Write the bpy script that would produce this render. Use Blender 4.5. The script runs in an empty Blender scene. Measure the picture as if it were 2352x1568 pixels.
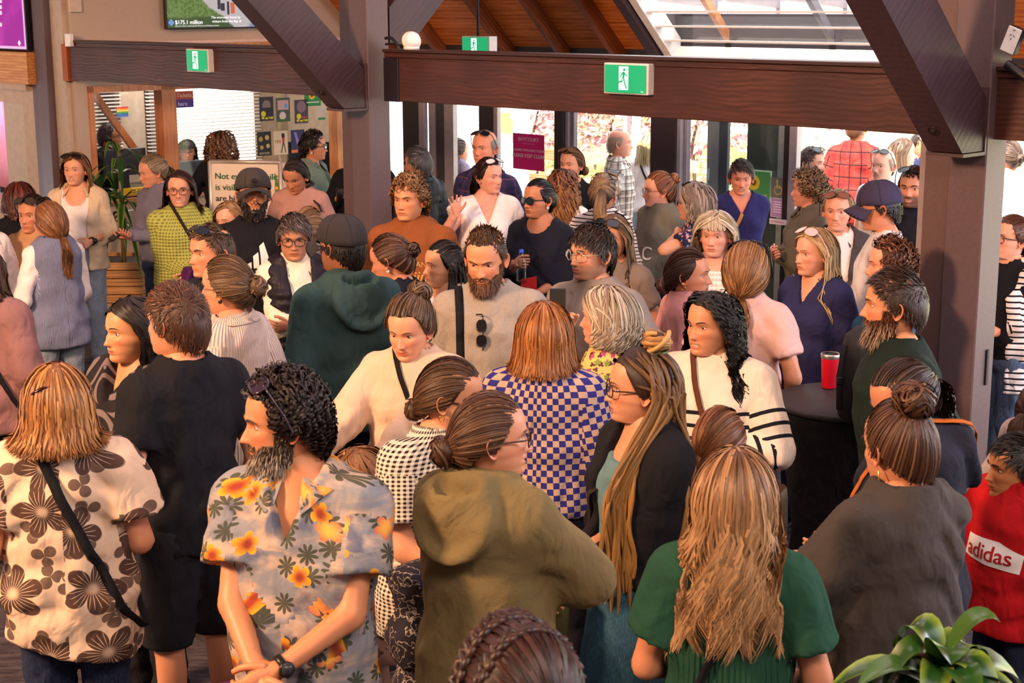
import bpy, math, random
import numpy as np
from mathutils import Vector, Matrix
from mathutils.bvhtree import BVHTree
SC = bpy.context.scene
COL = SC.collection
PI = math.pi
rnd = random.Random(7)
# ------------------------------------------------------------------ camera, world, lights, exposure
CAM_H, FPX, PITCH, ROLL = 2.75, 3590.0, math.atan(774 / 3590.0), -0.0032
cam_d = bpy.data.cameras.new('camera')
cam_d.sensor_width = 36.0
cam_d.lens = FPX / 2352 * 36.0
cam_d.clip_start, cam_d.clip_end = 0.05, 300
cam = bpy.data.objects.new('camera', cam_d)
COL.objects.link(cam)
_R = np.array([1.0, 0, 0]); _U = np.array([0, math.sin(PITCH), math.cos(PITCH)]); _F = np.array([0, math.cos(PITCH), -math.sin(PITCH)])
_R2 = _R * math.cos(ROLL) + _U * math.sin(ROLL)
_U2 = -_R * math.sin(ROLL) + _U * math.cos(ROLL)
cam.matrix_world = Matrix(((_R2[0], _U2[0], -_F[0], 0), (_R2[1], _U2[1], -_F[1], 0), (_R2[2], _U2[2], -_F[2], CAM_H), (0, 0, 0, 1)))
cam_d.dof.use_dof = True
cam_d.dof.focus_distance = 7.0
cam_d.dof.aperture_fstop = 9.0
SC.camera = cam
CP = np.array([0, 0, CAM_H])
def ray(u, v):
 return _F + (u - 1176) / FPX * _R2 + (784 - v) / FPX * _U2
def at_d(u, v, d):
 return CP + ray(u, v) * d
def at_z(u, v, z):
 r = ray(u, v)
 return CP + r * ((z - CAM_H) / r[2])
def at_y(u, v, y):
 r = ray(u, v)
 return CP + r * (y / r[1])
def on_plane(u, v, p0, n):
 r = ray(u, v)
 return CP + r * (np.dot(np.asarray(p0) - CP, n) / np.dot(r, n))
def proj(p):
 q = np.asarray(p, float) - CP
 d = q @ _F
 return 1176 + FPX * (q @ _R2) / d, 784 - FPX * (q @ _U2) / d
def lin(hexs):
 h = hexs.lstrip('#')
 o = []
 for i in (0, 2, 4):
  s = int(h[i:i + 2], 16) / 255
  o.append(s / 12.92 if s <= 0.04045 else ((s + 0.055) / 1.055) ** 2.4)
 return (o[0], o[1], o[2], 1.0)
world = bpy.data.worlds.new('sky')
SC.world = world
world.use_nodes = True
_bg = world.node_tree.nodes['Background']
_bg.inputs[0].default_value = (0.93, 0.95, 1.0, 1)
_bg.inputs[1].default_value = 4.5
def lamp(name, kind, loc, aim, energy, color, size=1.0, size_y=None, spread=None, spot=None, blend=0.5):
 d = bpy.data.lights.new(name, kind)
 d.energy = energy
 d.color = color
 if kind == 'AREA':
  d.shape = 'RECTANGLE'
  d.size = size
  d.size_y = size_y or size
  if spread:
   d.spread = spread
 elif kind == 'SPOT':
  d.shadow_soft_size = size
  d.spot_size = spot or 1.2
  d.spot_blend = blend
 elif kind == 'SUN':
  d.angle = size
 o = bpy.data.objects.new(name, d)
 COL.objects.link(o)
 o.location = loc
 v = Vector(aim) - Vector(loc)
 o.rotation_euler = v.to_track_quat('-Z', 'Y').to_euler()
 return o
sun = lamp('sun', 'SUN', (-6, 6, 14), (2, 13, 0), 18.0, (1.0, 0.93, 0.82), 0.01)
# the foyer's own ceiling lights: warm track spots out of frame above and behind the camera, then an added fill
lamp('foyer_spot_left', 'AREA', (-5.2, 2.4, 4.6), (-0.6, 8.5, 1.4), 900, (1.0, 0.58, 0.32), 1.0, 1.0)
lamp('foyer_spot_centre', 'AREA', (0.8, 0.0, 5.4), (0.3, 8.0, 1.0), 230, (1.0, 0.72, 0.52), 2.0, 1.0)
lamp('foyer_fill', 'AREA', (0.2, 7.6, 5.5), (0.2, 7.6, 0), 215, (1.0, 0.80, 0.84), 6.0, 5.0)  # added pinkish fill to lift the back rows and shadows; no such panel known
lamp('right_window_light', 'AREA', (6.6, 5.5, 3.2), (0.3, 8.2, 1.2), 520, (0.86, 0.86, 1.0), 2.4, 3.2)
SC.view_settings.view_transform = 'Standard'
SC.view_settings.look = 'None'
SC.view_settings.gamma = 1.0
SC.view_settings.exposure = 0.0
SC.view_settings.use_curve_mapping = False
SC.cycles.use_denoising = True
SC.cycles.max_bounces = 6
SC.cycles.transparent_max_bounces = 12
SC.cycles.caustics_reflective = False
SC.cycles.caustics_refractive = False
# ------------------------------------------------------------------ mesh helpers
class MB:
 """Collects numpy geometry; build() links it as one mesh object."""
 def __init__(s):
  s.V, s.Q, s.T, s.C, s.U, s.n = [], [], [], [], [], 0
  s.cuv = None
 def add(s, V, quads=None, tris=None, col=(1, 1, 1), uv=None):
  V = np.asarray(V, float)
  if quads is not None and len(quads):
   s.Q.append(np.asarray(quads, int) + s.n)
  if tris is not None and len(tris):
   s.T.append(np.asarray(tris, int) + s.n)
  col = np.asarray(col, float)
  if col.ndim == 1:
   col = np.repeat(col[None, :3], len(V), 0)
  s.C.append(col[:, :3])
  s.U.append(np.zeros((len(V), 3)) if uv is None else np.asarray(uv, float))
  s.V.append(V)
  s.n += len(V)
  return s
 def build(s, name, m, parent=None, smooth=True, xf=None, loc=None):
  V = np.concatenate(s.V)
  if xf is not None:
   V = xf(V)
  org = np.zeros(3)
  if loc is not None:
   org = np.asarray(loc, float)
   V = V - org
  Q = np.concatenate(s.Q) if s.Q else np.zeros((0, 4), int)
  T = np.concatenate(s.T) if s.T else np.zeros((0, 3), int)
  me = bpy.data.meshes.new(name)
  me.vertices.add(len(V))
  me.vertices.foreach_set('co', V.astype(np.float32).ravel())
  nl = Q.size + T.size
  me.loops.add(nl)
  me.loops.foreach_set('vertex_index', np.concatenate([Q.ravel(), T.ravel()]).astype(np.int32))
  me.polygons.add(len(Q) + len(T))
  st = np.concatenate([np.arange(len(Q)) * 4, Q.size + np.arange(len(T)) * 3]).astype(np.int32)
  me.polygons.foreach_set('loop_start', st)
  me.polygons.foreach_set('use_smooth', np.full(len(Q) + len(T), bool(smooth)))
  me.update(calc_edges=True)
  a = me.attributes.new('Col', 'FLOAT_COLOR', 'POINT')
  C = np.concatenate(s.C)
  a.data.foreach_set('color', np.hstack([C, np.ones((len(C), 1))]).astype(np.float32).ravel())
  if s.cuv is not None:
   a = me.attributes.new('uvp', 'FLOAT_VECTOR', 'CORNER')
   a.data.foreach_set('vector', s.cuv.astype(np.float32).ravel())
  else:
   a = me.attributes.new('uvp', 'FLOAT_VECTOR', 'POINT')
   a.data.foreach_set('vector', np.concatenate(s.U).astype(np.float32).ravel())
  if m is not None:
   me.materials.append(m)
  o = bpy.data.objects.new(name, me)
  COL.objects.link(o)
  o.location = org
  if parent is not None:
   o.parent = parent
  return o
 # -- solids
 def obox(s, c, ax, ay, az, col=(1, 1, 1), bev=0.0):
  c, ax, ay, az = [np.asarray(q, float) for q in (c, ax, ay, az)]
  if bev > 0:
   la, lb, lc = [np.linalg.norm(q) for q in (ax, ay, az)]
   V = []
   for sx in (-1, 1):
    for sy in (-1, 1):
     for sz in (-1, 1):
      for k in range(3):
       f = [1 - bev / la, 1 - bev / lb, 1 - bev / lc]
       f[k] = 1.0
       V.append(c + sx * f[0] * ax + sy * f[1] * ay + sz * f[2] * az)
   idx = lambda a, b, d, k: (((a > 0) * 2 + (b > 0)) * 2 + (d > 0)) * 3 + k
   Q, T = [], []
   Q += [[idx(q, -1, -1, 0), idx(q, 1, -1, 0), idx(q, 1, 1, 0), idx(q, -1, 1, 0)][::q] for q in (-1, 1)]
   Q += [[idx(-1, q, -1, 1), idx(-1, q, 1, 1), idx(1, q, 1, 1), idx(1, q, -1, 1)][::q] for q in (-1, 1)]
   Q += [[idx(-1, -1, q, 2), idx(1, -1, q, 2), idx(1, 1, q, 2), idx(-1, 1, q, 2)][::q] for q in (-1, 1)]
   for a in (-1, 1):
    for b in (-1, 1):
     Q.append([idx(a, b, -1, 0), idx(a, b, 1, 0), idx(a, b, 1, 1), idx(a, b, -1, 1)])
     Q.append([idx(a, -1, b, 0), idx(a, 1, b, 0), idx(a, 1, b, 2), idx(a, -1, b, 2)])
     Q.append([idx(-1, a, b, 1), idx(1, a, b, 1), idx(1, a, b, 2), idx(-1, a, b, 2)])
     for d in (-1, 1):
      T.append([idx(a, b, d, 0), idx(a, b, d, 1), idx(a, b, d, 2)])
   return s.add(V, Q, T, col)
  V = [c + i * ax + j * ay + k * az for i in (-1, 1) for j in (-1, 1) for k in (-1, 1)]
  Q = [[0, 1, 3, 2], [4, 6, 7, 5], [0, 4, 5, 1], [2, 3, 7, 6], [0, 2, 6, 4], [1, 5, 7, 3]]
  return s.add(V, Q, None, col)
 def box(s, lo, hi, col=(1, 1, 1), bev=0.0):
  lo, hi = np.asarray(lo, float), np.asarray(hi, float)
  h = (hi - lo) / 2
  return s.obox((lo + hi) / 2, (h[0], 0, 0), (0, h[1], 0), (0, 0, h[2]), col, bev)
 def bar(s, a, b, w, t, up=(0, 0, 1), col=(1, 1, 1), bev=0.0):
  a, b, up = np.asarray(a, float), np.asarray(b, float), np.asarray(up, float)
  d = b - a
  x = np.cross(d, up)
  x /= np.linalg.norm(x)
  y = np.cross(x, d)
  y /= np.linalg.norm(y)
  return s.obox((a + b) / 2, d / 2, x * w / 2, y * t / 2, col, bev)
 def tube(s, pts, r, n=8, col=(1, 1, 1), cap=True, flat=1.0, ref=None):
  pts = np.asarray(pts, float)
  m = len(pts)
  r = np.broadcast_to(np.asarray(r, float), (m,))
  t = np.gradient(pts, axis=0)
  t /= np.linalg.norm(t, axis=1)[:, None] + 1e-9
  rf = np.array(ref if ref is not None else (0.13, 0.31, 0.94), float)
  a = np.cross(t, rf)
  ln = np.linalg.norm(a, axis=1)[:, None]
  a = np.where(ln > 1e-3, a / (ln + 1e-9), np.array([1.0, 0, 0]))
  b = np.cross(a, t)
  th = np.arange(n) / n * 2 * PI
  V = pts[:, None] + r[:, None, None] * (np.cos(th)[None, :, None] * a[:, None] + flat * np.sin(th)[None, :, None] * b[:, None])
  V = V.reshape(-1, 3)
  i = np.arange(m - 1)[:, None] * n
  j = np.arange(n)[None]
  j2 = (j + 1) % n
  Q = np.stack([i + j, i + j2, i + n + j2, i + n + j], -1).reshape(-1, 4)
  T = []
  if cap:
   V = np.vstack([V, pts[0] - t[0] * r[0] * .5, pts[-1] + t[-1] * r[-1] * .5])
   for q in range(n):
    T.append([m * n, (q + 1) % n, q])
    T.append([m * n + 1, (m - 1) * n + q, (m - 1) * n + (q + 1) % n])
  return s.add(V, Q, T, col)
 def lathe(s, prof, c, n=20, col=(1, 1, 1), axis=None):
  prof = np.asarray(prof, float)
  th = np.arange(n) / n * 2 * PI
  ax = np.array([0, 0, 1.0]) if axis is None else np.asarray(axis, float) / np.linalg.norm(axis)
  x = np.cross(ax, (0.3, 0.9, 0.1) if abs(ax[2]) > .9 else (0, 0, 1))
  x /= np.linalg.norm(x)
  y = np.cross(ax, x)
  V = np.asarray(c, float) + prof[:, None, 1:2] * ax + prof[:, None, 0:1] * (np.cos(th)[None, :, None] * x + np.sin(th)[None, :, None] * y)
  m = len(prof)
  V = V.reshape(-1, 3)
  i = np.arange(m - 1)[:, None] * n
  j = np.arange(n)[None]
  j2 = (j + 1) % n
  Q = np.stack([i + j, i + j2, i + n + j2, i + n + j], -1).reshape(-1, 4)
  return s.add(V, Q, None, col)
 def prism(s, poly, o, ax, ay, n, depth, col=(1, 1, 1)):
  """closed polygon (2-D points) in the plane o + x*ax + y*ay, extruded along n"""
  o, ax, ay, n = [np.asarray(q, float) for q in (o, ax, ay, n)]
  P = [o + p[0] * ax + p[1] * ay for p in poly]
  m = len(P)
  from mathutils.geometry import tessellate_polygon
  tr = tessellate_polygon([[Vector((p[0], p[1], 0)) for p in poly]])
  V = P + [p + n * depth for p in P]
  T = [list(t) for t in tr] + [[a + m, c + m, b + m] for a, b, c in tr]
  Q = [[i, (i + 1) % m, (i + 1) % m + m, i + m] for i in range(m)]
  return s.add(V, Q, T, col)
def empty(name, loc, rz=0.0):
 o = bpy.data.objects.new(name, None)
 o.empty_display_size = 0.1
 COL.objects.link(o)
 o.location = loc
 o.rotation_euler = (0, 0, rz)
 return o
def tag(o, label=None, cat=None, group=None, kind=None):
 if label:
  o['label'] = label
 if cat:
  o['category'] = cat
 if group:
  o['group'] = group
 if kind:
  o['kind'] = kind
 return o
def thing(name, label, cat, loc, rz=0.0, group=None):
 return tag(empty(name, loc, rz), label, cat, group)
# ------------------------------------------------------------------ materials
class NT:
 def __init__(s, name):
  s.m = bpy.data.materials.new(name)
  s.m.use_nodes = True
  s.t = s.m.node_tree
  s.b = s.t.nodes['Principled BSDF']
  s.o = s.t.nodes['Material Output']
 def n(s, typ, ins=None, **props):
  nd = s.t.nodes.new(typ)
  for k, v in props.items():
   setattr(nd, k, v)
  for k, v in (ins or {}).items():
   s.put(nd, k, v)
  return nd
 def put(s, nd, k, v):
  sock = nd.inputs[k]
  if isinstance(v, bpy.types.NodeSocket):
   s.t.links.new(v, sock)
  elif isinstance(v, bpy.types.Node):
   s.t.links.new(v.outputs[0], sock)
  else:
   sock.default_value = v
 def math(s, op, a, b=None, c=None, clamp=False):
  nd = s.n('ShaderNodeMath', operation=op, use_clamp=clamp)
  s.put(nd, 0, a)
  if b is not None:
   s.put(nd, 1, b)
  if c is not None:
   s.put(nd, 2, c)
  return nd.outputs[0]
 def mix(s, f, a, b, blend='MIX'):
  nd = s.n('ShaderNodeMix', data_type='RGBA', blend_type=blend)
  s.put(nd, 0, f)
  s.put(nd, 6, a)
  s.put(nd, 7, b)
  return nd.outputs[2]
 def attr(s, name, out=1):
  return s.n('ShaderNodeAttribute', attribute_name=name).outputs[out]
 def sep(s, v):
  nd = s.n('ShaderNodeSeparateXYZ', {0: v})
  return nd.outputs
 def comb(s, x, y, z=0.0):
  nd = s.n('ShaderNodeCombineXYZ', {0: x, 1: y, 2: z})
  return nd.outputs[0]
 def vm(s, op, a, b=None, scale=None):
  nd = s.n('ShaderNodeVectorMath', operation=op)
  s.put(nd, 0, a)
  if b is not None:
   s.put(nd, 1, b)
  if scale is not None:
   s.put(nd, 3, scale)
  return nd.outputs[0]
 def noise(s, vec, scale, detail=3.0, rough=0.5, out=0):
  nd = s.n('ShaderNodeTexNoise', {'Vector': vec, 'Scale': scale, 'Detail': detail, 'Roughness': rough})
  return nd.outputs[out]
 def step(s, e0, e1, x):
  nd = s.n('ShaderNodeMapRange', {0: x, 1: e0, 2: e1, 3: 0.0, 4: 1.0}, interpolation_type='SMOOTHSTEP')
  return nd.outputs[0]
 def bump(s, h, strength=0.3, dist=0.005):
  nd = s.n('ShaderNodeBump', {'Height': h, 'Strength': strength, 'Distance': dist})
  s.put(s.b, 'Normal', nd.outputs[0])
 def fin(s, col=None, rough=None, metal=None, spec=None):
  if col is not None:
   s.put(s.b, 'Base Color', col)
  if rough is not None:
   s.put(s.b, 'Roughness', rough)
  if metal is not None:
   s.put(s.b, 'Metallic', metal)
  if spec is not None:
   s.put(s.b, 'Specular IOR Level', spec)
  return s.m
_plain = {}
def mat(name, hexs, rough=0.6, metal=0.0, bump=0.0, bscale=60.0, var=0.06, spec=0.4):
 key = (name, hexs, rough, metal)
 if key in _plain:
  return _plain[key]
 t = NT(name)
 c = lin(hexs)
 co = t.n('ShaderNodeTexCoord').outputs['Object']
 nz = t.noise(co, bscale * .25, 3)
 col = t.mix(t.step(.3, .7, nz), tuple(q * (1 - var) for q in c[:3]) + (1,), tuple(min(1, q * (1 + var)) for q in c[:3]) + (1,))
 if bump:
  t.bump(t.noise(co, bscale, 3), bump, .004)
 _plain[key] = t.fin(col, rough, metal, spec)
 return _plain[key]
def mat_emit(name, hexs, strength, rough=.4):
 t = NT(name)
 t.fin(tuple(q * .3 for q in lin(hexs)[:3]) + (1,), rough)
 t.put(t.b, 'Emission Color', lin(hexs))
 t.put(t.b, 'Emission Strength', strength)
 return t.m
def mat_wood(name, dark, light, axis, scale=6.0, rough=.55, bump=.25, contrast=(.3, .7), spec=.4, knots=True):
 """grain stretched along a world direction; axis = unit vector"""
 t = NT(name)
 co = t.n('ShaderNodeTexCoord').outputs['Object']
 a = np.asarray(axis, float)
 a = a / np.linalg.norm(a)
 al = t.n('ShaderNodeVectorMath', {0: co, 1: tuple(a)}, operation='DOT_PRODUCT').outputs['Value']
 squash = t.vm('SUBTRACT', co, t.vm('SCALE', tuple(a), scale=t.math('MULTIPLY', al, .93)))
 if knots:
  wob = t.noise(co, 2.2, 2)
  squash = t.vm('ADD', squash, t.vm('SCALE', (.25, .25, .5), scale=t.math('MULTIPLY', wob, .16)))
 n1 = t.noise(squash, scale * 9, 5, .65)
 wv = t.n('ShaderNodeTexWave', {'Vector': squash, 'Scale': scale * 2.4, 'Distortion': 2.2, 'Detail': 2.0, 'Detail Scale': 1.2}, bands_direction='Z').outputs[1]
 f = t.math('ADD', t.math('MULTIPLY', n1, .85), t.math('MULTIPLY', wv, .15))
 f = t.step(contrast[0], contrast[1], f)
 big = t.noise(co, 1.3, 2)
 col = t.mix(f, lin(dark), lin(light))
 col = t.mix(t.step(.35, .7, big), col, lin(dark), 'MIX') if knots else col
 t.bump(f, bump, .003)
 return t.fin(col, rough, 0, spec)
def mat_glass(name, tint=(1, 1, 1, 1), refl=1.0):
 t = NT(name)
 g = t.n('ShaderNodeBsdfGlossy', {'Roughness': 0.02})
 tr = t.n('ShaderNodeBsdfTransparent', {'Color': tint})
 fr = t.n('ShaderNodeFresnel', {'IOR': 1.45})
 front = t.math('SUBTRACT', 1.0, t.n('ShaderNodeNewGeometry').outputs['Backfacing'])
 mx = t.n('ShaderNodeMixShader', {0: t.math('MULTIPLY', t.math('MULTIPLY', fr.outputs[0], refl), front), 1: tr.outputs[0], 2: g.outputs[0]})
 t.t.links.new(mx.outputs[0], t.o.inputs[0])
 return t.m
# fabrics -------------------------------------------------------------------------------------------
def flower_layer(t, uv, scale, petals, r0, r1, seed, jitter=.8):
 """mask of blossoms, one per voronoi cell; returns (mask, radius, angle, random)"""
 off = t.vm('ADD', uv, (seed * 1.37, seed * 2.11, 0))
 vo = t.n('ShaderNodeTexVoronoi', {'Vector': off, 'Scale': scale, 'Randomness': jitter}, voronoi_dimensions='2D')
 loc = t.vm('SUBTRACT', off, vo.outputs['Position'])
 x, y, _ = t.sep(loc)
 r = t.math('MULTIPLY', t.math('SQRT', t.math('ADD', t.math('MULTIPLY', x, x), t.math('MULTIPLY', y, y))), scale)
 rn = t.sep(vo.outputs['Color'])
 ang = t.math('ADD', t.math('ARCTAN2', y, x), t.math('MULTIPLY', rn[0], 6.28))
 pet = t.math('ABSOLUTE', t.math('COSINE', t.math('MULTIPLY', ang, petals / 2)))
 edge = t.math('ADD', r0, t.math('MULTIPLY', t.math('POWER', pet, .6), r1))
 m = t.step(.012, -.012, t.math('SUBTRACT', r, edge))
 return m, r, ang, rn
def mat_cloth(name, base, pattern=None, c2='#000000', c3='#ffffff', c4='#ffffff', scale=1.0, rough=.88, weave=.25, wscale=420, sheen=.25, fuzz=0.0, var=.05, crease=.8):
 t = NT(name)
 co = t.n('ShaderNodeTexCoord').outputs['Object']
 uv = t.attr('uvp')
 u, v, w = t.sep(uv)
 b = lin(base)
 nz = t.noise(co, 7, 3)
 col = t.mix(t.step(.25, .75, nz), tuple(q * (1 - var) for q in b[:3]) + (1,), tuple(min(1, q * (1 + var)) for q in b[:3]) + (1,))
 h = t.noise(co, wscale, 2)
 if pattern == 'stripe':            # c2 lines; scale = period (m); base between
  f = t.math('FRACT', t.math('DIVIDE', v, scale))
  m = t.math('LESS_THAN', f, .30)
  if c3 != '#ffffff':            # plain yoke: stripes only below a level given by weave offset
   m = t.math('MULTIPLY', m, t.math('LESS_THAN', w, .5))
  col = t.mix(m, col, lin(c2))
 elif pattern == 'vpin':
  m = t.math('LESS_THAN', t.math('FRACT', t.math('DIVIDE', u, scale)), .3)
  col = t.mix(m, col, lin(c2))
 elif pattern == 'check':
  a = t.math('FLOOR', t.math('DIVIDE', u, scale))
  c = t.math('FLOOR', t.math('DIVIDE', v, scale))
  m = t.math('GREATER_THAN', t.math('FRACT', t.math('MULTIPLY', t.math('ADD', a, c), .5)), .25)
  col = t.mix(m, col, lin(c2))
 elif pattern == 'gingham':
  a = t.math('LESS_THAN', t.math('FRACT', t.math('DIVIDE', u, scale)), .5)
  c = t.math('LESS_THAN', t.math('FRACT', t.math('DIVIDE', v, scale)), .5)
  m = t.math('MULTIPLY', t.math('ADD', a, c), .5)
  m = t.math('POWER', m, 1.3)
  col = t.mix(m, col, lin(c2))
 elif pattern == 'plaid':
  a = t.math('LESS_THAN', t.math('FRACT', t.math('DIVIDE', u, scale)), .5)
  c = t.math('LESS_THAN', t.math('FRACT', t.math('DIVIDE', v, scale)), .5)
  col = t.mix(t.math('MULTIPLY', t.math('ADD', a, c), .5), col, lin(c2))
  a = t.math('LESS_THAN', t.math('FRACT', t.math('DIVIDE', u, scale * .97)), .1)
  c = t.math('LESS_THAN', t.math('FRACT', t.math('DIVIDE', v, scale * .97)), .1)
  col = t.mix(t.math('MAXIMUM', a, c), col, lin(c3))
 elif pattern == 'hibiscus':
  for sd, sc, r0, r1 in ((1.0, 4.6, .13, .30), ):
   m, r, ang, rn = flower_layer(t, uv, sc, 5, r0, r1, sd, .55)
   vein = t.math('GREATER_THAN', t.math('ABSOLUTE', t.math('SINE', t.math('MULTIPLY', ang, 12.5))), t.math('ADD', .88, t.math('MULTIPLY', r, .35)))
   centre = t.step(.12, .03, r)
   f = t.math('MULTIPLY', m, t.math('SUBTRACT', 1.0, t.math('MULTIPLY', .85, t.math('MAXIMUM', centre, t.math('MULTIPLY', vein, .8)))))
   col = t.mix(f, col, lin(c2))
  m2, r2, a2, _ = flower_layer(t, uv, 7.5, 3, .03, .30, 3.3, .9)
  vein2 = t.math('GREATER_THAN', t.math('ABSOLUTE', t.math('SINE', t.math('MULTIPLY', a2, 1.5))), .985)
  col = t.mix(t.math('MULTIPLY', t.math('MULTIPLY', m2, t.math('SUBTRACT', 1.0, m)), t.math('SUBTRACT', .9, t.math('MULTIPLY', vein2, .7))), col, lin(c2))
 elif pattern == 'hawaii':
  sky = t.noise(t.vm('MULTIPLY', uv, (6, 14, 1)), 1.0, 4, .6)
  col = t.mix(t.step(.42, .62, sky), lin('#85868f'), lin('#b8a294'))
  col = t.mix(t.step(.56, .66, t.noise(t.vm('ADD', uv, (9, 4, 0)), 7, 4)), col, lin('#666a80'))
  m, r, ang, rn = flower_layer(t, uv, 12.5, 9, .03, .36, 5.1, 1.0)          # palm crowns
  trunk_m = t.step(.035, .015, t.math('ABSOLUTE', t.math('MULTIPLY', t.math('SINE', ang), r)))
  col = t.mix(t.math('MULTIPLY', t.math('MULTIPLY', m, t.math('GREATER_THAN', rn[1], .25)), .9), col, lin('#3d4132'))
  f, r, ang, rn = flower_layer(t, uv, 10.5, 5, .16, .19, 2.2, .95)
  keep = t.math('GREATER_THAN', rn[2], .42)
  fl = t.mix(t.step(.05, .33, r), lin('#8c3a2a'), lin('#f0a030'))
  fl = t.mix(t.math('GREATER_THAN', rn[1], .72), fl, t.mix(t.step(.05, .4, r), lin('#f0b050'), lin('#d06a58')))
  col = t.mix(t.math('MULTIPLY', f, keep), col, fl)
 elif pattern == 'smallfloral':
  m, r, ang, rn = flower_layer(t, uv, scale * 22, 5, .16, .16, 1.7, 1.0)
  fl = t.mix(t.math('GREATER_THAN', rn[0], .5), lin(c2), lin(c3))
  col = t.mix(t.math('MULTIPLY', m, t.math('GREATER_THAN', rn[1], .25)), col, fl)
  m, r, ang, rn = flower_layer(t, uv, scale * 34, 3, .05, .3, 4.7, 1.0)
  col = t.mix(t.math('MULTIPLY', m, t.math('GREATER_THAN', rn[1], .5)), col, lin(c4))
 elif pattern == 'koru':
  off = t.vm('ADD', uv, (.03, .2, 0))
  vo = t.n('ShaderNodeTexVoronoi', {'Vector': off, 'Scale': 4.6, 'Randomness': .6}, voronoi_dimensions='2D')
  x, y, _ = t.sep(t.vm('SUBTRACT', off, vo.outputs['Position']))
  r = t.math('MULTIPLY', t.math('SQRT', t.math('ADD', t.math('MULTIPLY', x, x), t.math('MULTIPLY', y, y))), 4.6)
  ang = t.math('ARCTAN2', y, x)
  sp = t.math('FRACT', t.math('ADD', t.math('MULTIPLY', r, 3.2), t.math('DIVIDE', ang, 2 * PI)))
  m = t.math('LESS_THAN', t.math('ABSOLUTE', t.math('SUBTRACT', sp, .5)), .17)
  col = t.mix(m, col, lin(c2))
 elif pattern == 'argyle':
  a = t.math('FLOOR', t.math('DIVIDE', t.math('ADD', u, t.math('MULTIPLY', v, .7)), scale))
  c = t.math('FLOOR', t.math('DIVIDE', t.math('SUBTRACT', u, t.math('MULTIPLY', v, .7)), scale))
  m = t.math('GREATER_THAN', t.math('FRACT', t.math('MULTIPLY', t.math('ADD', a, c), .5)), .25)
  m2 = t.math('GREATER_THAN', t.math('FRACT', t.math('MULTIPLY', a, .25)), .4)
  low = t.math('LESS_THAN', v, 1.22)
  col = t.mix(t.math('MULTIPLY', m, low), col, t.mix(m2, lin(c2), lin(c3)))
 elif pattern == 'scribble':
  nz2 = t.noise(uv, 9 * scale, 3, .55)
  l1 = t.step(.014, .004, t.math('ABSOLUTE', t.math('SUBTRACT', nz2, .5)))
  l2 = t.step(.012, .003, t.math('ABSOLUTE', t.math('SUBTRACT', t.noise(t.vm('ADD', uv, (3, 7, 0)), 14 * scale, 2), .56)))
  col = t.mix(t.math('MAXIMUM', l1, l2), col, lin(c2))
 elif pattern == 'knit':
  vv = t.math('ADD', t.math('MULTIPLY', v, 2 * PI / scale), t.math('MULTIPLY', t.math('SINE', t.math('MULTIPLY', u, 2 * PI / scale)), .8))
  h = t.math('MULTIPLY', t.math('ADD', t.math('SINE', vv), t.math('SINE', t.math('MULTIPLY', u, 2 * PI / scale))), .5)
  col = t.mix(t.step(.0, -.75, h), col, lin(c2))
 elif pattern == 'rib':
  h = t.math('SINE', t.math('MULTIPLY', u, 2 * PI / scale))
  col = t.mix(t.step(.0, -.9, h), col, lin(c2))
 elif pattern == 'pleat':
  h = t.math('MULTIPLY', t.math('SINE', t.math('MULTIPLY', u, 2 * PI / scale)), t.math('LESS_THAN', v, 1.2))
 elif pattern == 'melange':
  col = t.mix(t.step(.45, .75, t.noise(co, 260, 2)), col, lin(c2))
 elif pattern == 'denim':
  col = t.mix(t.step(.4, .7, t.noise(t.vm('MULTIPLY', co, (300, 300, 60)), 1.0, 2)), col, lin(c2))
  col = t.mix(t.math('MULTIPLY', t.step(.5, .75, t.noise(co, 3.5, 2)), .35), col, lin(c3 if c3 != '#ffffff' else c2))
 elif pattern == 'blotch':
  col = t.mix(t.step(.5, .56, t.noise(uv, 14 * scale, 3)), col, lin(c2))
  col = t.mix(t.step(.58, .62, t.noise(t.vm('ADD', uv, (4, 2, 0)), 17 * scale, 3)), col, lin(c3))
  col = t.mix(t.step(.60, .64, t.noise(t.vm('ADD', uv, (8, 5, 0)), 21 * scale, 3)), col, lin(c4))
 strong = pattern in ('knit', 'rib', 'pleat')
 cr = t.noise(t.vm('ADD', t.vm('MULTIPLY', co, (9, 9, 5)), t.vm('SCALE', (1.6, 1.6, 1.2), scale=t.noise(co, 4, 2))), 1.0, 3, .45)
 b1 = t.n('ShaderNodeBump', {'Height': cr, 'Strength': crease, 'Distance': .05})
 b2 = t.n('ShaderNodeBump', {'Height': h, 'Strength': weave if not strong else .7, 'Distance': .0015 if not strong else .004, 'Normal': b1.outputs[0]})
 t.put(t.b, 'Normal', b2.outputs[0])
 if fuzz:
  t.put(t.b, 'Sheen Weight', fuzz)
  t.put(t.b, 'Sheen Roughness', .5)
  t.put(t.b, 'Sheen Tint', tuple(min(1, q * 2.2) for q in b[:3]) + (1,))
 return t.fin(col, rough, 0, .2)
def mat_skin():
 t = NT('skin')
 c = t.attr('Col', 0)
 co = t.n('ShaderNodeTexCoord').outputs['Object']
 nz = t.noise(co, 30, 4, .6)
 col = t.mix(t.math('MULTIPLY', t.step(.45, .75, nz), .22), c, t.mix(1.0, c, (1.0, .62, .55, 1), 'MULTIPLY'))
 t.bump(t.noise(co, 420, 2), .12, .001)
 t.put(t.b, 'Subsurface Weight', .12)
 t.put(t.b, 'Subsurface Radius', (.012, .005, .003))
 t.put(t.b, 'Subsurface Scale', 1.0)
 return t.fin(col, .48, 0, .4)
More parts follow.
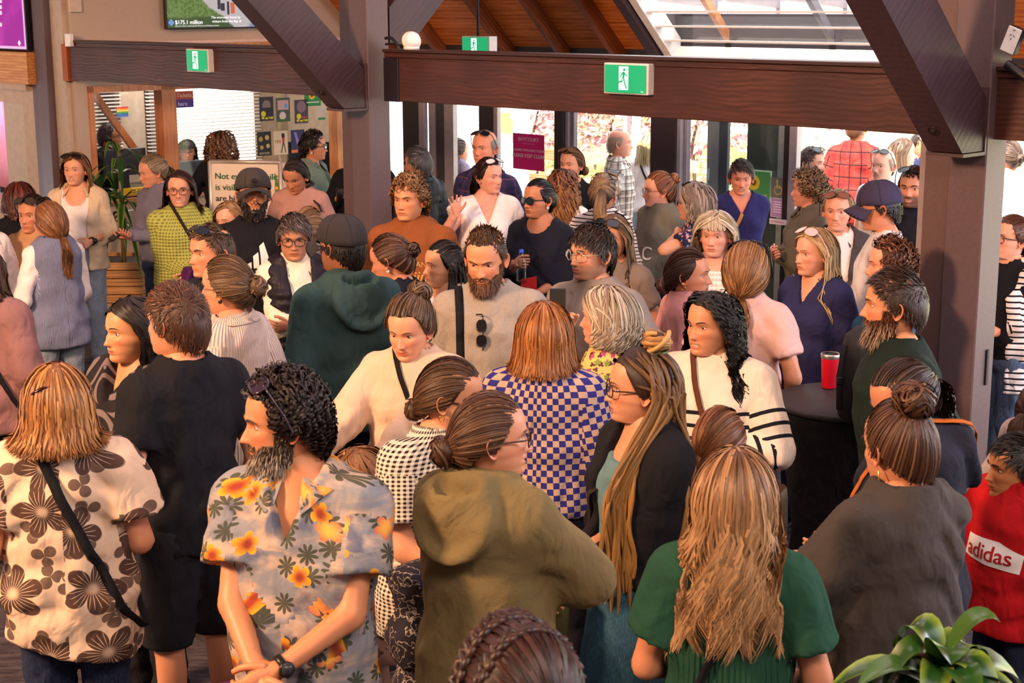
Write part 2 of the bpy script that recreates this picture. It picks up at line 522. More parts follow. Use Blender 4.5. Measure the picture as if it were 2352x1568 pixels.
def mat_hair():
 t = NT('hair')
 c = t.attr('Col', 0)
 uv = t.attr('uvp')
 n1 = t.noise(t.vm('MULTIPLY', uv, (800, 4.0, 1)), 1.0, 2, .6)
 n2 = t.noise(t.vm('MULTIPLY', uv, (200, 5.0, 1)), 1.0, 2, .5)
 f = t.step(.3, .72, n1)
 col = t.mix(f, t.mix(1.0, c, (.62, .58, .56, 1), 'MULTIPLY'), t.mix(1.0, c, (1.25, 1.22, 1.18, 1), 'MULTIPLY'))
 col = t.mix(t.math('MULTIPLY', t.step(.45, .7, n2), .35), col, t.mix(1.0, c, (.5, .46, .42, 1), 'MULTIPLY'))
 t.bump(n1, .5, .002)
 return t.fin(col, .42, 0, .35)
M_SKIN = mat_skin()
M_HAIR = mat_hair()
# ------------------------------------------------------------------ the building
D1 = np.array([-0.69332, 0.72063, 0.0])      # along the beam row, towards the far left
D2 = np.array([0.72063, 0.69332, 0.0])       # square to it, towards the glazed front
UP = np.array([0, 0, 1.0])
A0 = np.array([0, 9.9307, 0.0])              # on the front face of the beams
GO = 3.4                                     # distance from the beams to the glazed front
G0 = A0 + D2 * GO
BZ0, BZ1 = 2.11, 2.40
def bp(u, v=300, off=0.0):
 """point on the vertical plane of the beams (off metres behind it)"""
 return on_plane(u, v, A0 + D2 * off, D2)
def gp(u, v=300, off=0.0):
 return on_plane(u, v, G0 + D2 * off, D2)
def st(o):
 o['kind'] = 'structure'
 return o
M_BEAM = mat_wood('beam_timber', '#3a1d17', '#5e3428', D1, 5.0, .5, .4, (.25, .75))
M_BRACE = mat_wood('brace_timber', '#35252b', '#4a3338', D2 * .7 + UP * .7, 5.0, .42, .3, (.2, .8))
M_POST = mat('post_paint', '#5d4a4c', .42, bump=.15, bscale=240)
M_CEIL = mat_wood('ceiling_boards', '#9a4616', '#cf7a38', D1, 4.0, .4, .2, (.25, .75), knots=False)
M_RAFT = mat_wood('rafter_timber', '#6a3216', '#96522a', D2 * .7 - UP * .7, 5.0, .45, .3)
M_WALL = mat('wall_paint', '#b79f8c', .8, bump=.06, bscale=200, var=.02)
M_PINE = mat_wood('pine_frame', '#a8643a', '#cf8a58', UP, 5.0, .4, .15, knots=False)
M_PINEH = mat_wood('pine_shelf', '#b06a36', '#d69a5e', D1, 5.0, .4, .15, knots=False)
M_ALU_D = mat('dark_aluminium', '#2a2327', .4)
M_ALU_L = mat('light_aluminium', '#a39aa0', .4, .3)
M_WHITE = mat('white_paint', '#eae4df', .5)
M_BLACK = mat('black_plastic', '#17161a', .45)
M_STEEL = mat('brushed_steel', '#b9b3b0', .3, .9)
M_GLASS = mat_glass('window_glass', (.97, .985, .98, 1))
M_GLASS_D = mat_glass('tinted_glass', (.30, .36, .36, 1), 1.6)
# floor: carpet inside, paving outside
t = NT('carpet')
co = t.n('ShaderNodeTexCoord').outputs['Object']
streak = t.noise(t.vm('MULTIPLY', co, (3, 14, 1)), 2.0, 5, .7)
fine = t.noise(co, 260, 2)
cc = t.mix(t.step(.35, .7, streak), lin('#3a353b'), lin('#625a5e'))
cc = t.mix(t.math('MULTIPLY', t.step(.4, .7, fine), .5), cc, lin('#2a262c'))
t.bump(fine, .6, .004)
M_CARPET = t.fin(cc, .95, 0, .1)
m = MB()
far = G0 + D2 * .12
c0 = np.array([-5.5, -4.0, 0])
P = [np.array([-12, -4, 0]), np.array([9, -4, 0]), far - D1 * 8.0, far + D1 * 12.0]
for z in (0.0, -.12):
 m.add([p + (0, 0, z) for p in P], [[0, 1, 2, 3]] if z == 0 else [[3, 2, 1, 0]])
st(m.build('floor', M_CARPET, smooth=False))
# posts ---------------------------------------------------------------
post_px = ((848, 300), (2263, 400), (112, 250))
POSTS = []
for i, (u, v) in enumerate(post_px):
 c = bp(u, v, -.06)
 c[2] = 0
 POSTS.append(c)
 r = st(empty('post', c))
 ht = 5.4
 h = np.array([0, 0, ht / 2])
 m = MB()
 ctr = D1 * .10 + D2 * .095
 m.obox(ctr + h, D1 * .10, D2 * .095, h, bev=.006)
 m.build('column', M_POST, r, smooth=False)
 m = MB()
 m.obox(D1 * .275 + D2 * .11 + h, D1 * .076, D2 * .075, h, bev=.004)
 m.build('flange', mat('flange_paint', '#5c4442', .5, bump=.2, bscale=200), r, smooth=False)
 if i == 1:
  m = MB()
  m.obox(D1 * .372 + D2 * .12 + h, D1 * .022, D2 * .06, h)
  m.build('edge_strip', mat('edge_grey', '#8a7a78', .6), r, smooth=False)
  m = MB().obox(-D1 * .004 + D2 * .12 + (0, 0, .98), D1 * .006, D2 * .012, (0, 0, .09), bev=.003)
  m.build('latch', M_BLACK, r, smooth=False)
# beams between the posts -------------------------------------------------
def span(a, b, z0, z1, th, off=0.0):
 m = MB()
 m.obox((a + b) / 2 + D2 * (th / 2 + off) + UP * ((z0 + z1) / 2), (b - a) / 2, D2 * th / 2, UP * (z1 - z0) / 2, bev=.004)
 return m
flat = lambda p: np.array([p[0], p[1], 0.0])
pl, pc, pr = flat(bp(160, 150)), flat(bp(884, 200)), flat(bp(2263, 300))
ends = [(pl, flat(bp(848, 200)) + D1 * .38), (pc - D1 * .0, pr + D1 * .08), (pr - D1 * .0, pr - D1 * 2.2)]
for i, (a, b) in enumerate(ends):
 r = st(empty('beam', a))
 L = b - a
 m = span(np.zeros(3), L, BZ0, BZ1, .12)
 m.build('timber', M_BEAM, r, smooth=False)
 m = span(np.zeros(3), L, BZ1, BZ1 + .035, .13, -.004)
 m.build('packer', M_BEAM, r, smooth=False)
 m = span(np.zeros(3), L, BZ1 + .035, BZ1 + .056, .17, -.02)
 m.build('ledge', mat('ledge_paint', '#3b2420', .4), r, smooth=False)
 if i == 0:
  m = span(np.zeros(3) + D1 * .10, np.zeros(3) + D1 * .01, BZ0 - .01, BZ1 + .02, .12, -.02)
  m.build('end_block', mat('end_grain', '#a04a14', .5, bump=.1), r, smooth=False)
 if i == 1:
  m = span(np.zeros(3), -D1 * .155, BZ0 - .006, BZ1 - .002, .13, -.012)
  m.build('joint_plate', mat('dark_steel', '#1f1a22', .4), r, smooth=False)
# braces: two on each post, falling to the post along D2
def brace(c, sgn, name_plate=True):
 r = st(empty('brace', c + UP * 2.0))
 o = c + UP * 2.0
 q = D1 * .10
 # centre line: from the post face up and away at about 42 degrees
 foot = np.zeros(3) + q + D2 * (.095 + sgn * .16) + UP * .20
 d = D2 * sgn * math.cos(math.radians(43)) + UP * math.sin(math.radians(43))
 n = np.cross(D1, d)
 n /= np.linalg.norm(n)
 w, tk = .092, .098
 # quadrilateral profile in the (D2, UP) plane: the foot is cut square to floor and post
 prof = [(.0, .0), (.19, .0), (.19 + 3.0, 3.0 * .96), (3.0 - .08, 3.0 * .96 + .12), (.0, .25)]
 base = q + D2 * (.095 + sgn * .112) + UP * (.0 + .06)
 m = MB()
 m.prism(prof, base - D1 * w, D2 * sgn, UP, D1, w * 2)
 m.build('timber', M_BRACE, r, smooth=False)
 if name_plate:
  m = MB()
  m.obox(base + D2 * sgn * .095 - UP * .012, D1 * (w + .008), D2 * .10, UP * .008)
  m.obox(base - D2 * sgn * .004 + UP * .14, D1 * (w + .008), D2 * .006, UP * .16)
  m.build('shoe_plate', mat('shoe_plate_paint', '#4a3436', .4), r, smooth=False)
  m = MB()
  pos = base + D2 * sgn * .30 + UP * .108
  nrm = (D2 * sgn * .69 - UP * .72)
  m.lathe([(0, .004), (.012, .004), (.012, .0), (.026, -.001), (.028, .002), (.020, -.012)], pos + nrm * .004, 14, axis=nrm)
  m.build('bolt', mat('bolt_steel', '#3a2c2a', .4, .5), r)
for c in POSTS[:2]:
 brace(c, -1)
for c in (POSTS[0], POSTS[2]):
 brace(c + UP * .42, 1, False)
# sloping roof towards the glazed front: boards, rafters, skylight -----------------
# roof soffit: passes (offset GO, z 2.22) and rises at 45 degrees towards the room
RS = (-D2 + UP) / math.sqrt(2)           # up the slope
RN = (D2 + UP) / math.sqrt(2)            # outward normal
eave = A0 + D2 * (GO + .10) + UP * 2.20
def roof_pt(u, v):
 return on_plane(u, v, eave, RN)
def along(p):
 return (p - eave) @ D1
def upslope(p):
 return (p - eave) @ RS
sk_l, sk_r = along(roof_pt(1545, 110)), along(roof_pt(2130, 60))
r = st(empty('ceiling', eave))
L0, L1 = along(POSTS[2]) + 8.5, -9.0
bw = .118
_first = None
for i in range(46):
 s0 = i * bw
 segs = [(L0, L1)] if not (1.5 < i < 22) else [(L0, sk_l), (sk_r, L1)]
 for a, b in segs:
  m = MB()
  m.obox(D1 * (a + b) / 2 + RS * (s0 + bw / 2) + RN * .012, D1 * abs(a - b) / 2, RS * (bw / 2 - .003), RN * .011)
  m.build('plank', M_CEIL, r, smooth=False)
m = MB()
for a, b, s0, s1 in ((L0, L1, 0, .2), (L0, sk_l, .2, 5.4), (sk_r, L1, .2, 5.4), (sk_l, sk_r, 2.6, 5.4)):
 m.obox(D1 * (a + b) / 2 + RS * (s0 + s1) / 2 + RN * .06, D1 * abs(a - b) / 2, RS * (s1 - s0) / 2, RN * .03)
m.build('sarking', mat('sarking', '#4a2a18', .8), r, smooth=False)
for u0 in (905, 1010, 1165, 1290, 1415):
 a = along(roof_pt(u0, 90))
 m = MB()
 m.obox(eave + D1 * a + RS * 2.6 - RN * .06, D1 * .03, RS * 2.75, RN * .065, bev=.004)
 st(m.build('rafter', M_RAFT, smooth=False))
m = MB()
m.obox(eave + D1 * (sk_l + .08) + RS * 2.6 - RN * .07, D1 * .05, RS * 2.75, RN * .085, bev=.004)
st(m.build('rafter', M_BRACE, smooth=False))
# skylight
sk = st(empty('window_1', eave))
m = MB()
s_lo, s_hi = .22, 2.6
mid = (sk_l + sk_r) / 2
m.obox(D1 * (sk_l - .03) + RS * (s_lo + s_hi) / 2 - RN * .02, D1 * .04, RS * (s_hi - s_lo) / 2, RN * .09)
m.obox(D1 * (sk_r + .03) + RS * (s_lo + s_hi) / 2 - RN * .02, D1 * .04, RS * (s_hi - s_lo) / 2, RN * .09)
m.obox(D1 * mid + RS * s_hi - RN * .02, D1 * (sk_l - sk_r) / 2, RS * .04, RN * .09)
m.build('frame', M_WHITE, sk, smooth=False)
m = MB()
m.obox(D1 * mid + RS * (s_lo - .01) - RN * .03, D1 * (sk_l - sk_r) / 2, RS * .055, RN * .12)
m.build('sill', M_WHITE, sk, smooth=False)
for k_ in range(9):
 m = MB()
 m.obox(D1 * mid + RS * (s_lo + .20 + k_ * .165) - RN * .06, D1 * (sk_l - sk_r) / 2, D2 * .045, UP * .007)
 m.build('slat', M_WHITE, sk, smooth=False)
m = MB()
m.obox(D1 * mid + RS * (s_lo + s_hi) / 2 + RN * .05, D1 * (sk_l - sk_r) / 2, RS * (s_hi - s_lo) / 2, RN * .004)
m.build('pane', M_GLASS, sk, smooth=False)
for f in (.22, .62):
 m = MB()
 m.obox(D1 * (sk_l + (sk_r - sk_l) * f) + RS * (s_lo + s_hi) / 2 + RN * .09, D1 * .025, RS * (s_hi - s_lo) / 2, RN * .03)
 m.build('glazing_bar', mat('glazing_bar', '#6b6068', .5) if f > .3 else M_PINE, sk, smooth=False)
# roof over the room, side and back walls (behind the camera) -----------------------
M_RWALL = mat('plaster', '#9a8578', .85, var=.02)
top = eave + RS * 5.4
m = MB()
a, b = top + D1 * L0, top + D1 * L1
m.add([a, b, b - D2 * 14, a - D2 * 14], [[0, 1, 2, 3]])
m.add([p + UP * .15 for p in (a, b, b - D2 * 14, a - D2 * 14)], [[3, 2, 1, 0]])
st(m.build('roof', mat('roof_lining', '#6b4630', .8), smooth=False))
m = MB().box((-12, -4.2, 0), (9, -4.0, 7))
st(m.build('wall_back', M_RWALL, smooth=False))
m = MB().box((-12.2, -4.2, 0), (-12.0, 24, 7))
st(m.build('wall_left', M_RWALL, smooth=False))
# office wall: square to the beams, from the left post to the glazed front -----------
O0 = flat(bp(165, 250)) + D1 * .02
ON = -D1                                    # faces the room
def op(u, v, off=0.0):
 return on_plane(u, v, O0 - ON * off, ON)
def oz(u, v):
 return (op(u, v) - O0) @ D2, op(u, v)[2]
def owall(m, a, b, z0, z1, th=.10, off=0.0):
 m.obox(O0 + D2 * (a + b) / 2 - ON * (th / 2 + off) + UP * (z0 + z1) / 2, D2 * (b - a) / 2, ON * th / 2, UP * (z1 - z0) / 2)
xs = [oz(u, 280)[0] for u in (160, 205, 368, 400, 585, 765, 782)]
zt = oz(300, 207)[1]
zc = 1.02
w = st(empty('wall_office', O0))
m = MB()
mv = lambda mm: mm
for a, b, z0, z1 in ((.06, xs[1], 0, 5.2), (xs[1], 3.42, zt + .05, 5.2), (xs[1], 3.42, 0, zc), (xs[6], 3.42, 0, zt + .06)):
 owall(m, a, b, z0, z1)
m.build('plaster', M_WALL, w, smooth=False, loc=None).location = -O0
for i, (a, b) in enumerate(((xs[1], xs[3]), (xs[3], xs[6]))):
 r = st(empty('window_%d' % (2 + i), O0))
 m = MB()
 ja, jb = (.05, .13) if i == 0 else (.02, .06)
 owall(m, a, a + ja, zc, zt + .05, .14, -.02)
 owall(m, b - jb, b, zc, zt + .05, .14, -.02)
 owall(m, a, b, zt - .01, zt + .05, .14, -.02)
 owall(m, a, b, zc - .04, zc, .20, -.06)
 m.build('frame', M_PINE, r, smooth=False).location = -O0
 m = MB()
 owall(m, a + ja, b - jb, zc, zt, .008, .05)
 m.build('pane', M_GLASS, r, smooth=False).location = -O0
# picture rail
m = MB()
za = oz(400, 97)[1]
owall(m, .05, 3.42, za - .012, za + .014, .05, -.05)
st(m.build('trim_1', mat('rail_paint', '#d9b5a6', .5), smooth=False))
m = MB()
owall(m, .05, 3.42, za - .045, za - .014, .04, -.035)
st(m.build('trim_2', M_PINEH, smooth=False))
# office interior: rear wall window with blinds, counter
OB = O0 + D1 * 1.3
m = MB()
m.obox(OB + D2 * 1.35 + UP * 1.4, D1 * .05, D2 * .14, UP * 1.4)
m.obox(OB + D2 * 3.08 + UP * 1.4, D1 * .05, D2 * .2, UP * 1.4)
m.obox(OB + D2 * 1.68 + UP * .5, D1 * .05, D2 * 1.6, UP * .5)
m.obox(OB + D2 * 1.68 + UP * 3.2, D1 * .05, D2 * 1.6, UP * .6)
m.obox(OB + D2 * .17 + UP * 1.4, D1 * .05, D2 * .14, UP * 1.4)
m.obox(OB + D2 * .06 + D1 * -.62 + UP * 1.4, D1 * .6, D2 * .05, UP * 1.4)
m.obox(OB + D2 * 1.68 - D1 * .62 + UP * 3.3, D1 * .62, D2 * 1.6, UP * .05)
st(m.build('wall_office_rear', mat('office_plaster', '#b9a48f', .8), smooth=False))
m = MB()
m.obox(OB + D2 * 3.30 - D1 * .62 + UP * 1.4, D1 * .62, D2 * .05, UP * 1.4)
st(m.build('wall_office_side', mat('office_plaster', '#b9a48f', .8), smooth=False))
t = NT('blind_slats')
_tl = t.n('ShaderNodeBsdfTranslucent', {'Color': (.95, .93, .92, 1)})
t.put(t.b, 'Base Color', lin('#f1edea'))
_mx = t.n('ShaderNodeMixShader', {0: .65, 1: t.b.outputs[0], 2: _tl.outputs[0]})
t.t.links.new(_mx.outputs[0], t.o.inputs[0])
M_BLIND = t.m
for a, b in ((.3, 1.21), (1.49, 2.88)):
 r = st(empty('window_4', OB - D1 * .07))
 m = MB()
 n = 46
 for i in range(n):
  z = 1.02 + i * (1.65 / n)
  m.obox(D2 * (a + b) / 2 + UP * z, D2 * (b - a) / 2, D1 * .012 + UP * .006, UP * .0012 - D1 * .0006)
 tag(m.build('blind', M_BLIND, r, smooth=False), kind='stuff')
lamp('office_fill', 'AREA', tuple(O0 + D2 * 1.6 + D1 * .65 + UP * 2.75), tuple(O0 + D2 * 1.6 + D1 * .65), 55, (1.0, .92, .84), 1.6, .6)  # added fill to brighten the office interior; no fitting known there
# glazed front -------------------------------------------------------------------
gz = 2.22
gx = lambda u: (gp(u, 300) - G0) @ D1
def gbox(m, u0, u1, z0, z1, th=.06, off=0.0):
 a, b = gx(u0), gx(u1)
 m.obox(G0 + D1 * (a + b) / 2 + D2 * off + UP * (z0 + z1) / 2, D1 * abs(a - b) / 2, D2 * th / 2, UP * (z1 - z0) / 2, bev=.003)
 return m
m = MB()
gbox(m, 700, 2700, gz - .02, gz + .45, .14)
st(m.build('wall_front', M_ALU_D, smooth=False))
doors = [(880, 1108, [(935, 971, M_ALU_D, .12, 0), (971, 984, M_ALU_L, .05, -.03), (985, 999, M_ALU_L, .05, .02), (1025, 1046, M_ALU_L, .06, 0)]),
  (1108, 1300, [(1098, 1106, mat('door_red', '#7a2424', .4), .05, .05), (1108, 1141, M_ALU_D, .10, 0), (1141, 1150, M_ALU_L, .05, -.02), (1281, 1302, M_ALU_D, .10, 0)]),
  (1302, 1560, [(1302, 1310, M_ALU_L, .05, 0), (1311, 1319, mat('seal_grey', '#7d7479', .5), .05, .02), (1506, 1564, mat('front_post', '#35272a', .5), .14, 0)]),
  (1564, 1830, [(1565, 1574, M_ALU_L, .06, -.03), (1576, 1583, M_ALU_L, .05, 0), (1808, 1822, M_ALU_D, .08, 0), (1822, 1840, M_ALU_L, .06, -.02)]),
  (1840, 2140, [(2128, 2150, M_ALU_D, .10, 0)]),
  (2150, 2600, [(2500, 2560, M_ALU_D, .10, 0)])]
for i, (u0, u1, bars) in enumerate(doors):
 r = st(empty('door_%d' % (i + 1), flat(gp((u0 + u1) / 2))))
 off = r.location
 for a, b, mm, th, of in bars:
  m = MB()
  gbox(m, a, b, 0, gz, th, of)
  o = m.build('stile', mm, r, smooth=False)
  o.location = -Vector(off)
 if i != 4:                         # the leaf of door_5 stands open
  m = MB()
  gbox(m, u0, u1, .08, gz, .008, .02)
  m.build('pane', M_GLASS, r, smooth=False).location = -Vector(off)
 m = MB()
 gbox(m, u0, u1, 0, .10, .05, 0)
 m.build('bottom_rail', M_ALU_D, r, smooth=False).location = -Vector(off)
# dark leaf seen edge on at the first door, and the folded leaf of the fourth
r = st(empty('door_7', flat(gp(1012))))
m = MB()
gbox(m, 999, 1025, 0, gz, .02, .03)
m.build('leaf', mat('door_leaf', '#4b474c', .35), r, smooth=False).location = -r.location
r = st(empty('door_8', flat(gp(1600))))
for a, b, mm in ((1585, 1612, mat('leaf_blue_grey', '#7d8790', .35)), (1612, 1632, mat('leaf_slate', '#3f4a58', .35))):
 m = MB()
 gbox(m, a, b, 0, gz, .04, .25)
 m.build('leaf', mm, r, smooth=False).location = -r.location
r = st(empty('door_9', flat(gp(1690))))
for a, b, mm in ((1661, 1705, mat('leaf_green_black', '#2e3833', .3)), (1705, 1733, mat('leaf_green_grey', '#3c4744', .3)), (1733, 1750, mat('leaf_edge', '#8b9193', .4))):
 m = MB()
 gbox(m, a, b, 0, gz, .05, .35)
 m.build('leaf', mm, r, smooth=False).location = -r.location
# counter wall left of the left post (facing the room) ------------------------------
W0 = flat(bp(110, 300, -.02))
w = st(empty('wall_kiosk', W0))
wz = lambda v, u=40: bp(u, v, -.02)[2]
wx = lambda u: (bp(u, 300, -.02) - W0) @ D1
m = MB()
r0 = wx(57)
zo = wz(237)
kb = lambda a, b, z0, z1, th=.1, off=0.0: m.obox(D1 * (a + b) / 2 + D2 * (off + th / 2) + UP * (z0 + z1) / 2, D1 * abs(b - a) / 2, D2 * th / 2, UP * (z1 - z0) / 2)
kb(.22, r0, 0, 5.75)
kb(r0, 8.5, zo, 5.75)
kb(r0, 8.5, 0, .95)
m.build('plaster', mat('kiosk_plaster', '#b79b84', .8), w, smooth=False)
m = MB()
kb(r0, 4.5, .95, zo + .1, .06, .42)
kb(r0, r0 - .04, .95, zo + .1, .42, .05)
kb(r0, 4.5, zo, zo + .04, .42, .05)
m.build('niche', mat('niche_plaster', '#c4999a', .8), w, smooth=False)
m = MB()
kb(.12, 4.5, wz(190), wz(118), .16, -.10)
m.build('header', M_PINEH, w, smooth=False)
m = MB()
kb(.25, 4.5, wz(205), wz(190), .10, -.06)
m.build('header_trim', mat('kiosk_plaster', '#b79b84', .8), w, smooth=False)
lamp('niche_lamp', 'AREA', tuple(bp(-60, 225, .15)), tuple(bp(20, 420, .30)), 14, (1.0, .25, .62), .5, .15)
m = MB()
kb(.9, 8.5, 0, 5.0, .1, 1.6)
st(m.build('wall_kiosk_rear', M_RWALL, smooth=False, loc=None)).location = W0
# right of the right post: raking boards above the beam with a socket plate --------------
m = MB()
a = pr - D1 * .15
m.obox(a - D1 * .9 + D2 * .32 + UP * 3.0, D1 * .95, D2 * .03 - UP * .0, UP * .52 + D2 * .10)
r = st(m.build('wall_right_upper', mat_wood('dark_boards', '#33262a', '#5f4a4a', D2 * .5 + UP * .8, 8, .5, .4), smooth=False))
M_RWIN = mat('right_wall', '#8d7f7c', .8)
m = MB()
m.obox(np.array([7.6, 1.5, 3.4]), (.1, 0, 0), (0, 5.6, 0), (0, 0, 3.4))
st(m.build('wall_right', M_RWIN, smooth=False))
# ------------------------------------------------------------------ outside the glazed front
def outp(u, v, off):
 return on_plane(u, v, G0 + D2 * off, D2)
m = MB()
P = [far - D1 * 30, far + D1 * 30, far + D1 * 30 + D2 * 40, far - D1 * 30 + D2 * 40]
m.add([p - UP * .02 for p in P], [[0, 1, 2, 3]][::1])
m.add([p - UP * .2 for p in P], [[3, 2, 1, 0]])
st(m.build('ground', mat('paving', '#c9bfb2', .9, bump=.2, bscale=30), smooth=False))
# grass bank
t = NT('bank_grass')
co = t.n('ShaderNodeTexCoord').outputs['Object']
g = t.mix(t.step(.4, .62, t.noise(co, .8, 4)), lin('#c8b98e'), lin('#9fae55'))
t.bump(t.noise(co, 60, 3), .5, .02)
M_BANK = t.fin(g, .9)
m = MB()
o = G0 + D2 * 6.5
nx, ny = 24, 8
V = []
for i in range(nx):
 for j in range(ny):
  a, b = -14 + 26 * i / (nx - 1), 9 * j / (ny - 1)
  V.append(o + D1 * a + D2 * b + UP * (-.05 + 2.1 * float(np.clip(b/6,0,1)) + .10 * math.sin(a * 1.7 + b)))
m.add(V, [[i * ny + j, i * ny + j + 1, (i + 1) * ny + j + 1, (i + 1) * ny + j] for i in range(nx - 1) for j in range(ny - 1)])
st(m.build('lawn_bank', M_BANK))
# red-leaved hedge: leaf cards as one countless mass on stems
rs = np.random.RandomState(5)
hc = outp(1410, 330, 7.0)
hc[2] = 0
hr = thing('hedge', 'dusky pink and red leaved hedge outside behind the glass', 'hedge', hc)
m = MB()
n = 5200
q = rs.randn(n, 3) * np.array([.5, .42, .55])
q = q / (1 + .2 * np.linalg.norm(q, axis=1)[:, None])
pos = D1 * (q[:, :1] * 4.2) + D2 * (q[:, 1:2] * 1.0) + UP * (1.55 + q[:, 2:3] * 1.25)
ax = rs.randn(n, 3)
ax /= np.linalg.norm(ax, axis=1)[:, None]
bx = np.cross(ax, rs.randn(n, 3))
bx /= np.linalg.norm(bx, axis=1)[:, None]
nz_ = np.cross(ax, bx)
l, w_ = .085, .036
V = np.stack([pos - ax * l, pos + bx * w_ + nz_ * .012, pos + ax * l, pos - bx * w_ + nz_ * .012], 1).reshape(-1, 3)
pal = np.array([lin(h)[:3] for h in ('#cf9aa2', '#b57f88', '#e0b8bc', '#c8a698', '#9a6670', '#d4c2a4')])
C = np.repeat(pal[rs.randint(0, 6, n)], 4, 0)
t = NT('hedge_leaf')
M_HL = t.fin(t.attr('Col', 0), .6)
m.add(V, np.arange(n * 4).reshape(-1, 4), None, C)
tag(m.build('leaves', M_HL, hr, smooth=False), kind='stuff')
for i in range(5):
 m = MB()
 b = D1 * (-1.6 + .8 * i)
 m.tube([b, b + UP * .8 + D1 * .1, b + UP * 1.6 + D2 * .15], [.03, .024, .012], 6)
 m.build('stem', mat('hedge_stem', '#5a4238', .8), hr)
# timber rail fence in front of the hedge, white posts
def outbar(name, a, b, w, tk, mm, label, cat, grp=None, nb=None):
 m = MB()
 m.bar(a, b, w, tk)
 o_ = m.build(name, mm, loc=(np.asarray(a) + np.asarray(b)) / 2, smooth=False)
 tag(o_, label, cat, grp)
 return o_
M_FENCE = mat_wood('fence_timber', '#b08a58', '#d9b888', D1, 4, .7, .2, knots=False)
a, b = outp(1330, 362, 4.2), outp(1425, 342, 4.2)
f = thing('rail_fence', 'low pale timber rail fence in front of the red hedge', 'fence', flat(a))
for d_ in (0, .34):
 m = MB()
 m.bar(D1 * 1.6 + UP * (a[2] - d_), -D1 * 2.6 + UP * (a[2] - d_ + .02), .05, .14)
 m.build('rail', M_FENCE, f, smooth=False)
for d_ in (-2.2, -.9, .4):
 m = MB()
 m.bar(D1 * d_ + D2 * .06, D1 * d_ + D2 * .06 + UP * (a[2] + .1), .09, .09, D2)
 m.build('fence_post', M_FENCE, f, smooth=False)
for u, lab in ((1461, 'white veranda post outside between the bald man and the pale blond woman'), (1655, 'slim white post outside beside the dark green door leaf')):
 c = outp(u, 300, 1.9 if u < 1500 else 1.2)
 c[2] = 0
 m = MB()
 hw = .042 if u < 1500 else .02
 m.box((-hw, -hw, 0), (hw, hw, 2.9), bev=.004)
 o_ = m.build('veranda_post', M_WHITE, smooth=False, loc=None)
 o_.location = c
 tag(o_, lab, 'post')
# bent white handrail
p0 = outp(1752, 303, 2.6)
b0 = flat(p0)
hr2 = thing('handrail', 'bent white tube handrail outside by the fourth door', 'handrail', b0)
m = MB()
h_ = p0[2]
m.tube([D1 * .7 + UP * h_, -D1 * .05 + UP * h_, -D1 * .16 + UP * (h_ - .03), -D1 * .21 + UP * (h_ - .11), -D1 * .22 + UP * (h_ - .3), -D1 * .22], .032, 10)
m.build('tube', M_WHITE, hr2)
# white building wall beyond the left doors, with a yellow board
c = outp(1080, 300, 3.6)
c[2] = 0
wl = st(empty('wall_outside', c))
m = MB()
m.obox(D1 * 2.2 + UP * 1.6, D1 * 3.2, D2 * .1, UP * 1.6)
m.build('render', mat('white_render', '#efe9e2', .8), wl, smooth=False)
y0 = outp(1158, 282, 3.3)
nb = tag(MB().obox((0, 0, 0), D1 * .10, D2 * .015, UP * .13).build('notice_board', mat('yellow_board', '#e0b25a', .6), smooth=False), 'yellow notice board on the white wall outside the second door', 'board')
nb.location = outp(1158, 282, 3.42)
# canopy framing seen through the skylight
cn = thing('canopy', 'grey framed veranda canopy seen through the louvred skylight', 'canopy', flat(outp(1750, 40, 2.2)))
M_CAN = mat('canopy_frame', '#8c7f86', .6)
for k_ in range(7):
 m = MB()
 m.bar(D1 * (-3 + k_ * .9) + UP * 3.05 - D2 * 1.4, D1 * (-3 + k_ * .9) + UP * 2.75 + D2 * 2.4, .05, .12)
 m.build('canopy_rafter', M_CAN, cn, smooth=False)
for d_, z_ in ((2.3, 2.70), (-.2, 2.9)):
 m = MB()
 m.bar(D1 * -4.5 + D2 * d_ + UP * z_, D1 * 4 + D2 * d_ + UP * z_, .06, .16)
 m.build('canopy_beam', M_CAN, cn, smooth=False)
for d_ in (-4.3, -1.2, 3.8):
 m = MB()
 m.bar(D1 * d_ + D2 * 2.3, D1 * d_ + D2 * 2.3 + UP * 2.66, .07, .07, D2)
 m.build('canopy_post', M_CAN, cn, smooth=False)
